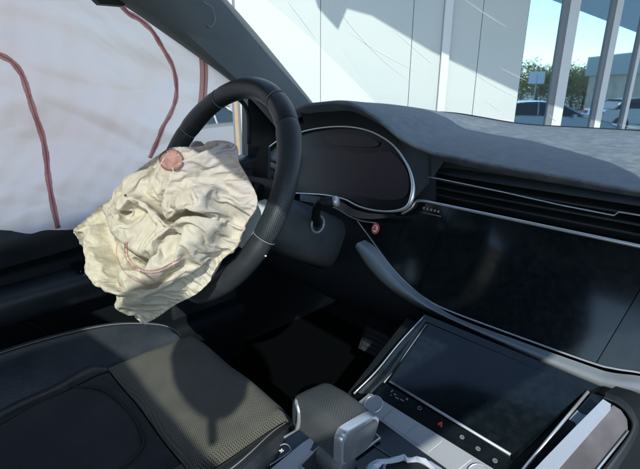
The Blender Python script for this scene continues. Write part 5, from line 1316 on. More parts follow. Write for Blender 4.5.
BAG_UP = [
0,0,0,0,0,0,0,0,0,0,0,0,0,0,0,0,0,0,0,0,0,0,0,0,0,0,0,0,0,0,0,0,0,0,0,0,0,0,0,0,
0,0,0,0,0,0,0,0,0,0,0,0,0,0,0,0,0,0,0,0,0,0,0,0,0,0,0,0,0,0,0,0,0,0,0,0,0,0,0,0,
0,0,0,0,0,0,0,0,0,0,0,0,0,0,0,0,0,0,0,0,0,0,0,0,0,0,0,0,0,0,0,0,0,0,0,0,0,0,0,0,
0,0,0,0,0,0,0,0,0,0,0,0,0,0,0,0,0,0,0,0,0,0,0,0,0,0,0,0,0,0,0,0,0,0,0,0,0,0,0,0,
0,0,0,0,0,0,0,0,0,0,0,0,0,0,0,0,0,0,0,0,0,0,0,0,0,0,0,0,0,0,0,0,0,0,0,0,0,0,0,0,
0,0,0,0,0,0,0,0,0,0,0,0,0,0,0,0,0,0,0,0,0,0,0,0,0,0,0,0,0,0,0,0,0,0,0,0,0,0,0,0,
0,0,0,0,0,0,0,0,0,0,0,0,0,0,0,0,0,0,0,0,0,0,0,0,0,0,0,0,0,0,0,0,0,1,7,6,8,10,8,18,
2,20,9,11,3,20,17,7,9,23,8,11,8,-4,11,12,27,17,8,25,17,18,14,13,11,1,6,7,-11,14,28,34,-7,19,32,25,27,24,22,10,
-1,-4,-11,16,4,-21,-26,2,12,-35,-5,6,1,26,25,25,9,-19,3,-2,-14,-30,-11,-16,-53,-43,-28,-65,-41,-18,11,13,13,0,-28,-7,12,13,11,5,
5,-2,-18,-48,-48,-37,-74,-77,-85,-59,-37,-3,-4,-1,3,-38,-18,-15,-13,10,-8,12,11,-6,-24,-43,-44,-59,-75,-70,-71,-87,-59,-29,-29,-24,-11,-45,-33,-41,
-36,-5,-7,7,9,7,21,6,-12,-28,-46,-48,-58,-74,-69,-91,-87,-54,-38,-45,-33,-30,-66,-63,-49,-21,0,12,10,10,4,12,-9,-28,2,-15,-35,-54,-61,-62,
-73,-75,-98,-88,-51,-68,-59,-63,-67,-85,-66,-41,-32,-6,-9,-11,-32,9,9,1,-3,-13,-11,-23,-34,-46,-49,-55,-63,-69,-88,-107,-74,-86,-88,-91,-95,-95,-74,-50,
-63,-30,-46,-57,-48,-29,8,-11,8,-4,-11,-17,-13,-23,-33,-44,-44,-52,-58,-76,-98,-108,-86,-84,-86,-94,-107,-89,-62,-82,-56,-61,-72,-59,-52,-19,-13,6,7,6,
-12,-2,0,-4,-18,-28,-44,-35,-53,-79,-85,-88,-100,-113,-113,-97,-97,-117,-93,-77,-113,-83,-86,-90,-70,-69,-34,-12,-1,-21,-25,-9,3,4,7,-2,-12,-22,-26,-35,
-42,-60,-74,-74,-93,-102,-106,-106,-118,-122,-120,-101,-119,-124,-112,-97,-105,-93,-91,-57,-34,-14,-27,-33,-11,3,-8,9,11,2,11,7,-2,-10,-18,-26,-34,-45,-58,-77,
-82,-92,-103,-100,-111,-114,-128,-119,-134,-136,-135,-126,-114,-117,-118,-81,-56,-36,-24,-37,-16,-18,-7,11,17,11,10,5,13,11,-5,11,-7,-17,-27,-38,-40,-56,-66,-77,
-87,-92,-100,-100,-112,-110,-114,-140,-146,-149,-150,-128,-132,-135,-101,-79,-59,-39,-45,-19,-23,-6,6,-7,21,17,9,13,-5,-7,12,-5,-12,-13,-9,-6,-14,-26,-32,-42,
-57,-68,-77,-85,-88,-98,-101,-113,-121,-128,-136,-145,-155,-159,-157,-154,-125,-111,-82,-56,-62,-31,-29,-10,-2,-23,1,4,24,26,-2,5,-1,7,-3,11,-5,-8,-8,-7,
-6,-16,-25,-34,-42,-55,-70,-74,-82,-89,-96,-106,-113,-120,-128,-138,-150,-160,-162,-163,-161,-145,-112,-79,-82,-51,-31,-18,-20,-35,-27,-7,13,26,2,7,7,5,-8,10,
-5,12,5,6,5,0,-2,-15,-11,-28,-34,-55,-61,-64,-70,-78,-85,-89,-98,-107,-113,-128,-134,-150,-165,-167,-164,-160,-154,-119,-104,-67,-55,-48,-61,-43,-27,-9,9,29,
17,11,12,13,12,1,4,-1,10,-1,18,15,13,10,-5,-15,-13,-14,-22,-54,-55,-58,-61,-70,-77,-84,-92,-100,-118,-135,-144,-156,-160,-158,-166,-165,-157,-156,-123,-91,
-105,-92,-70,-43,-24,-7,9,27,35,18,20,21,23,-2,7,15,10,-1,10,11,4,-2,10,14,-3,-11,-19,-24,-18,-45,-45,-52,-66,-100,-92,-94,-102,-123,-126,-138,
-151,-150,-150,-153,-157,-158,-162,-161,-163,-139,-122,-128,-92,-62,-41,-20,1,17,36,26,30,33,20,10,11,12,8,-8,16,13,4,-5,19,11,-5,-16,9,-3,-10,-17,
-24,-42,-72,-64,-92,-109,-131,-127,-130,-135,-148,-155,-174,-174,-171,-164,-151,-151,-155,-156,-158,-162,-159,-153,-142,-121,-86,-78,-48,-17,14,39,44,19,34,17,17,17,15,7,
4,-3,18,18,9,-4,10,8,-6,-30,-34,-17,-18,-44,-73,-68,-82,-106,-144,-164,-174,-172,-178,-183,-188,-187,-183,-180,-173,-164,-155,-149,-147,-152,-168,-146,-143,-143,-144,-136,
-120,-100,-77,-43,-9,32,12,34,29,29,18,28,20,5,10,-8,8,5,24,16,10,-10,-20,-11,-31,-31,-52,-45,-74,-97,-102,-124,-160,-175,-182,-186,-188,-185,-181,-180,
-178,-174,-166,-169,-162,-153,-156,-153,-169,-168,-152,-142,-131,-125,-127,-123,-118,-108,-82,-42,-2,4,28,42,43,24,28,29,16,10,3,13,-12,-19,7,17,8,0,2,-12,
-38,-18,-27,-35,-56,-92,-136,-138,-161,-168,-163,-172,-177,-174,-175,-174,-177,-185,-199,-226,-233,-219,-224,-193,-180,-169,-164,-166,-173,-159,-156,-161,-119,-100,-98,-104,-98,-42,-4,19,
40,54,39,29,36,28,9,-1,3,16,3,-18,-37,-22,-13,-11,-14,-20,-26,-52,-52,-53,-96,-129,-154,-175,-185,-181,-171,-165,-165,-164,-169,-179,-195,-216,-232,-242,-260,-268,
-268,-245,-225,-219,-195,-212,-217,-185,-183,-174,-168,-134,-103,-88,-86,-91,-85,-63,-32,20,53,39,39,39,28,18,-4,10,-20,-23,-4,-21,-30,-47,-49,-47,-48,-59,-48,-49,
-54,-106,-132,-154,-174,-167,-175,-178,-164,-171,-182,-218,-223,-230,-225,-252,-257,-255,-256,-273,-290,-279,-269,-260,-237,-239,-236,-216,-204,-190,-166,-133,-129,-89,-73,-72,-82,-82,-60,-8,
48,50,50,44,29,9,-13,8,-12,-7,-27,-39,-37,-17,-30,-44,-57,-67,-80,-87,-81,-68,-109,-138,-147,-158,-189,-170,-169,-166,-181,-212,-223,-264,-269,-264,-265,-255,-238,-221,
-250,-283,-291,-296,-286,-296,-280,-263,-252,-228,-212,-193,-187,-165,-131,-106,-72,-63,-68,-86,-81,-12,24,48,53,45,22,-4,-10,13,3,-8,-21,-28,-40,-44,-21,-30,-47,-55,
-68,-79,-94,-98,-109,-127,-142,-165,-184,-198,-179,-205,-202,-208,-244,-269,-282,-272,-258,-245,-221,-208,-203,-227,-263,-299,-309,-310,-301,-293,-278,-261,-253,-229,-216,-192,-162,-132,-112,-75,
-57,-67,-67,-81,-39,15,44,58,30,7,0,-14,4,10,-6,2,-8,-18,-30,-32,-40,-39,-31,-46,-62,-81,-84,-86,-99,-114,-133,-153,-172,-195,-214,-201,-239,-242,-239,-271,
-274,-268,-247,-222,-195,-179,-183,-196,-212,-255,-279,-294,-291,-286,-268,-257,-244,-239,-233,-220,-203,-172,-132,-109,-86,-55,-73,-87,-90,-60,8,40,52,26,5,-14,-4,9,14,5,
-1,5,-10,-18,-30,-28,-32,-44,-58,-70,-73,-71,-84,-86,-102,-117,-140,-163,-182,-199,-216,-231,-272,-284,-264,-255,-245,-206,-189,-164,-164,-171,-171,-175,-197,-219,-260,-283,-271,-281,
-273,-267,-265,-246,-217,-202,-180,-143,-125,-110,-81,-62,-73,-90,-99,-73,-12,30,48,22,-3,-5,8,15,10,16,10,2,4,-10,-16,-28,-23,-29,-37,-58,-64,-60,-70,-82,
-107,-123,-130,-142,-163,-186,-206,-226,-269,-292,-266,-247,-195,-169,-154,-150,-151,-157,-165,-171,-186,-190,-223,-257,-253,-255,-225,-216,-223,-250,-241,-226,-191,-156,-128,-102,-84,-68,-62,-78,
-82,-94,-94,-51,11,23,5,-1,5,4,3,5,5,18,15,13,13,7,-3,-8,-16,-28,-21,-40,-50,-49,-55,-62,-77,-105,-124,-126,-147,-170,-178,-198,-241,-258,-294,-277,
-257,-207,-153,-141,-153,-143,-146,-149,-155,-170,-193,-208,-202,-194,-191,-202,-211,-215,-209,-226,-223,-220,-200,-169,-151,-136,-122,-71,-47,-54,-70,-72,-93,-52,-16,26,8,12,11,8,
15,15,13,26,22,15,18,10,-1,-1,-15,-30,-22,-38,-40,-45,-50,-75,-103,-115,-126,-137,-147,-165,-210,-236,-274,-303,-281,-263,-224,-156,-141,-155,-144,-167,-174,-182,-175,-186,
-205,-198,-193,-175,-184,-192,-185,-171,-156,-132,-148,-129,-111,-126,-118,-129,-128,-93,-47,-31,-60,-82,-91,-58,-21,16,19,19,21,0,9,6,-12,17,23,17,29,27,17,23,
8,3,-3,-14,-30,-30,-37,-37,-51,-65,-96,-100,-118,-134,-141,-160,-203,-228,-270,-300,-286,-268,-236,-171,-142,-151,-148,-180,-178,-178,-193,-214,-189,-208,-200,-171,-160,-158,-167,-172,
-100,-67,-53,-61,-75,-100,-108,-99,-105,-119,-99,-62,-20,-51,-77,-80,-53,-28,0,25,31,2,4,-13,-4,-12,-10,24,29,23,33,31,20,10,4,5,-6,-17,-26,-30,
-26,-38,-53,-87,-92,-108,-124,-137,-156,-191,-239,-261,-293,-308,-281,-256,-194,-173,-147,-153,-179,-208,-203,-230,-239,-234,-201,-196,-194,-224,-186,-191,-216,-216,-134,-49,-28,-27,-56,-88,
-98,-83,-109,-105,-94,-51,-21,-61,-78,-68,-46,-18,7,21,26,9,-9,-20,-29,5,7,0,-7,3,34,34,29,30,33,27,24,15,5,-6,-15,-24,-23,-29,-55,-79,
-84,-108,-136,-152,-161,-189,-234,-248,-283,-293,-307,-273,-226,-183,-168,-157,-200,-221,-219,-256,-236,-239,-252,-225,-234,-257,-246,-268,-276,-290,-260,-173,-110,-67,-22,-37,-73,-89,-82,-108,
-93,-82,-62,-21,-61,-79,-62,-44,-8,-6,-6,-23,15,-4,-18,-31,-44,-21,6,10,15,4,5,-2,14,42,39,38,32,30,30,23,14,6,-24,-19,-12,-25,-45,-60,
-86,-129,-134,-152,-169,-189,-226,-254,-264,-291,-305,-298,-273,-224,-182,-166,-202,-232,-241,-272,-274,-297,-272,-259,-292,-303,-328,-338,-392,-373,-375,-340,-245,-142,-44,-14,-35,-51,-75,-92,
-95,-80,-68,-52,-21,-66,-67,-49,-65,-67,-63,-52,-33,12,4,-11,-30,-35,-8,12,8,1,13,3,7,23,35,33,49,38,41,38,36,25,15,-15,-12,-10,-27,-47,
-68,-105,-134,-160,-164,-190,-215,-234,-264,-268,-274,-296,-303,-284,-252,-192,-172,-199,-224,-257,-283,-297,-315,-329,-322,-313,-352,-374,-431,-480,-530,-548,-471,-407,-261,-141,-50,-4,-19,-38,
-67,-78,-82,-72,-53,-40,-22,-58,-56,-43,-70,-63,-45,-49,-20,-35,-24,-10,-25,-25,-29,8,-4,19,15,20,14,18,25,41,40,51,46,42,47,43,37,25,-8,-35,
-34,-38,-55,-73,-100,-133,-165,-190,-210,-222,-250,-270,-274,-269,-283,-290,-294,-260,-206,-180,-192,-229,-238,-268,-302,-309,-325,-349,-354,-387,-422,-458,-504,-569,-641,-611,-511,-390,-286,-118,
-28,7,1,-23,-46,-73,-63,-57,-37,-24,-21,-44,-39,-56,-58,-47,-32,-33,-11,-9,-6,-5,-11,-15,-23,-4,-13,-7,-7,22,24,28,25,36,39,56,49,56,55,44,
55,47,23,-2,-25,-52,-69,-72,-77,-100,-130,-170,-200,-211,-232,-263,-273,-283,-284,-267,-289,-292,-270,-221,-197,-237,-235,-248,-279,-295,-316,-356,-349,-369,-414,-427,-480,-518,-586,-611,
-659,-609,-533,-394,-264,-100,-29,-3,13,-14,-28,-63,-61,-40,-24,-6,-5,-13,-30,-41,-40,-29,-48,-24,-2,8,14,13,1,-16,-15,-1,2,0,7,10,31,35,36,36,
49,52,58,61,63,54,52,57,20,-1,-25,-45,-58,-84,-88,-105,-123,-175,-204,-236,-231,-264,-275,-280,-271,-278,-267,-285,-276,-234,-226,-258,-266,-277,-308,-311,-353,-371,-377,-415,
-443,-472,-500,-522,-557,-584,-569,-582,-539,-482,-358,-206,-96,-26,8,10,4,-23,-37,-47,-29,-10,11,25,17,-7,-16,-11,-5,-26,-12,16,26,34,-4,9,-7,-16,5,1,
6,0,15,22,21,48,48,43,61,60,64,72,62,53,63,30,13,-10,-30,-55,-70,-101,-104,-123,-170,-205,-246,-255,-261,-268,-259,-271,-263,-264,-276,-277,-260,-267,-283,-302,
-315,-329,-344,-365,-387,-413,-434,-450,-465,-476,-457,-493,-465,-486,-478,-481,-455,-386,-289,-186,-91,-17,17,19,14,-17,-28,-28,-16,9,32,50,50,38,24,20,32,-1,3,25,
42,42,-8,-15,-18,-7,-1,-9,13,6,15,31,37,41,61,55,52,70,74,75,50,65,40,32,23,-1,-21,-41,-64,-90,-110,-123,-156,-196,-223,-244,-246,-243,-243,-236,
-249,-260,-267,-270,-259,-294,-307,-318,-334,-350,-366,-379,-389,-400,-409,-409,-407,-408,-384,-392,-375,-406,-398,-373,-375,-329,-312,-244,-167,-68,-12,15,11,13,-6,-13,-12,5,28,51,
73,92,70,65,61,61,18,20,39,16,1,-1,-11,-8,-3,-1,-12,6,-4,21,27,27,46,52,72,59,56,55,52,71,47,48,46,36,14,-8,-37,-54,-87,-104,
-123,-153,-168,-201,-220,-219,-221,-211,-213,-234,-231,-247,-253,-265,-287,-290,-308,-326,-340,-351,-365,-370,-368,-369,-360,-358,-360,-364,-312,-301,-340,-329,-320,-307,-296,-258,-222,-183,-150,-85,
-25,-53,-54,-5,-6,-5,-23,-16,29,62,90,117,125,124,108,63,40,30,35,11,8,7,-3,3,-8,4,2,-1,3,11,33,34,40,60,65,70,75,70,66,56,
51,54,51,43,12,-12,-29,-57,-79,-104,-124,-138,-160,-169,-186,-192,-186,-197,-201,-206,-215,-225,-249,-254,-278,-292,-302,-316,-329,-339,-346,-348,-348,-365,-351,-342,-338,-350,-302,-289,
-292,-300,-283,-265,-240,-220,-189,-158,-147,-151,-138,-121,-88,-48,-2,11,-14,-31,-20,6,48,50,57,75,95,102,84,70,46,28,23,23,15,9,-6,1,-1,2,2,4,
10,15,28,23,41,58,72,57,56,24,22,65,60,52,45,50,17,-2,-30,-57,-77,-98,-119,-136,-143,-151,-150,-151,-159,-164,-178,-182,-195,-215,-226,-249,-267,-274,-290,-304,
-315,-319,-325,-323,-332,-346,-370,-367,-363,-346,-312,-286,-279,-263,-254,-225,-215,-191,-168,-155,-140,-139,-105,-97,-86,-71,-48,-47,-38,-28,-19,-13,5,27,49,67,93,119,118,105,
87,68,42,37,27,25,2,-1,-20,1,-2,11,6,0,13,29,34,12,5,37,19,6,-6,-2,14,48,67,62,50,20,0,-21,-55,-69,-88,-109,-119,-130,-139,-147,
-141,-144,-141,-161,-166,-179,-195,-219,-240,-256,-267,-281,-288,-295,-302,-298,-307,-318,-337,-363,-354,-348,-315,-300,-266,-263,-244,-231,-223,-203,-193,-169,-143,-139,-138,-111,-104,-35,6,6,
22,19,16,5,-2,1,19,42,64,85,104,125,125,108,96,70,43,37,36,3,-22,-7,-17,-6,10,9,13,-9,-2,12,26,2,-29,5,-13,-23,-15,-16,-2,35,
54,31,30,3,-24,-42,-68,-85,-99,-108,-111,-120,-122,-133,-135,-138,-143,-157,-166,-190,-207,-225,-240,-252,-263,-273,-274,-272,-282,-300,-328,-354,-357,-342,-319,-309,-275,-263,-246,-250,
-219,-210,-210,-209,-172,-155,-138,-130,-111,-82,-25,29,72,75,74,66,69,49,52,50,49,72,81,71,73,85,115,96,84,62,21,45,23,1,-24,-26,-1,-2,-7,-5,
7,16,27,-2,-32,-44,-16,-39,-26,-31,-8,-8,0,33,27,5,-21,-54,-63,-75,-86,-91,-98,-102,-108,-117,-123,-124,-131,-146,-159,-179,-204,-215,-228,-238,-248,-252,-255,-264,
-300,-323,-342,-357,-343,-317,-302,-284,-277,-253,-248,-237,-238,-217,-209,-203,-204,-197,-157,-135,-135,-88,-44,32,84,121,131,106,103,108,110,101,94,90,61,81,84,87,79,53,
14,2,15,36,26,-11,-27,-30,-12,-5,-4,11,4,26,-1,-29,-26,-47,-47,-45,-41,-33,-4,4,-12,16,-7,-16,-45,-51,-66,-72,-77,-80,-83,-90,-104,-108,-117,-124,
-141,-159,-171,-193,-203,-214,-224,-227,-234,-245,-271,-297,-329,-340,-339,-312,-308,-290,-276,-268,-260,-241,-241,-229,-233,-223,-202,-190,-196,-194,-150,-154,-120,-82,-5,75,119,143,145,135,
124,123,137,109,79,64,41,34,12,18,12,6,15,-3,28,35,0,-16,-22,-22,-22,8,-1,17,-10,-25,-28,-28,-45,-47,-43,-41,-37,-5,6,-17,-1,-27,-41,-45,
-53,-60,-61,-66,-68,-80,-87,-100,-112,-113,-123,-148,-164,-182,-193,-202,-206,-211,-228,-248,-276,-304,-328,-333,-322,-310,-295,-279,-266,-261,-256,-251,-235,-230,-218,-217,-202,-183,-196,-185,
-194,-158,-148,-94,-78,27,82,123,155,158,144,139,132,128,114,97,78,64,51,39,31,18,15,-7,14,17,27,7,-5,-9,-10,-18,11,-2,-9,-16,-22,-32,-34,-37,
-31,-27,-26,-24,5,-18,-25,-33,-32,-40,-47,-46,-48,-54,-62,-81,-95,-96,-130,-137,-143,-154,-175,-182,-191,-198,-214,-257,-285,-301,-318,-327,-323,-304,-294,-284,-276,-263,-259,-254,
-247,-237,-222,-217,-198,-199,-178,-184,-196,-178,-189,-169,-122,-103,-46,26,79,122,140,138,143,146,139,126,115,91,78,66,52,41,26,25,21,5,30,8,23,28,16,6,
-7,-8,-2,2,-5,-15,-17,-23,-29,-25,-18,-15,-11,-17,3,-13,-16,-23,-32,-41,-41,-73,-74,-86,-94,-82,-97,-124,-155,-159,-166,-163,-172,-181,-196,-223,-271,-287,-311,-319,
-314,-305,-289,-274,-274,-276,-259,-252,-244,-240,-225,-213,-201,-199,-189,-178,-172,-184,-191,-179,-181,-145,-164,-95,-22,31,74,72,82,85,93,103,104,103,108,98,88,78,69,52,
34,11,-31,18,6,24,23,41,30,21,4,3,-25,-7,-8,-11,-19,-24,-13,-7,-3,-10,-5,-4,-6,-14,-28,-28,-37,-66,-95,-105,-90,-83,-94,-125,-158,-166,-167,-159,
-163,-176,-208,-243,-274,-296,-309,-310,-294,-282,-272,-266,-264,-266,-271,-249,-239,-230,-220,-199,-194,-191,-177,-187,-171,-177,-187,-195,-194,-168,-212,-136,-78,-29,9,16,45,50,53,60,
60,51,62,65,73,54,55,4,-21,-43,-50,-42,-26,18,9,35,56,37,27,23,-22,-16,-8,-2,-7,-13,-16,-1,4,-1,4,8,0,-18,-26,-25,-42,-66,-99,-104,
-90,-87,-107,-131,-157,-157,-148,-148,-162,-175,-222,-265,-284,-295,-302,-291,-288,-272,-263,-254,-254,-256,-262,-261,-235,-214,-207,-189,-177,-172,-174,-171,-190,-169,-177,-180,-194,-184,-225,-221,
-139,-93,-40,-10,-18,-2,-15,-32,-8,-11,-16,-31,-23,-6,-8,-6,-47,-42,-40,-45,-41,-21,15,18,35,61,46,39,-9,-15,-3,1,-5,-6,-4,11,5,8,16,-3,
-19,-21,-19,-61,-79,-87,-88,-114,-120,-113,-141,-154,-150,-147,-148,-160,-187,-231,-265,-285,-283,-284,-281,-271,-273,-259,-279,-285,-289,-265,-247,-242,-204,-182,-181,-159,-171,-162,-164,-188,
-178,-170,-189,-174,-183,-223,-260,-228,-163,-100,-76,-65,-69,-68,-80,-83,-85,-85,-82,-56,-66,-69,-71,-48,-37,-42,-24,-31,-28,-10,8,25,46,67,61,30,-22,-3,5,4,
-5,7,11,14,17,-3,-19,-21,-21,-44,-48,-67,-85,-89,-120,-130,-138,-139,-143,-142,-148,-164,-194,-237,-259,-274,-270,-271,-273,-263,-262,-257,-280,-296,-310,-292,-259,-229,-219,-182,
-162,-163,-160,-159,-174,-186,-181,-171,-172,-172,-211,-254,-289,-263,-212,-170,-145,-128,-117,-100,-91,-88,-88,-85,-86,-106,-97,-95,-75,-53,-33,-33,-30,-13,-25,-14,5,22,38,60,
71,17,-1,-17,-16,9,13,14,18,4,10,-8,-25,-18,-39,-48,-52,-77,-73,-92,-102,-102,-109,-120,-130,-147,-165,-198,-234,-245,-257,-248,-250,-257,-254,-255,-263,-276,-288,-294,
-302,-275,-243,-211,-199,-160,-152,-157,-153,-163,-176,-180,-165,-157,-177,-234,-264,-299,-263,-255,-245,-197,-180,-165,-154,-138,-154,-145,-150,-136,-124,-111,-97,-78,-69,-51,-53,-43,-24,-26,
-14,-2,18,30,52,21,43,35,3,-10,3,-1,-1,16,-1,-10,-8,-22,-31,-35,-38,-56,-54,-66,-73,-80,-86,-102,-112,-134,-162,-193,-223,-229,-243,-231,-232,-238,-249,-244,
-251,-267,-277,-305,-283,-285,-255,-215,-202,-187,-151,-150,-164,-149,-167,-173,-172,-159,-191,-228,-258,-293,-293,-259,-250,-275,-261,-238,-221,-195,-178,-158,-143,-134,-125,-109,-96,-91,-80,-66,
-53,-41,-28,-17,-14,-2,11,29,51,27,32,49,34,-2,-6,3,13,-5,-23,-10,-37,-23,-25,-39,-44,-38,-46,-56,-65,-83,-101,-121,-150,-190,-213,-228,-235,-222,-216,-228,
-246,-247,-243,-282,-297,-307,-295,-265,-260,-228,-197,-191,-169,-138,-175,-153,-156,-173,-165,-160,-182,-217,-264,-279,-280,-270,-263,-269,-269,-264,-245,-211,-184,-166,-147,-131,-121,-110,-100,-88,
-76,-64,-52,-42,-26,-24,-17,-11,10,25,39,57,26,42,36,27,-15,7,3,-7,-9,-17,-32,-13,-20,-22,-21,-32,-43,-50,-68,-79,-101,-134,-180,-198,-237,-219,-225,-209,
-238,-244,-239,-237,-275,-306,-305,-308,-281,-255,-237,-211,-198,-179,-177,-174,-149,-184,-168,-157,-163,-182,-212,-260,-263,-270,-249,-263,-250,-261,-259,-256,-241,-221,-194,-158,-151,-134,-107,-98,
-82,-72,-61,-49,-39,-27,-15,-9,-5,2,12,38,58,42,26,39,28,-23,-8,8,6,-8,-22,-21,-2,-8,-5,-21,-31,-39,-54,-66,-90,-129,-158,-185,-230,-235,-211,-200,
-222,-230,-259,-245,-273,-304,-325,-315,-291,-268,-248,-222,-201,-181,-168,-163,-158,-191,-169,-156,-183,-204,-236,-253,-249,-247,-253,-261,-246,-242,-250,-249,-246,-230,-216,-191,-174,-148,-123,-101,
-81,-66,-56,-46,-34,-24,-16,-9,-8,-2,12,42,57,47,31,38,21,-31,-14,10,18,-11,-15,7,8,0,-17,-29,-34,-53,-67,-109,-144,-163,-205,-240,-241,-192,-208,-232,
-245,-276,-262,-294,-316,-318,-307,-282,-249,-233,-209,-192,-207,-206,-200,-196,-176,-155,-185,-220,-241,-244,-234,-230,-238,-249,-253,-253,-238,-237,-246,-239,-224,-207,-182,-159,-131,-110,-88,-73,
-49,-41,-26,-19,-10,-4,-6,3,24,45,63,53,42,-5,-17,-37,-33,-25,-14,-9,-2,-6,12,-7,-13,-24,-43,-58,-82,-138,-145,-181,-215,-245,-236,-199,-224,-243,-266,-291,
-278,-311,-308,-314,-287,-271,-250,-219,-206,-202,-213,-197,-198,-185,-158,-177,-225,-237,-235,-226,-221,-223,-232,-238,-249,-257,-240,-235,-234,-229,-213,-189,-167,-182,-147,-105,-79,-51,-63,-60,
-35,-14,0,-7,6,20,41,57,60,36,8,-36,-36,-27,-17,-7,8,6,0,-25,-27,-49,-74,-107,-144,-154,-183,-205,-240,-228,-207,-230,-246,-272,-296,-306,-314,-314,-301,-272,
-251,-233,-230,-208,-223,-198,-184,-188,-163,-188,-223,-233,-225,-233,-217,-217,-219,-227,-237,-243,-259,-259,-251,-231,-214,-196,-180,-169,-177,-128,-113,-96,-73,-65,-72,-56,-28,2,3,-26,
11,44,53,44,12,-36,-29,-22,-27,-17,4,-20,-23,-29,-66,-93,-121,-143,-166,-176,-222,-231,-205,-217,-236,-256,-284,-289,-308,-314,-306,-298,-262,-261,-236,-227,-220,-229,-213,-191,
-172,-189,-225,-222,-221,-227,-233,-213,-226,-230,-224,-233,-237,-255,-255,-252,-232,-201,-186,-184,-180,-175,-161,-143,-122,-102,-70,-83,-71,-46,-12,-25,-46,-11,42,21,-15,-26,-16,-13,
-20,-10,-8,-10,-18,-43,-71,-101,-119,-140,-159,-165,-202,-238,-260,-260,-241,-271,-280,-286,-295,-323,-350,-332,-276,-263,-245,-229,-243,-221,-191,-194,-226,-218,-215,-233,-243,-240,-217,-213,
-224,-227,-221,-230,-243,-255,-257,-247,-225,-205,-180,-176,-171,-161,-159,-148,-135,-120,-89,-87,-59,-43,-39,-63,-51,13,-18,-29,-15,-9,-20,-13,-8,-5,-12,-19,-46,-75,-95,-112,
-133,-140,-156,-177,-223,-226,-248,-251,-266,-261,-271,-304,-339,-374,-338,-339,-312,-290,-247,-255,-203,-224,-228,-203,-209,-215,-228,-248,-229,-219,-211,-216,-219,-222,-230,-239,-252,-256,-234,-209,
-197,-181,-168,-164,-150,-145,-133,-124,-119,-99,-68,-86,-90,-68,-85,-19,-27,-21,-5,-6,-14,-7,-3,-20,-58,-68,-89,-97,-120,-122,-128,-136,-172,-162,-182,-192,-233,-244,-269,-312,
-359,-409,-409,-380,-339,-298,-251,-201,-201,-220,-206,-199,-204,-227,-248,-245,-240,-221,-229,-214,-224,-221,-230,-241,-251,-249,-218,-197,-189,-184,-162,-157,-144,-138,-123,-121,-110,-83,-95,-83,
-104,-114,-55,-10,-11,-3,-9,-7,-5,-12,-26,-44,-62,-101,-90,-108,-96,-91,-126,-116,-140,-155,-145,-199,-242,-281,-334,-404,-443,-433,-393,-341,-270,-224,-233,-201,-194,-193,-212,-214,
-220,-242,-231,-236,-238,-224,-213,-229,-233,-232,-242,-247,-239,-206,-189,-185,-178,-157,-146,-146,-128,-119,-111,-97,-81,-77,-91,-108,-95,-30,9,13,0,6,3,-7,-22,-60,-52,-102,
-101,-85,-65,-77,-117,-129,-119,-113,-124,-158,-218,-294,-369,-430,-463,-428,-356,-291,-262,-224,-184,-167,-190,-203,-206,-209,-238,-229,-223,-226,-237,-234,-210,-227,-231,-229,-242,-244,-228,-195,
-178,-178,-165,-148,-149,-135,-114,-108,-102,-82,-83,-95,-99,-93,-70,-14,-24,-4,-8,-26,-24,-25,-58,-71,-81,-94,-65,-41,-77,-99,-87,-85,-83,-112,-140,-190,-284,-368,-447,-445,
-393,-300,-245,-209,-154,-154,-163,-179,-187,-202,-229,-241,-236,-221,-228,-240,-218,-215,-223,-228,-232,-241,-233,-208,-192,-171,-174,-151,-144,-140,-122,-108,-95,-106,-105,-99,-92,-85,-75,-59,
-25,-39,-36,-35,-23,-17,-51,-52,-61,-82,-52,-30,-70,-65,-62,-61,-74,-94,-143,-187,-272,-336,-370,-363,-268,-213,-182,-147,-133,-149,-156,-172,-182,-208,-229,-237,-225,-236,-245,-233,
-238,-220,-225,-226,-232,-237,-220,-190,-183,-161,-170,-147,-139,-131,-107,-96,-96,-95,-82,-81,-65,-60,-49,-40,-40,-29,-22,-13,-18,-30,-36,-59,-67,-58,-27,-55,-42,-50,-47,-64,
-92,-140,-191,-244,-272,-260,-201,-167,-155,-129,-130,-133,-142,-151,-166,-181,-204,-222,-236,-245,-249,-247,-246,-227,-228,-245,-242,-226,-221,-209,-184,-177,-165,-158,-156,-146,-114,-107,-99,-93,
-77,-66,-58,-48,-40,-26,-27,-23,-15,-12,-21,-26,-48,-41,-48,-42,-36,-25,-42,-34,-51,-95,-111,-139,-165,-161,-137,-92,-106,-108,-121,-121,-126,-134,-146,-161,-178,-205,-221,-234,
-244,-236,-233,-245,-234,-255,-248,-228,-219,-216,-203,-182,-167,-163,-149,-149,-147,-115,-106,-92,-76,-61,-61,-45,-34,-21,-11,-13,-12,2,-10,-27,-23,-36,-25,-22,-25,-35,-26,-47,
-48,-56,-65,-59,-57,-43,-44,-66,-113,-126,-109,-129,-125,-131,-143,-155,-170,-195,-213,-231,-240,-258,-234,-249,-248,-237,-230,-218,-210,-201,-203,-179,-168,-150,-154,-140,-133,-122,-100,-84,
-59,-51,-53,-51,-37,-29,-12,-1,-4,-9,-18,-12,-20,-10,-27,-21,-32,-43,-54,-34,-21,-9,-4,-13,-43,-89,-110,-120,-131,-119,-121,-129,-141,-165,-178,-189,-208,-225,-250,-244,
-247,-245,-234,-224,-224,-206,-201,-211,-188,-170,-156,-137,-150,-129,-117,-114,-89,-60,-50,-51,-41,-36,-20,-7,-1,0,-4,-16,-2,-20,-9,-43,-43,-49,-23,-26,-3,8,6,-27,
-66,-73,-89,-104,-115,-108,-123,-129,-155,-154,-168,-184,-208,-234,-227,-223,-233,-229,-227,-221,-212,-197,-165,-198,-181,-163,-145,-142,-140,-122,-125,-110,-76,-81,-39,-36,-24,-12,-4,-2,
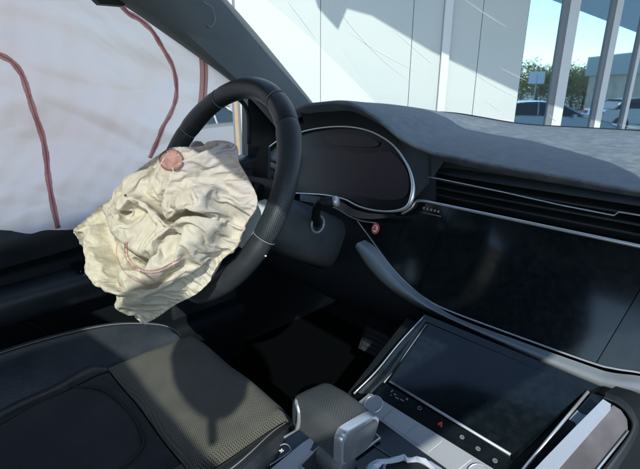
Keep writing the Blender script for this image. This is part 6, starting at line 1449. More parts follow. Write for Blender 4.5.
11,3,-17,-4,-15,-49,-48,-42,-8,-22,5,10,-14,-53,-66,-66,-81,-94,-103,-107,-103,-124,-137,-152,-159,-166,-182,-189,-190,-194,-206,-218,-219,-207,-192,-201,-194,-174,-159,-144,
-120,-136,-132,-133,-115,-96,-79,-93,-66,-26,-10,1,9,1,2,-27,-9,-39,-46,-39,-8,-26,2,-41,-44,-53,-51,-57,-72,-87,-89,-87,-95,-112,-124,-136,-134,-138,-152,-155,
-164,-156,-187,-203,-200,-191,-187,-188,-173,-147,-132,-143,-118,-125,-124,-126,-101,-86,-97,-79,-60,-29,0,12,12,-7,-17,-20,-22,-23,-32,-30,-29,-32,-41,-38,-39,-51,-62,-72,
-72,-69,-82,-96,-109,-110,-113,-112,-112,-121,-136,-133,-162,-175,-177,-183,-178,-171,-155,-123,-100,-141,-117,-107,-107,-114,-105,-102,-88,-68,-46,-11,12,19,-2,-4,-6,-13,-13,-20,
-16,-17,-28,-35,-25,-32,-44,-57,-61,-53,-55,-76,-91,-93,-91,-88,-87,-88,-94,-95,-116,-135,-162,-165,-168,-167,-148,-130,-97,-116,-137,-114,-99,-91,-99,-103,-87,-75,-55,-30,
-1,19,4,-6,-3,-7,-15,-13,-18,-25,-25,-16,-26,-32,-43,-41,-39,-50,-67,-78,-69,-70,-62,-63,-57,-66,-80,-92,-117,-132,-144,-152,-146,-128,-107,-89,-111,-132,-118,-105,
-79,-86,-94,-83,-68,-41,-7,7,15,2,-7,-2,-17,-13,-16,-16,-7,-21,-28,-28,-24,-22,-46,-51,-61,-50,-47,-42,-39,-39,-45,-69,-82,-109,-123,-128,-133,-112,-93,-85,
-88,-94,-115,-94,-91,-69,-62,-74,-68,-60,-18,-11,-3,5,4,-10,-11,-8,-14,-6,0,-11,-10,-18,-6,-20,-32,-44,-47,-35,-23,-20,-20,-22,-35,-40,-66,-70,-88,-90,
-74,-78,-71,-66,-76,-88,-93,-90,-77,-63,-37,-45,-52,-48,-9,5,-3,-8,0,-14,-1,7,6,6,-10,1,4,-12,-20,-36,-23,-16,-4,-4,-3,-3,-17,-29,-40,-39,
-43,-46,-43,-52,-48,-51,-60,-72,-69,-74,-55,-34,-19,-35,-43,-34,-24,-20,2,-5,11,15,5,0,10,14,12,-3,-11,-24,-8,-11,9,4,-2,-16,-3,-5,-8,-15,
-23,-20,-37,-35,-35,-45,-49,-50,-44,-49,-24,0,3,-19,-14,-10,-14,-9,21,13,3,15,17,0,11,-12,-10,-6,-13,11,-14,-17,-16,-4,8,-18,-13,-1,-4,-19,
-17,-36,-26,-27,-34,-23,-20,-28,1,28,4,-14,-20,-17,-7,20,2,2,0,9,-11,3,-13,8,-6,-8,-8,-4,9,-6,-11,-9,-4,-17,-23,-23,-20,-13,-6,-13,
-3,22,23,-3,-7,-9,-3,-18,-10,-15,1,5,-8,1,15,4,18,-1,14,8]
BAG_OUT = [
0,0,0,0,0,0,0,0,0,0,0,0,0,0,0,0,0,0,0,0,0,0,0,0,0,0,0,0,0,0,0,0,0,0,0,0,0,0,0,0,
0,0,0,0,0,0,0,0,0,0,0,0,0,0,0,0,0,0,0,0,0,0,0,0,0,0,0,0,0,0,0,0,0,0,0,0,0,0,0,0,
0,0,0,0,0,0,0,0,0,0,0,0,0,0,0,0,0,0,0,0,0,0,0,0,0,0,0,0,0,0,0,0,0,0,0,0,0,0,0,0,
0,0,0,0,0,0,0,0,0,0,0,0,0,0,0,0,0,0,0,0,0,0,0,0,0,0,0,0,0,0,0,0,0,0,0,0,0,0,0,0,
0,0,0,0,0,0,0,0,0,0,0,0,0,0,0,0,0,0,0,0,0,0,0,0,0,0,0,0,0,0,0,0,0,0,0,0,0,0,0,0,
0,0,0,0,0,0,0,0,0,0,0,0,0,0,0,0,0,0,0,0,0,0,0,0,0,0,0,0,0,0,0,0,0,0,0,0,0,0,0,0,
0,0,0,0,0,0,0,0,0,0,0,0,0,0,0,0,0,0,0,0,0,0,0,0,0,0,0,0,0,0,0,0,0,28,0,31,-12,5,-19,3,
41,6,22,6,-26,-19,22,54,47,17,40,26,-11,-35,-27,3,4,36,74,35,52,28,-4,10,-11,17,2,-27,0,4,25,40,76,65,52,24,2,-1,-5,19,
-14,-23,-29,-12,5,47,54,78,92,106,93,70,49,30,22,15,11,15,-16,-29,13,29,54,68,99,118,133,137,114,93,68,57,51,54,49,22,1,-12,-5,-19,
-25,3,40,85,99,120,149,157,173,156,140,106,103,98,84,96,71,56,28,17,30,11,-20,27,57,101,113,150,177,171,179,201,186,160,148,145,136,139,116,98,
80,44,58,20,0,-21,-10,15,58,96,134,155,179,202,202,227,232,207,190,182,183,169,173,154,125,91,66,45,33,19,-12,-2,21,39,58,101,136,182,194,209,
232,239,268,261,236,235,234,221,219,213,183,149,115,95,72,60,42,23,8,31,33,22,65,107,152,185,200,225,241,248,281,298,282,279,282,276,265,253,227,196,
169,142,126,112,87,64,35,44,13,1,5,44,96,143,182,220,215,233,257,284,320,325,313,305,307,304,296,274,244,220,198,179,158,140,117,84,76,42,29,20,
26,-2,27,66,118,149,188,231,256,284,306,332,344,356,344,341,335,340,310,292,284,252,238,215,180,167,124,108,88,74,60,58,12,-9,-7,31,72,116,152,186,
197,221,257,294,295,308,329,363,378,374,371,348,338,322,302,286,269,241,214,179,154,133,113,99,68,48,37,2,-3,18,2,22,64,104,138,173,206,228,249,260,
306,292,309,342,355,383,407,387,384,370,349,336,320,299,280,241,212,183,162,136,104,88,71,32,6,27,-3,18,2,25,44,51,69,106,143,171,211,224,247,279,
314,294,312,349,356,391,418,422,411,394,384,363,347,323,294,272,240,214,191,149,134,97,72,56,32,3,24,-2,26,27,11,44,71,91,98,104,126,173,184,203,
238,275,308,312,294,319,354,356,375,398,428,425,417,409,393,375,345,320,295,264,250,207,182,148,118,99,73,43,17,11,44,22,24,14,49,40,87,95,111,126,
130,152,192,210,224,263,303,313,294,314,327,369,360,393,418,434,443,437,429,415,400,378,349,319,301,274,229,197,174,154,126,89,55,33,60,49,36,-6,29,17,
53,58,91,97,112,125,151,176,181,217,232,269,303,309,294,317,340,357,347,385,407,422,437,451,461,448,433,419,402,384,355,319,294,271,232,201,166,138,95,56,
75,41,25,15,-17,-22,14,57,49,86,92,101,121,141,164,187,197,215,234,278,301,291,295,303,318,332,345,357,370,383,396,412,428,457,465,451,434,422,404,373,
353,311,279,255,215,171,143,109,75,71,28,11,-2,11,-20,1,14,50,63,82,120,132,147,152,181,204,223,240,250,279,293,304,323,337,348,357,372,387,400,412,
423,425,427,430,446,467,471,460,445,419,402,368,343,312,266,229,190,167,122,103,56,31,35,30,-8,2,-14,36,27,46,88,113,113,142,171,187,191,213,229,248,
274,300,325,330,338,365,376,391,400,413,431,441,456,457,459,464,449,451,458,473,472,469,454,422,399,368,325,302,246,209,174,140,96,78,46,48,8,-14,-10,16,
15,63,63,76,112,152,160,174,199,226,238,257,269,298,320,344,362,371,387,407,419,426,440,453,468,482,488,490,488,486,478,475,464,459,441,463,459,443,429,399,
361,322,291,231,194,152,125,89,73,36,25,-7,15,-12,1,38,48,91,94,126,148,196,205,221,245,256,290,307,313,336,369,370,388,417,435,449,460,468,476,479,
481,471,475,466,459,458,447,444,428,422,436,443,451,452,451,433,400,359,298,267,214,185,146,83,62,52,12,11,-15,-12,21,1,46,76,87,118,152,175,199,225,
255,260,277,295,331,348,370,394,402,416,425,446,454,459,460,459,452,442,429,432,428,423,412,412,406,399,398,392,408,406,414,409,423,430,415,374,342,291,240,202,
143,100,87,47,-1,-13,13,27,-11,23,41,91,127,148,180,197,221,242,269,295,304,334,351,375,392,416,438,443,448,455,454,448,431,417,396,393,393,398,395,393,
379,367,369,355,361,357,352,371,368,376,376,391,396,401,386,357,290,234,182,152,111,82,39,-5,12,28,-7,-1,40,64,92,122,172,204,225,246,271,290,318,334,
355,383,394,415,437,447,425,421,429,420,398,375,360,353,357,352,355,369,390,360,341,332,330,321,314,320,316,317,328,335,341,361,355,370,372,358,300,247,174,136,
119,68,30,1,22,-7,-25,-21,21,44,82,124,145,154,201,243,263,287,316,339,361,394,414,433,435,426,406,418,423,409,384,357,339,308,311,322,315,331,361,405,
369,329,307,296,287,274,277,279,275,286,291,300,291,300,327,331,346,342,304,226,174,128,130,77,27,5,-3,5,-35,-2,9,61,98,124,163,188,200,228,272,289,
320,351,401,437,450,442,409,396,386,375,387,374,355,332,299,281,275,290,306,354,365,411,379,344,307,275,257,247,242,241,242,241,240,250,246,255,267,282,295,318,
319,270,226,161,130,127,86,37,32,23,-8,-41,-14,23,38,48,90,133,167,188,239,257,272,300,330,366,408,439,438,439,414,404,376,358,346,354,320,304,274,258,
265,302,338,374,406,417,414,374,333,290,259,239,235,229,240,239,231,227,214,212,211,232,255,270,279,290,269,237,177,137,123,82,35,30,-10,-47,-40,-10,-6,21,
68,87,130,169,212,217,264,292,319,346,377,411,412,434,429,422,408,375,370,352,317,314,264,239,235,272,288,353,382,406,391,388,410,370,336,312,289,299,280,307,
313,312,292,278,243,220,207,225,236,242,255,260,247,233,207,145,128,84,39,5,-13,-62,-21,-6,15,28,54,106,127,163,207,242,238,280,309,325,359,394,411,410,
399,390,391,389,374,345,327,292,238,209,240,264,303,361,386,400,402,396,383,398,383,366,361,352,354,346,327,352,362,364,325,314,301,311,315,289,254,239,223,211,
217,197,167,130,89,52,-9,-45,-58,-40,1,-10,27,15,41,68,89,145,173,200,237,273,262,288,313,357,372,402,391,371,365,372,358,344,346,313,273,226,184,205,
228,273,344,364,366,391,386,389,388,376,344,320,320,334,347,354,402,423,454,432,429,404,403,421,399,348,336,288,248,214,197,193,177,135,101,42,-10,-53,-51,-10,
-7,3,47,47,77,115,127,173,213,225,255,299,283,296,340,377,384,366,349,347,346,348,345,323,293,263,198,161,183,201,233,319,341,335,358,353,346,348,349,347,
309,329,360,401,417,443,468,498,497,490,491,495,487,471,460,415,377,349,310,266,260,234,224,186,131,61,-2,-57,-31,-43,-12,9,34,22,28,72,76,107,149,164,
196,241,259,288,316,318,314,365,358,355,332,344,335,325,328,311,273,243,180,132,155,173,204,280,314,310,324,319,322,320,315,314,313,294,328,375,412,430,440,452,
455,476,486,498,460,432,423,447,432,411,394,355,296,300,277,255,197,123,60,-8,-54,-68,-48,-47,37,52,61,48,62,103,116,148,188,215,229,270,294,317,298,301,
347,352,342,315,327,325,307,305,290,261,212,159,118,104,137,167,232,263,295,291,292,285,282,286,276,278,277,299,325,360,382,396,417,407,433,450,466,479,447,401,
387,414,387,425,422,376,315,319,313,270,215,130,81,10,-42,-83,-77,-65,-51,23,15,46,84,90,75,89,143,161,183,207,236,254,297,315,305,285,323,336,318,299,
312,293,278,271,254,236,193,166,107,102,93,125,177,222,250,264,251,248,249,241,253,249,245,250,270,315,322,350,319,303,353,378,438,433,452,407,368,355,378,369,
417,441,416,339,354,333,283,221,156,90,42,-12,-65,-75,-71,-68,-44,-22,-12,1,24,56,84,109,115,102,126,168,200,217,234,245,294,304,276,274,307,312,306,301,
281,260,247,232,214,198,172,138,120,81,73,82,117,164,211,231,223,211,208,208,209,208,211,211,233,256,251,289,275,246,237,261,365,389,433,425,380,377,334,333,
360,414,448,434,369,375,330,286,227,177,105,49,22,-37,-54,-63,-37,-59,-37,-11,21,53,63,100,119,109,143,149,150,175,215,227,240,277,287,263,271,279,281,273,
263,248,228,206,193,175,147,107,101,94,87,61,53,79,114,176,201,194,193,174,169,175,173,178,185,192,205,207,208,203,193,190,195,267,331,369,405,399,367,372,
317,313,342,384,439,449,396,401,330,276,236,178,139,98,49,28,-18,-27,-73,-76,-51,10,27,13,26,84,109,110,137,120,130,170,189,185,231,242,280,272,243,233,
231,232,228,222,207,185,159,138,119,76,64,55,64,72,53,50,44,83,140,168,167,161,166,160,143,153,153,147,148,166,162,169,172,161,146,153,187,243,287,360,
380,370,377,365,312,301,333,379,425,455,454,416,348,305,261,213,151,132,80,31,-14,-57,-62,-63,-47,23,38,51,56,38,57,96,135,127,150,138,136,179,195,200,
242,267,245,226,213,194,188,183,182,167,142,110,82,61,36,15,22,23,34,52,29,23,51,106,126,128,129,130,129,121,116,111,115,112,127,131,133,139,129,113,
111,120,150,219,271,354,342,333,358,351,300,286,315,358,408,442,451,437,391,337,262,221,210,141,103,61,-1,-44,-50,-35,-59,-7,35,37,44,76,71,73,119,160,
144,167,161,147,177,178,214,244,220,204,184,174,174,152,143,124,111,55,14,6,1,-13,-14,-1,36,19,32,3,20,73,79,84,81,79,74,78,68,77,72,79,
83,85,94,101,109,139,105,106,138,169,204,276,328,296,325,317,343,289,268,297,339,371,422,441,435,395,361,303,242,237,182,132,75,20,-1,-21,-32,-43,-3,3,
45,67,63,100,113,102,145,182,165,179,171,155,172,218,225,199,207,181,169,148,140,112,102,83,29,-3,-37,-40,-41,-33,-11,3,42,10,-13,-8,28,23,29,23,
26,28,23,31,33,32,32,47,58,76,113,115,181,166,126,111,139,168,208,262,307,285,307,325,335,297,260,277,308,352,383,419,425,387,391,335,271,277,211,161,
97,24,-46,-62,-69,-42,22,34,20,43,94,84,105,146,136,170,207,186,176,174,204,205,186,179,198,174,157,143,116,98,75,55,26,-16,-38,-57,-50,-39,-22,0,
15,41,12,-27,0,-14,-14,-12,-14,-11,-13,-8,0,10,27,66,104,159,165,182,233,261,220,189,147,159,189,206,246,289,267,293,302,320,285,250,258,297,321,353,
409,413,416,407,379,314,307,231,162,101,28,-57,-78,-72,-29,-8,1,44,67,72,112,132,123,169,166,190,228,218,216,205,168,164,189,188,168,148,116,101,69,50,
33,5,-6,-36,-34,-39,-33,-2,22,46,48,13,4,-37,-38,-21,-22,-23,-29,-23,-18,-3,26,58,124,169,203,268,276,302,321,301,258,255,211,181,199,211,234,262,
250,264,271,275,255,237,282,327,326,337,363,385,409,407,407,400,316,261,167,118,24,-63,-88,-61,-44,9,10,9,42,98,100,129,158,147,186,206,216,219,223,188,
159,174,176,169,146,122,99,70,46,26,5,-5,-24,-30,-22,-22,-2,33,59,65,27,22,-17,-14,-26,-49,-39,-42,-40,-30,-14,20,89,176,202,244,302,350,369,365,
404,373,352,327,289,257,219,224,216,205,205,169,191,190,215,241,280,317,355,375,386,411,440,465,477,461,394,336,275,194,98,12,-67,-92,-80,-24,18,-19,-12,-2,
33,67,120,150,167,173,164,161,176,173,176,188,179,147,146,150,127,108,78,50,29,3,-10,-25,-33,-29,-8,6,17,50,81,61,55,9,-5,-43,-51,-41,-59,-55,
-46,-23,6,83,128,188,287,335,362,400,420,433,434,423,412,375,335,297,270,256,247,195,124,45,67,89,93,186,239,301,328,369,409,436,450,466,471,481,444,392,
336,275,200,106,-19,-65,-74,-67,-31,21,14,-14,-3,36,74,95,123,115,122,122,120,127,125,130,139,147,157,148,127,102,85,63,21,5,-8,-28,-28,-32,6,31,
41,76,70,99,85,57,26,-10,-44,-53,-60,-61,-48,-28,-14,59,134,198,275,335,391,402,414,390,420,402,425,409,424,387,353,315,279,246,197,90,-4,-78,-53,8,
36,101,185,258,325,366,405,426,440,453,462,460,429,365,316,250,182,56,-29,-28,-30,-27,-26,-14,8,16,25,21,37,66,93,86,71,71,73,80,84,89,95,111,
121,94,88,61,39,11,-17,-31,-41,-35,-21,5,35,87,104,110,112,71,58,21,-14,-47,-55,-57,-53,-41,3,74,118,197,290,337,375,410,404,385,406,379,406,387,
415,423,425,396,355,321,290,217,114,-6,-147,-153,-132,-78,-19,54,128,225,281,342,339,379,380,379,400,397,368,306,266,210,104,27,-17,-41,-65,-64,-27,-25,-20,-11,
26,44,58,46,43,33,36,31,44,47,64,56,65,64,60,39,18,-16,-36,-42,-45,-29,-17,16,42,99,122,123,112,78,48,20,-25,-52,-52,-47,-41,-6,53,108,
220,266,316,376,401,420,393,375,369,396,375,395,371,392,402,415,385,349,332,272,162,31,-121,-193,-204,-202,-150,-77,-3,66,133,224,263,264,264,274,278,318,299,304,
238,204,128,75,-28,-66,-85,-87,-46,4,-26,-1,5,32,13,8,23,-8,-4,-7,0,17,33,42,20,16,-2,-9,-29,-26,-47,-38,-28,-5,27,60,111,133,108,108,
75,38,7,-31,-48,-43,-35,5,57,105,219,278,333,378,412,396,393,418,385,391,361,386,364,382,350,359,375,405,383,342,312,266,130,-64,-174,-219,-236,-211,-163,-104,
-36,17,87,113,133,147,161,173,208,206,246,198,198,125,87,5,-75,-91,-97,-91,-53,-32,-30,0,-18,-25,-21,-2,-39,-33,-31,-25,-18,-3,8,-23,-25,-48,-64,-46,
-45,-29,-17,2,30,73,111,112,133,101,78,30,-2,-34,-49,-37,-8,51,133,184,256,304,369,408,429,434,426,399,415,379,389,350,371,345,360,324,364,385,365,372,
347,299,218,32,-103,-187,-215,-218,-199,-166,-99,-52,3,77,80,116,135,150,163,214,213,232,183,157,116,47,-19,-84,-94,-89,-84,-64,-34,-41,-37,-22,-2,-40,-34,-18,
-24,-14,-43,-43,-29,-73,-82,-84,-72,-44,-27,-17,12,47,82,99,136,117,88,61,18,-9,-45,-46,-15,30,113,186,269,311,357,405,426,436,432,448,437,404,411,372,
376,330,349,317,327,317,361,348,336,355,348,296,146,-52,-121,-159,-179,-183,-154,-101,-66,-11,57,81,113,126,168,175,223,218,297,245,220,197,131,99,13,-69,-71,-75,
-60,-68,-19,-30,-22,4,-35,-34,-10,-11,-15,-22,-38,-70,-65,-99,-97,-74,-54,-19,-1,47,82,98,132,137,101,73,41,11,-29,-54,-38,-4,57,150,250,322,350,407,
426,438,429,436,451,425,431,398,399,354,352,308,313,287,299,323,370,355,321,332,344,218,77,-62,-115,-131,-133,-114,-76,-36,16,84,146,173,178,216,230,243,317,323,
385,364,335,253,217,118,36,-30,-50,-58,-53,-60,-29,15,-22,-34,-11,-35,-21,-30,-41,-74,-98,-113,-95,-71,-41,-30,7,52,90,129,141,122,96,58,22,-13,-36,-40,
-25,10,123,217,269,349,386,422,423,436,454,436,449,438,401,414,378,366,329,326,288,275,286,326,333,370,320,359,378,336,173,25,-68,-80,-79,-57,-37,18,83,132,
180,231,261,280,299,339,359,392,410,452,442,379,334,241,166,80,6,-27,-32,-44,-9,-36,3,-30,-10,-18,-51,-32,-45,-76,-88,-107,-84,-59,-36,-18,27,62,106,135,
130,114,78,59,11,-14,-24,-28,1,36,164,269,314,390,414,445,459,462,461,453,447,438,423,372,391,345,320,304,298,262,297,312,362,372,330,348,393,374,276,112,
-9,-26,-45,-21,26,69,140,187,223,269,299,324,349,386,410,441,446,475,494,456,415,351,256,190,104,13,4,-12,4,4,-30,-21,-5,-44,-59,-49,-75,-98,-100,-70,
-43,-24,-9,35,69,102,115,96,71,54,39,3,-16,-20,-11,20,89,190,292,360,398,429,421,459,435,442,423,408,401,394,398,341,357,331,301,288,257,277,311,356,
373,338,373,376,340,300,184,70,38,15,26,54,115,155,205,239,277,306,337,366,389,425,455,485,453,459,496,480,406,346,284,197,104,45,18,28,38,7,-17,-31,
-23,-64,-80,-94,-88,-61,-30,-15,0,37,50,92,82,88,60,25,3,-15,-15,-10,16,58,134,238,347,376,382,413,451,434,464,418,399,385,367,358,343,349,302,326,
311,279,251,271,310,355,373,351,369,349,317,255,180,106,88,78,88,105,137,172,208,243,275,308,340,375,404,438,464,469,473,467,458,489,480,403,346,274,176,107,
70,60,72,66,38,-10,-40,-52,-70,-58,-57,-39,2,13,47,64,78,58,80,41,21,4,-10,-29,-15,30,80,168,291,366,403,388,414,458,465,445,457,427,407,369,
329,309,303,305,272,298,285,251,267,306,347,382,372,359,322,245,191,142,121,131,158,156,166,178,197,220,250,274,306,350,387,410,432,437,433,437,431,426,468,459,
483,414,338,292,208,150,114,67,91,82,21,27,-28,-53,-29,-15,-14,30,52,62,68,45,62,36,24,1,-17,-38,-29,23,111,206,314,378,431,402,417,460,439,464,
460,423,392,357,330,285,267,273,252,252,280,258,293,299,350,379,352,334,298,219,124,41,45,74,126,188,216,221,229,236,264,283,304,323,352,387,416,405,406,402,
409,418,434,471,455,483,419,361,278,222,149,83,83,113,80,26,-34,-3,16,4,13,48,53,38,34,40,20,-3,-24,-50,-35,10,104,245,348,420,446,425,426,438,
471,433,448,413,384,340,303,276,241,239,240,228,235,270,305,306,350,394,375,343,266,176,37,0,-39,27,79,167,225,254,267,253,246,249,267,289,311,358,394,392,
398,404,409,415,423,455,440,481,482,409,346,275,206,125,126,112,70,56,2,-7,35,34,6,40,32,19,31,5,-12,-35,-59,-51,-11,71,240,325,396,458,470,435,
475,486,455,423,392,366,318,279,252,239,209,219,209,223,264,308,324,361,391,376,316,241,136,0,-59,-96,-48,-9,88,180,229,278,291,287,281,269,301,321,322,353,
391,400,404,412,421,426,437,466,452,491,423,378,298,234,172,136,93,53,39,26,-6,23,-1,-2,24,14,20,-8,-32,-50,-67,-53,-10,62,193,296,334,416,492,466,
492,477,439,418,387,347,304,266,248,214,201,192,200,222,252,301,334,375,381,373,304,192,84,-26,-86,-115,-127,-88,-41,74,178,234,295,295,309,270,300,321,337,352,
356,388,403,414,420,431,443,456,438,480,434,385,298,211,173,117,83,37,22,22,16,-19,-24,5,11,-8,-37,-60,-67,-48,-32,30,156,249,297,342,419,479,497,456,
438,393,368,336,305,299,248,220,197,195,201,219,266,307,354,387,369,360,296,195,73,-27,-96,-129,-142,-132,-108,-28,67,173,265,304,318,318,275,313,327,333,346,343,
378,394,415,423,434,441,423,464,420,372,321,241,167,104,62,13,-10,-17,-25,-2,-33,-30,-19,-46,-62,-61,-34,-18,0,109,206,286,309,385,404,469,461,416,375,349,
324,290,284,278,228,230,226,212,239,276,320,339,385,393,372,288,168,76,-32,-87,-123,-143,-149,-142,-98,-35,90,193,268,315,332,323,276,277,290,311,321,344,348,359,
377,399,415,406,441,404,346,295,245,164,106,33,-8,-24,-24,-22,-42,-52,-49,-30,-38,-9,17,49,152,250,270,314,398,392,446,418,370,341,304,274,265,261,274,237,
232,241,259,282,330,348,368,409,371,257,171,38,-11,-48,-97,-121,-141,-149,-137,-92,-10,84,210,268,324,334,328,288,250,272,277,286,306,321,328,345,363,392,390,359,
318,292,219,163,92,6,-10,-11,7,10,-26,-8,-11,-17,32,56,89,180,287,281,346,406,404,381,352,319,294,267,243,235,266,288,263,274,278,308,337,369,394,411,
361,270,166,68,21,-17,-52,-96,-104,-115,-142,-135,-77,-6,125,217,287,323,340,297,252,224,235,246,262,277,297,292,320,332,347,312,286,253,206,149,89,21,-4,0,
26,5,9,-18,-15,23,38,61,118,217,297,299,373,363,348,327,306,272,236,232,234,271,300,330,312,321,334,358,380,390,420,341,261,180,96,79,45,5,-51,-74,
-88,-107,-128,-121,-74,8,105,227,273,304,328,286,233,208,212,219,232,243,256,275,310,302,271,230,215,180,135,71,15,14,31,40,31,21,7,7,43,55,67,144,
232,297,318,371,326,289,264,232,224,248,236,270,308,335,363,374,387,397,405,420,425,345,266,177,133,99,86,66,15,-17,-64,-91,-101,-112,-106,-65,36,141,242,279,
321,285,251,241,208,220,209,229,217,230,270,273,244,212,172,164,122,61,26,30,60,53,42,29,16,33,82,147,229,295,333,336,311,274,250,229,265,264,260,298,
346,395,420,429,431,435,449,405,325,239,181,153,137,139,115,93,45,2,-24,-69,-79,-91,-95,-48,49,175,242,287,328,306,263,243,204,196,214,201,199,236,225,213,
170,139,125,116,69,46,62,68,29,13,-4,3,46,107,170,208,281,304,277,296,297,286,248,294,289,282,341,412,444,464,464,463,460,377,292,203,178,176,176,163,
133,141,101,74,32,-8,-40,-40,-60,-62,-2,103,189,261,303,336,313,275,234,231,195,195,211,191,212,172,139,87,77,64,73,75,72,59,54,39,-4,49,71,99,
132,179,232,247,229,228,245,282,273,314,271,323,390,453,487,488,455,470,352,256,200,182,205,196,166,149,174,146,112,75,62,19,-10,-26,-38,-39,33,127,213,267,
312,345,298,263,255,232,200,202,217,197,145,113,65,42,25,25,20,26,22,4,0,36,25,21,51,121,160,197,183,179,223,259,262,303,301,270,348,420,462,498,
460,472,334,262,207,207,187,226,196,172,192,188,166,126,96,77,40,5,-7,-15,-11,50,181,229,290,329,353,289,277,231,233,208,216,177,123,83,56,33,1,-22,
-16,-19,-20,-30,-19,18,2,30,80,76,112,148,133,185,221,261,292,302,276,287,368,404,456,479,445,319,247,231,205,174,215,231,194,208,180,199,172,157,140,104,
81,37,22,16,22,96,210,259,298,344,360,303,256,219,231,213,188,128,94,61,24,-2,-31,-53,-53,-50,-44,-6,-15,17,44,24,38,70,115,118,165,202,251,282,
297,270,316,361,405,411,329,282,246,199,185,171,197,231,236,223,188,179,210,199,185,155,127,86,66,55,55,52,150,227,263,298,326,360,316,266,229,199,172,137,
98,62,37,12,-8,-36,-32,-31,-28,-35,-5,22,1,34,34,66,118,167,199,244,266,289,272,324,347,298,313,261,235,205,211,182,180,218,237,234,200,198,181,216,
216,181,164,157,130,99,87,60,83,155,234,287,321,350,348,320,277,239,214,165,124,82,69,42,17,-10,-37,-51,-52,-36,19,-17,5,4,34,49,115,136,190,216,
253,275,289,266,229,200,181,151,130,157,196,208,199,231,233,229,204,170,203,198,218,208,181,176,159,118,83,67,104,177,232,280,311,354,318,291,286,256,203,164,
109,82,76,56,29,1,-18,-48,-14,-25,-30,-4,9,54,81,139,163,194,208,211,191,171,143,116,102,79,105,125,160,207,222,230,222,188,164,185,191,192,186,217,
212,199,156,127,103,78,124,174,215,263,321,349,340,306,287,256,198,135,102,94,52,45,9,-1,-15,-37,-35,-39,5,18,72,107,127,116,135,118,117,90,80,58,
34,65,80,131,139,182,195,221,180,173,169,161,167,155,169,204,204,189,160,125,81,88,111,147,223,275,314,324,364,333,320,267,196,144,106,63,34,25,1,-40,
-34,-41,-35,19,53,56,62,50,64,41,35,31,16,4,16,48,103,115,126,159,205,178,140,127,119,110,107,123,155,183,161,147,119,114,65,43,62,104,154,212,
282,352,377,372,322,261,196,156,110,67,24,-1,-30,-11,-40,-23,13,0,-4,-1,0,-15,-5,-17,-37,-21,32,72,94,104,123,172,179,143,119,96,84,82,89,96,
125,148,123,107,125,93,57,22,29,76,105,167,261,337,374,373,309,268,210,154,122,72,28,-6,-18,-37,-34,-25,6,-33,-41,-55,-52,-15,-45,0,34,68,85,92,
141,164,134,109,74,66,67,71,86,82,101,121,88,109,106,65,33,-4,7,31,65,149,209,290,339,364,322,276,200,136,118,65,18,0,14,-26,-21,-6,-46,-33,
-59,-16,-40,-33,4,34,62,73,101,129,135,108,74,50,54,60,80,75,74,109,88,79,79,86,56,29,-27,-15,8,54,125,177,260,311,337,330,258,188,118,113,
60,28,33,8,-31,-39,-27,-48,-16,-51,-38,3,22,51,61,91,127,104,68,41,53,53,68,82,74,84,115,100,89,73,47,22,-26,-40,-41,-4,22,74,137,204,
275,314,319,259,175,98,103,70,42,-25,-11,-40,-12,-43,-34,-30,9,21,40,79,103,96,63,45,17,50,69,81,76,97,106,76,51,35,11,-12,-29,-39,-50,-46,
-10,38,55,91,170,209,262,268,222,132,107,60,26,0,-28,-4,-13,-47,-50,-23,18,14,49,54,88,57,50,14,13,37,70,83,91,97,68,52,30,15,-3,-10,
-37,-59,-58,-45,7,8,31,76,127,184,214,202,134,76,73,55,43,6,-27,-24,-49,-12,13,20,18,55,62,34,17,-16,9,44,63,76,80,78,76,59,37,15,
-9,-45,-60,-38,-54,-31,9,-9,9,44,93,128,164,120,71,43,22,8,20,-10,-43,-11,-18,-13,24,32,31,15,-7,-34,6,17,54,44,40,33,51,50,20,-1,
-39,-52,-30,-55,-36,-2,-23,-18,15,20,49,85,89,42,41,25,23,-10,-32,-41,-39,-2,3,-11,-3,-36,-43,-37,-21,17,1,-5,3,10,27,-2,-24,-40,-38,-19,
-49,-16,-10,-25,-39,-4,8,-14,14,36,7,0,-8,-11,-6,-34,-34,-35,-35,-42,-7,-33,2,-27,-16,11,-12,17,24,-8,-1,0,-36,-11,-36,-48,-54,-25,-1,-30,
-35,-7,3,-33,-25,7,-28,-7,-38,-23,-45,-12,-38,-47,-53,-43,-38,-29,-34,-33]
from mathutils.geometry import delaunay_2d_cdt
def cloth_rest(sp, S=5.0):
    """flat pattern of the bag: even points inside its outline, joined by triangles"""
    pl = cr([V(((p - BA).dot(BU) * S, (p - BA).dot(BV) * S, 0)) for p in bag_out], 3, closed=True)
    b = []
    for i in range(len(pl)):
        a, c = pl[i], pl[(i + 1) % len(pl)]; n = max(1, round((c - a).length / (sp * S)))
        b += [a.lerp(c, k / n).to_2d() for k in range(n)]
    def inside(p):
        c = False; n = len(b)
        for i in range(n):
            x1, y1 = b[i]; x2, y2 = b[(i + 1) % n]
            if (y1 > p.y) != (y2 > p.y) and p.x < (x2 - x1) * (p.y - y1) / (y2 - y1) + x1: c = not c
        return c
    xs = [p.x for p in b]; yy = [p.y for p in b]
    rnd = random.Random(4); pts = list(b); h = sp * S; r = 0; y = min(yy)
    while y < max(yy):
        x = min(xs) + (h / 2 if r % 2 else 0)
        while x < max(xs):
            p = V((x + rnd.uniform(-.15, .15) * h, y + rnd.uniform(-.15, .15) * h))
            if inside(p) and min((p - q).length for q in b) > h * .6: pts.append(p)
            x += h
        y += h * .866; r += 1
    res = delaunay_2d_cdt(pts, [(i, (i + 1) % len(b)) for i in range(len(b))], [], 1, 1e-5)
    return [p / S for p in res[0]], [tuple(f) for f in res[2]]
rest, bagf = cloth_rest(.0033)
bagv = []
rim2 = [V(((p - BA).dot(BU), (p - BA).dot(BV))) for p in cr(bag_out, 3, closed=True)]
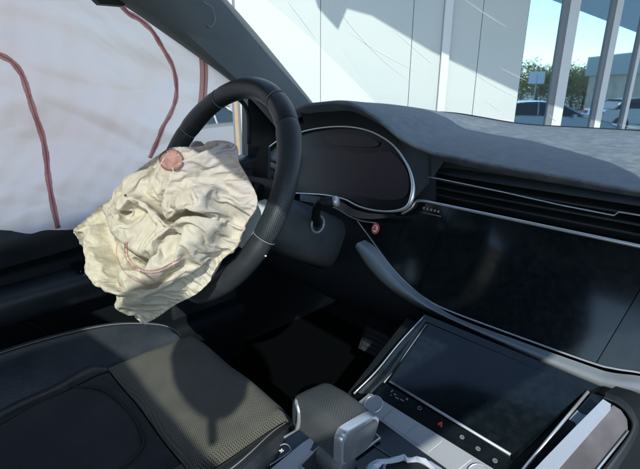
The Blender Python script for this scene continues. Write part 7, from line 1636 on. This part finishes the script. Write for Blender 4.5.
for i, p in enumerate(rest):
    k = min(i, len(BAG_OUT) - 1)
    e_d = min((p - q).length for q in rim2)
    puff = .024 * math.sin(min(1, e_d / .075) * math.pi / 2)
    bagv.append(BA + BU * (p.x + BAG_ACROSS[k] * 1e-4) + BV * (p.y + BAG_UP[k] * 1e-4) + BN * (BAG_OUT[k] * 1.3e-4 + puff))
bag = thing('driver_airbag', 'crumpled cream cloth airbag hanging deflated from the steering wheel hub', 'airbag', BA)
# cloth colour: cream below, dusty mauve near the hub, a few dirty marks
m = mat('airbag_cloth', (.66, .61, .47), .82, bump=(70, .55, .004), trans=.14)
n = m.node_tree; bs = n.nodes['Principled BSDF']
tc = n.nodes.new('ShaderNodeTexCoord')
gr = n.nodes.new('ShaderNodeVectorMath'); gr.operation = 'DOT_PRODUCT'
top_dir = (BU * .62 + BV * .78)
gr.inputs[1].default_value = tuple(top_dir)
n.links.new(tc.outputs['Object'], gr.inputs[0])
no = n.nodes.new('ShaderNodeTexNoise'); no.inputs['Scale'].default_value = 22; no.inputs['Detail'].default_value = 5
n.links.new(tc.outputs['Object'], no.inputs['Vector'])
ad = n.nodes.new('ShaderNodeMath'); ad.operation = 'MULTIPLY_ADD'; ad.inputs[1].default_value = .16
n.links.new(no.outputs[0], ad.inputs[0]); n.links.new(gr.outputs['Value'], ad.inputs[2])
rp = n.nodes.new('ShaderNodeValToRGB'); e = rp.color_ramp.elements
e[0].position = 0; e[0].color = (.60, .55, .425, 1); e[1].position = 1; e[1].color = (.49, .43, .45, 1)
x = rp.color_ramp.elements.new(.55); x.color = (.57, .51, .43, 1)
mr = n.nodes.new('ShaderNodeMapRange'); mr.inputs[1].default_value = -.10; mr.inputs[2].default_value = .15
n.links.new(ad.outputs[0], mr.inputs[0]); n.links.new(mr.outputs[0], rp.inputs[0])
n2 = n.nodes.new('ShaderNodeTexNoise'); n2.inputs['Scale'].default_value = 60; n2.inputs['Detail'].default_value = 7
n.links.new(tc.outputs['Object'], n2.inputs['Vector'])
m2 = n.nodes.new('ShaderNodeMapRange'); m2.inputs[1].default_value = .58; m2.inputs[2].default_value = .75; m2.inputs[4].default_value = .7
n.links.new(n2.outputs[0], m2.inputs[0])
mx = n.nodes.new('ShaderNodeMix'); mx.data_type = 'RGBA'; mx.inputs[7].default_value = (.34, .30, .22, 1)
n.links.new(m2.outputs[0], mx.inputs[0]); n.links.new(rp.outputs[0], mx.inputs[6]); n.links.new(mx.outputs[2], bs.inputs['Base Color'])
M['bag'] = m
cl_ = put('cloth', bagv, bagf, M['bag'], bag)
sb = cl_.modifiers.new('smooth', 'SUBSURF'); sb.levels = 1; sb.render_levels = 2
bbvh = BVHTree.FromPolygons([tuple(v) for v in bagv], bagf)
# back layer of the bag, bulging towards the hub
bc = sum(bag_out, V()) / len(bag_out)
ob = cr(bag_out, 3, closed=True)
rows = [ob]
for k, dd in ((.96, .010), (.86, .022), (.70, .032), (.45, .040), (.12, .044)):
    rows.append([bc.lerp(p, k) - BN * (dd + .004 * math.sin(i * .9 + k * 9)) for i, p in enumerate(ob)])
vs, fs = grid(rows, closed_u=True); fs.append(tuple((len(rows) - 1) * len(ob) + j for j in range(len(ob))))
put('cloth_back', vs, fs, M['bag'], bag)
hubp = wp(.0, .0, .018)
tube('cloth_neck', cr([hubp, hubp.lerp(bc - BN * .03, .5), bc - BN * .03], 6), [.045] * 13, M['bag'], bag, 14)
M['bagthread'] = mat('faded_red_thread', (.42, .17, .18), .9, noise=(300, (.50, .36, .32)))
# red stitched lines and the round patch
def zz(pts, lift=.0012, n=10):
    q = [z4(*p) for p in pts]
    return snapped(bbvh, q, n, lift)
for pts in ([(135, 262), (132, 285), (140, 315), (158, 340), (190, 358), (225, 362), (262, 352), (296, 330)],
            [(152, 262), (152, 290), (160, 312), (178, 328), (205, 335), (232, 332), (262, 318), (290, 302)],
            [(157, 262), (157, 288), (166, 308), (182, 322), (206, 329), (231, 326), (260, 312), (286, 297)]):
    tube('stitched_line', zz(pts, .0008), .0006, M['bagthread'], bag, 5)
rp_ = [(261 + 27 * math.cos(a), 70 + 24 * math.sin(a)) for a in [k * math.pi / 12 for k in range(24)]]
ringc = [on(bbvh, *z4(*p), .0030) for p in rp_]
ringc = [p for p in ringc if p is not None]
M['patch'] = mat('pink_patch', (.46, .27, .23), .8, noise=(90, (.34, .17, .15)), bump=(200, .6, .002), trans=.1)
M['patchring'] = mat('patch_thread', (.22, .10, .10), .9)
rows = [ringc]
for kk in (.8, .6, .4, .2):
    rr_ = [on(bbvh, *z4(261 + 27 * kk * math.cos(a), 70 + 24 * kk * math.sin(a)), .0045) for a in [k * math.pi / 12 for k in range(24)]]
    if len([p for p in rr_ if p]) == len(ringc): rows.append(rr_)
vs, fs = grid(rows, closed_u=True); fs.append(tuple((len(rows) - 1) * len(ringc) + j for j in range(len(ringc))))
pt = put('round_patch', vs, fs, M['patch'], bag, label='pinkish round patch sewn on the cloth')
tube('patch_stitching', ringc, .0012, M['patchring'], pt, 6, closed=True)
lb = [on(bbvh, *z4(*p), .001) for p in ((150, 152), (154, 150), (166, 170), (162, 173))]
if all(p is not None for p in lb): prism('care_tag', lb, .001, M['blackp'], bag, smooth=False)
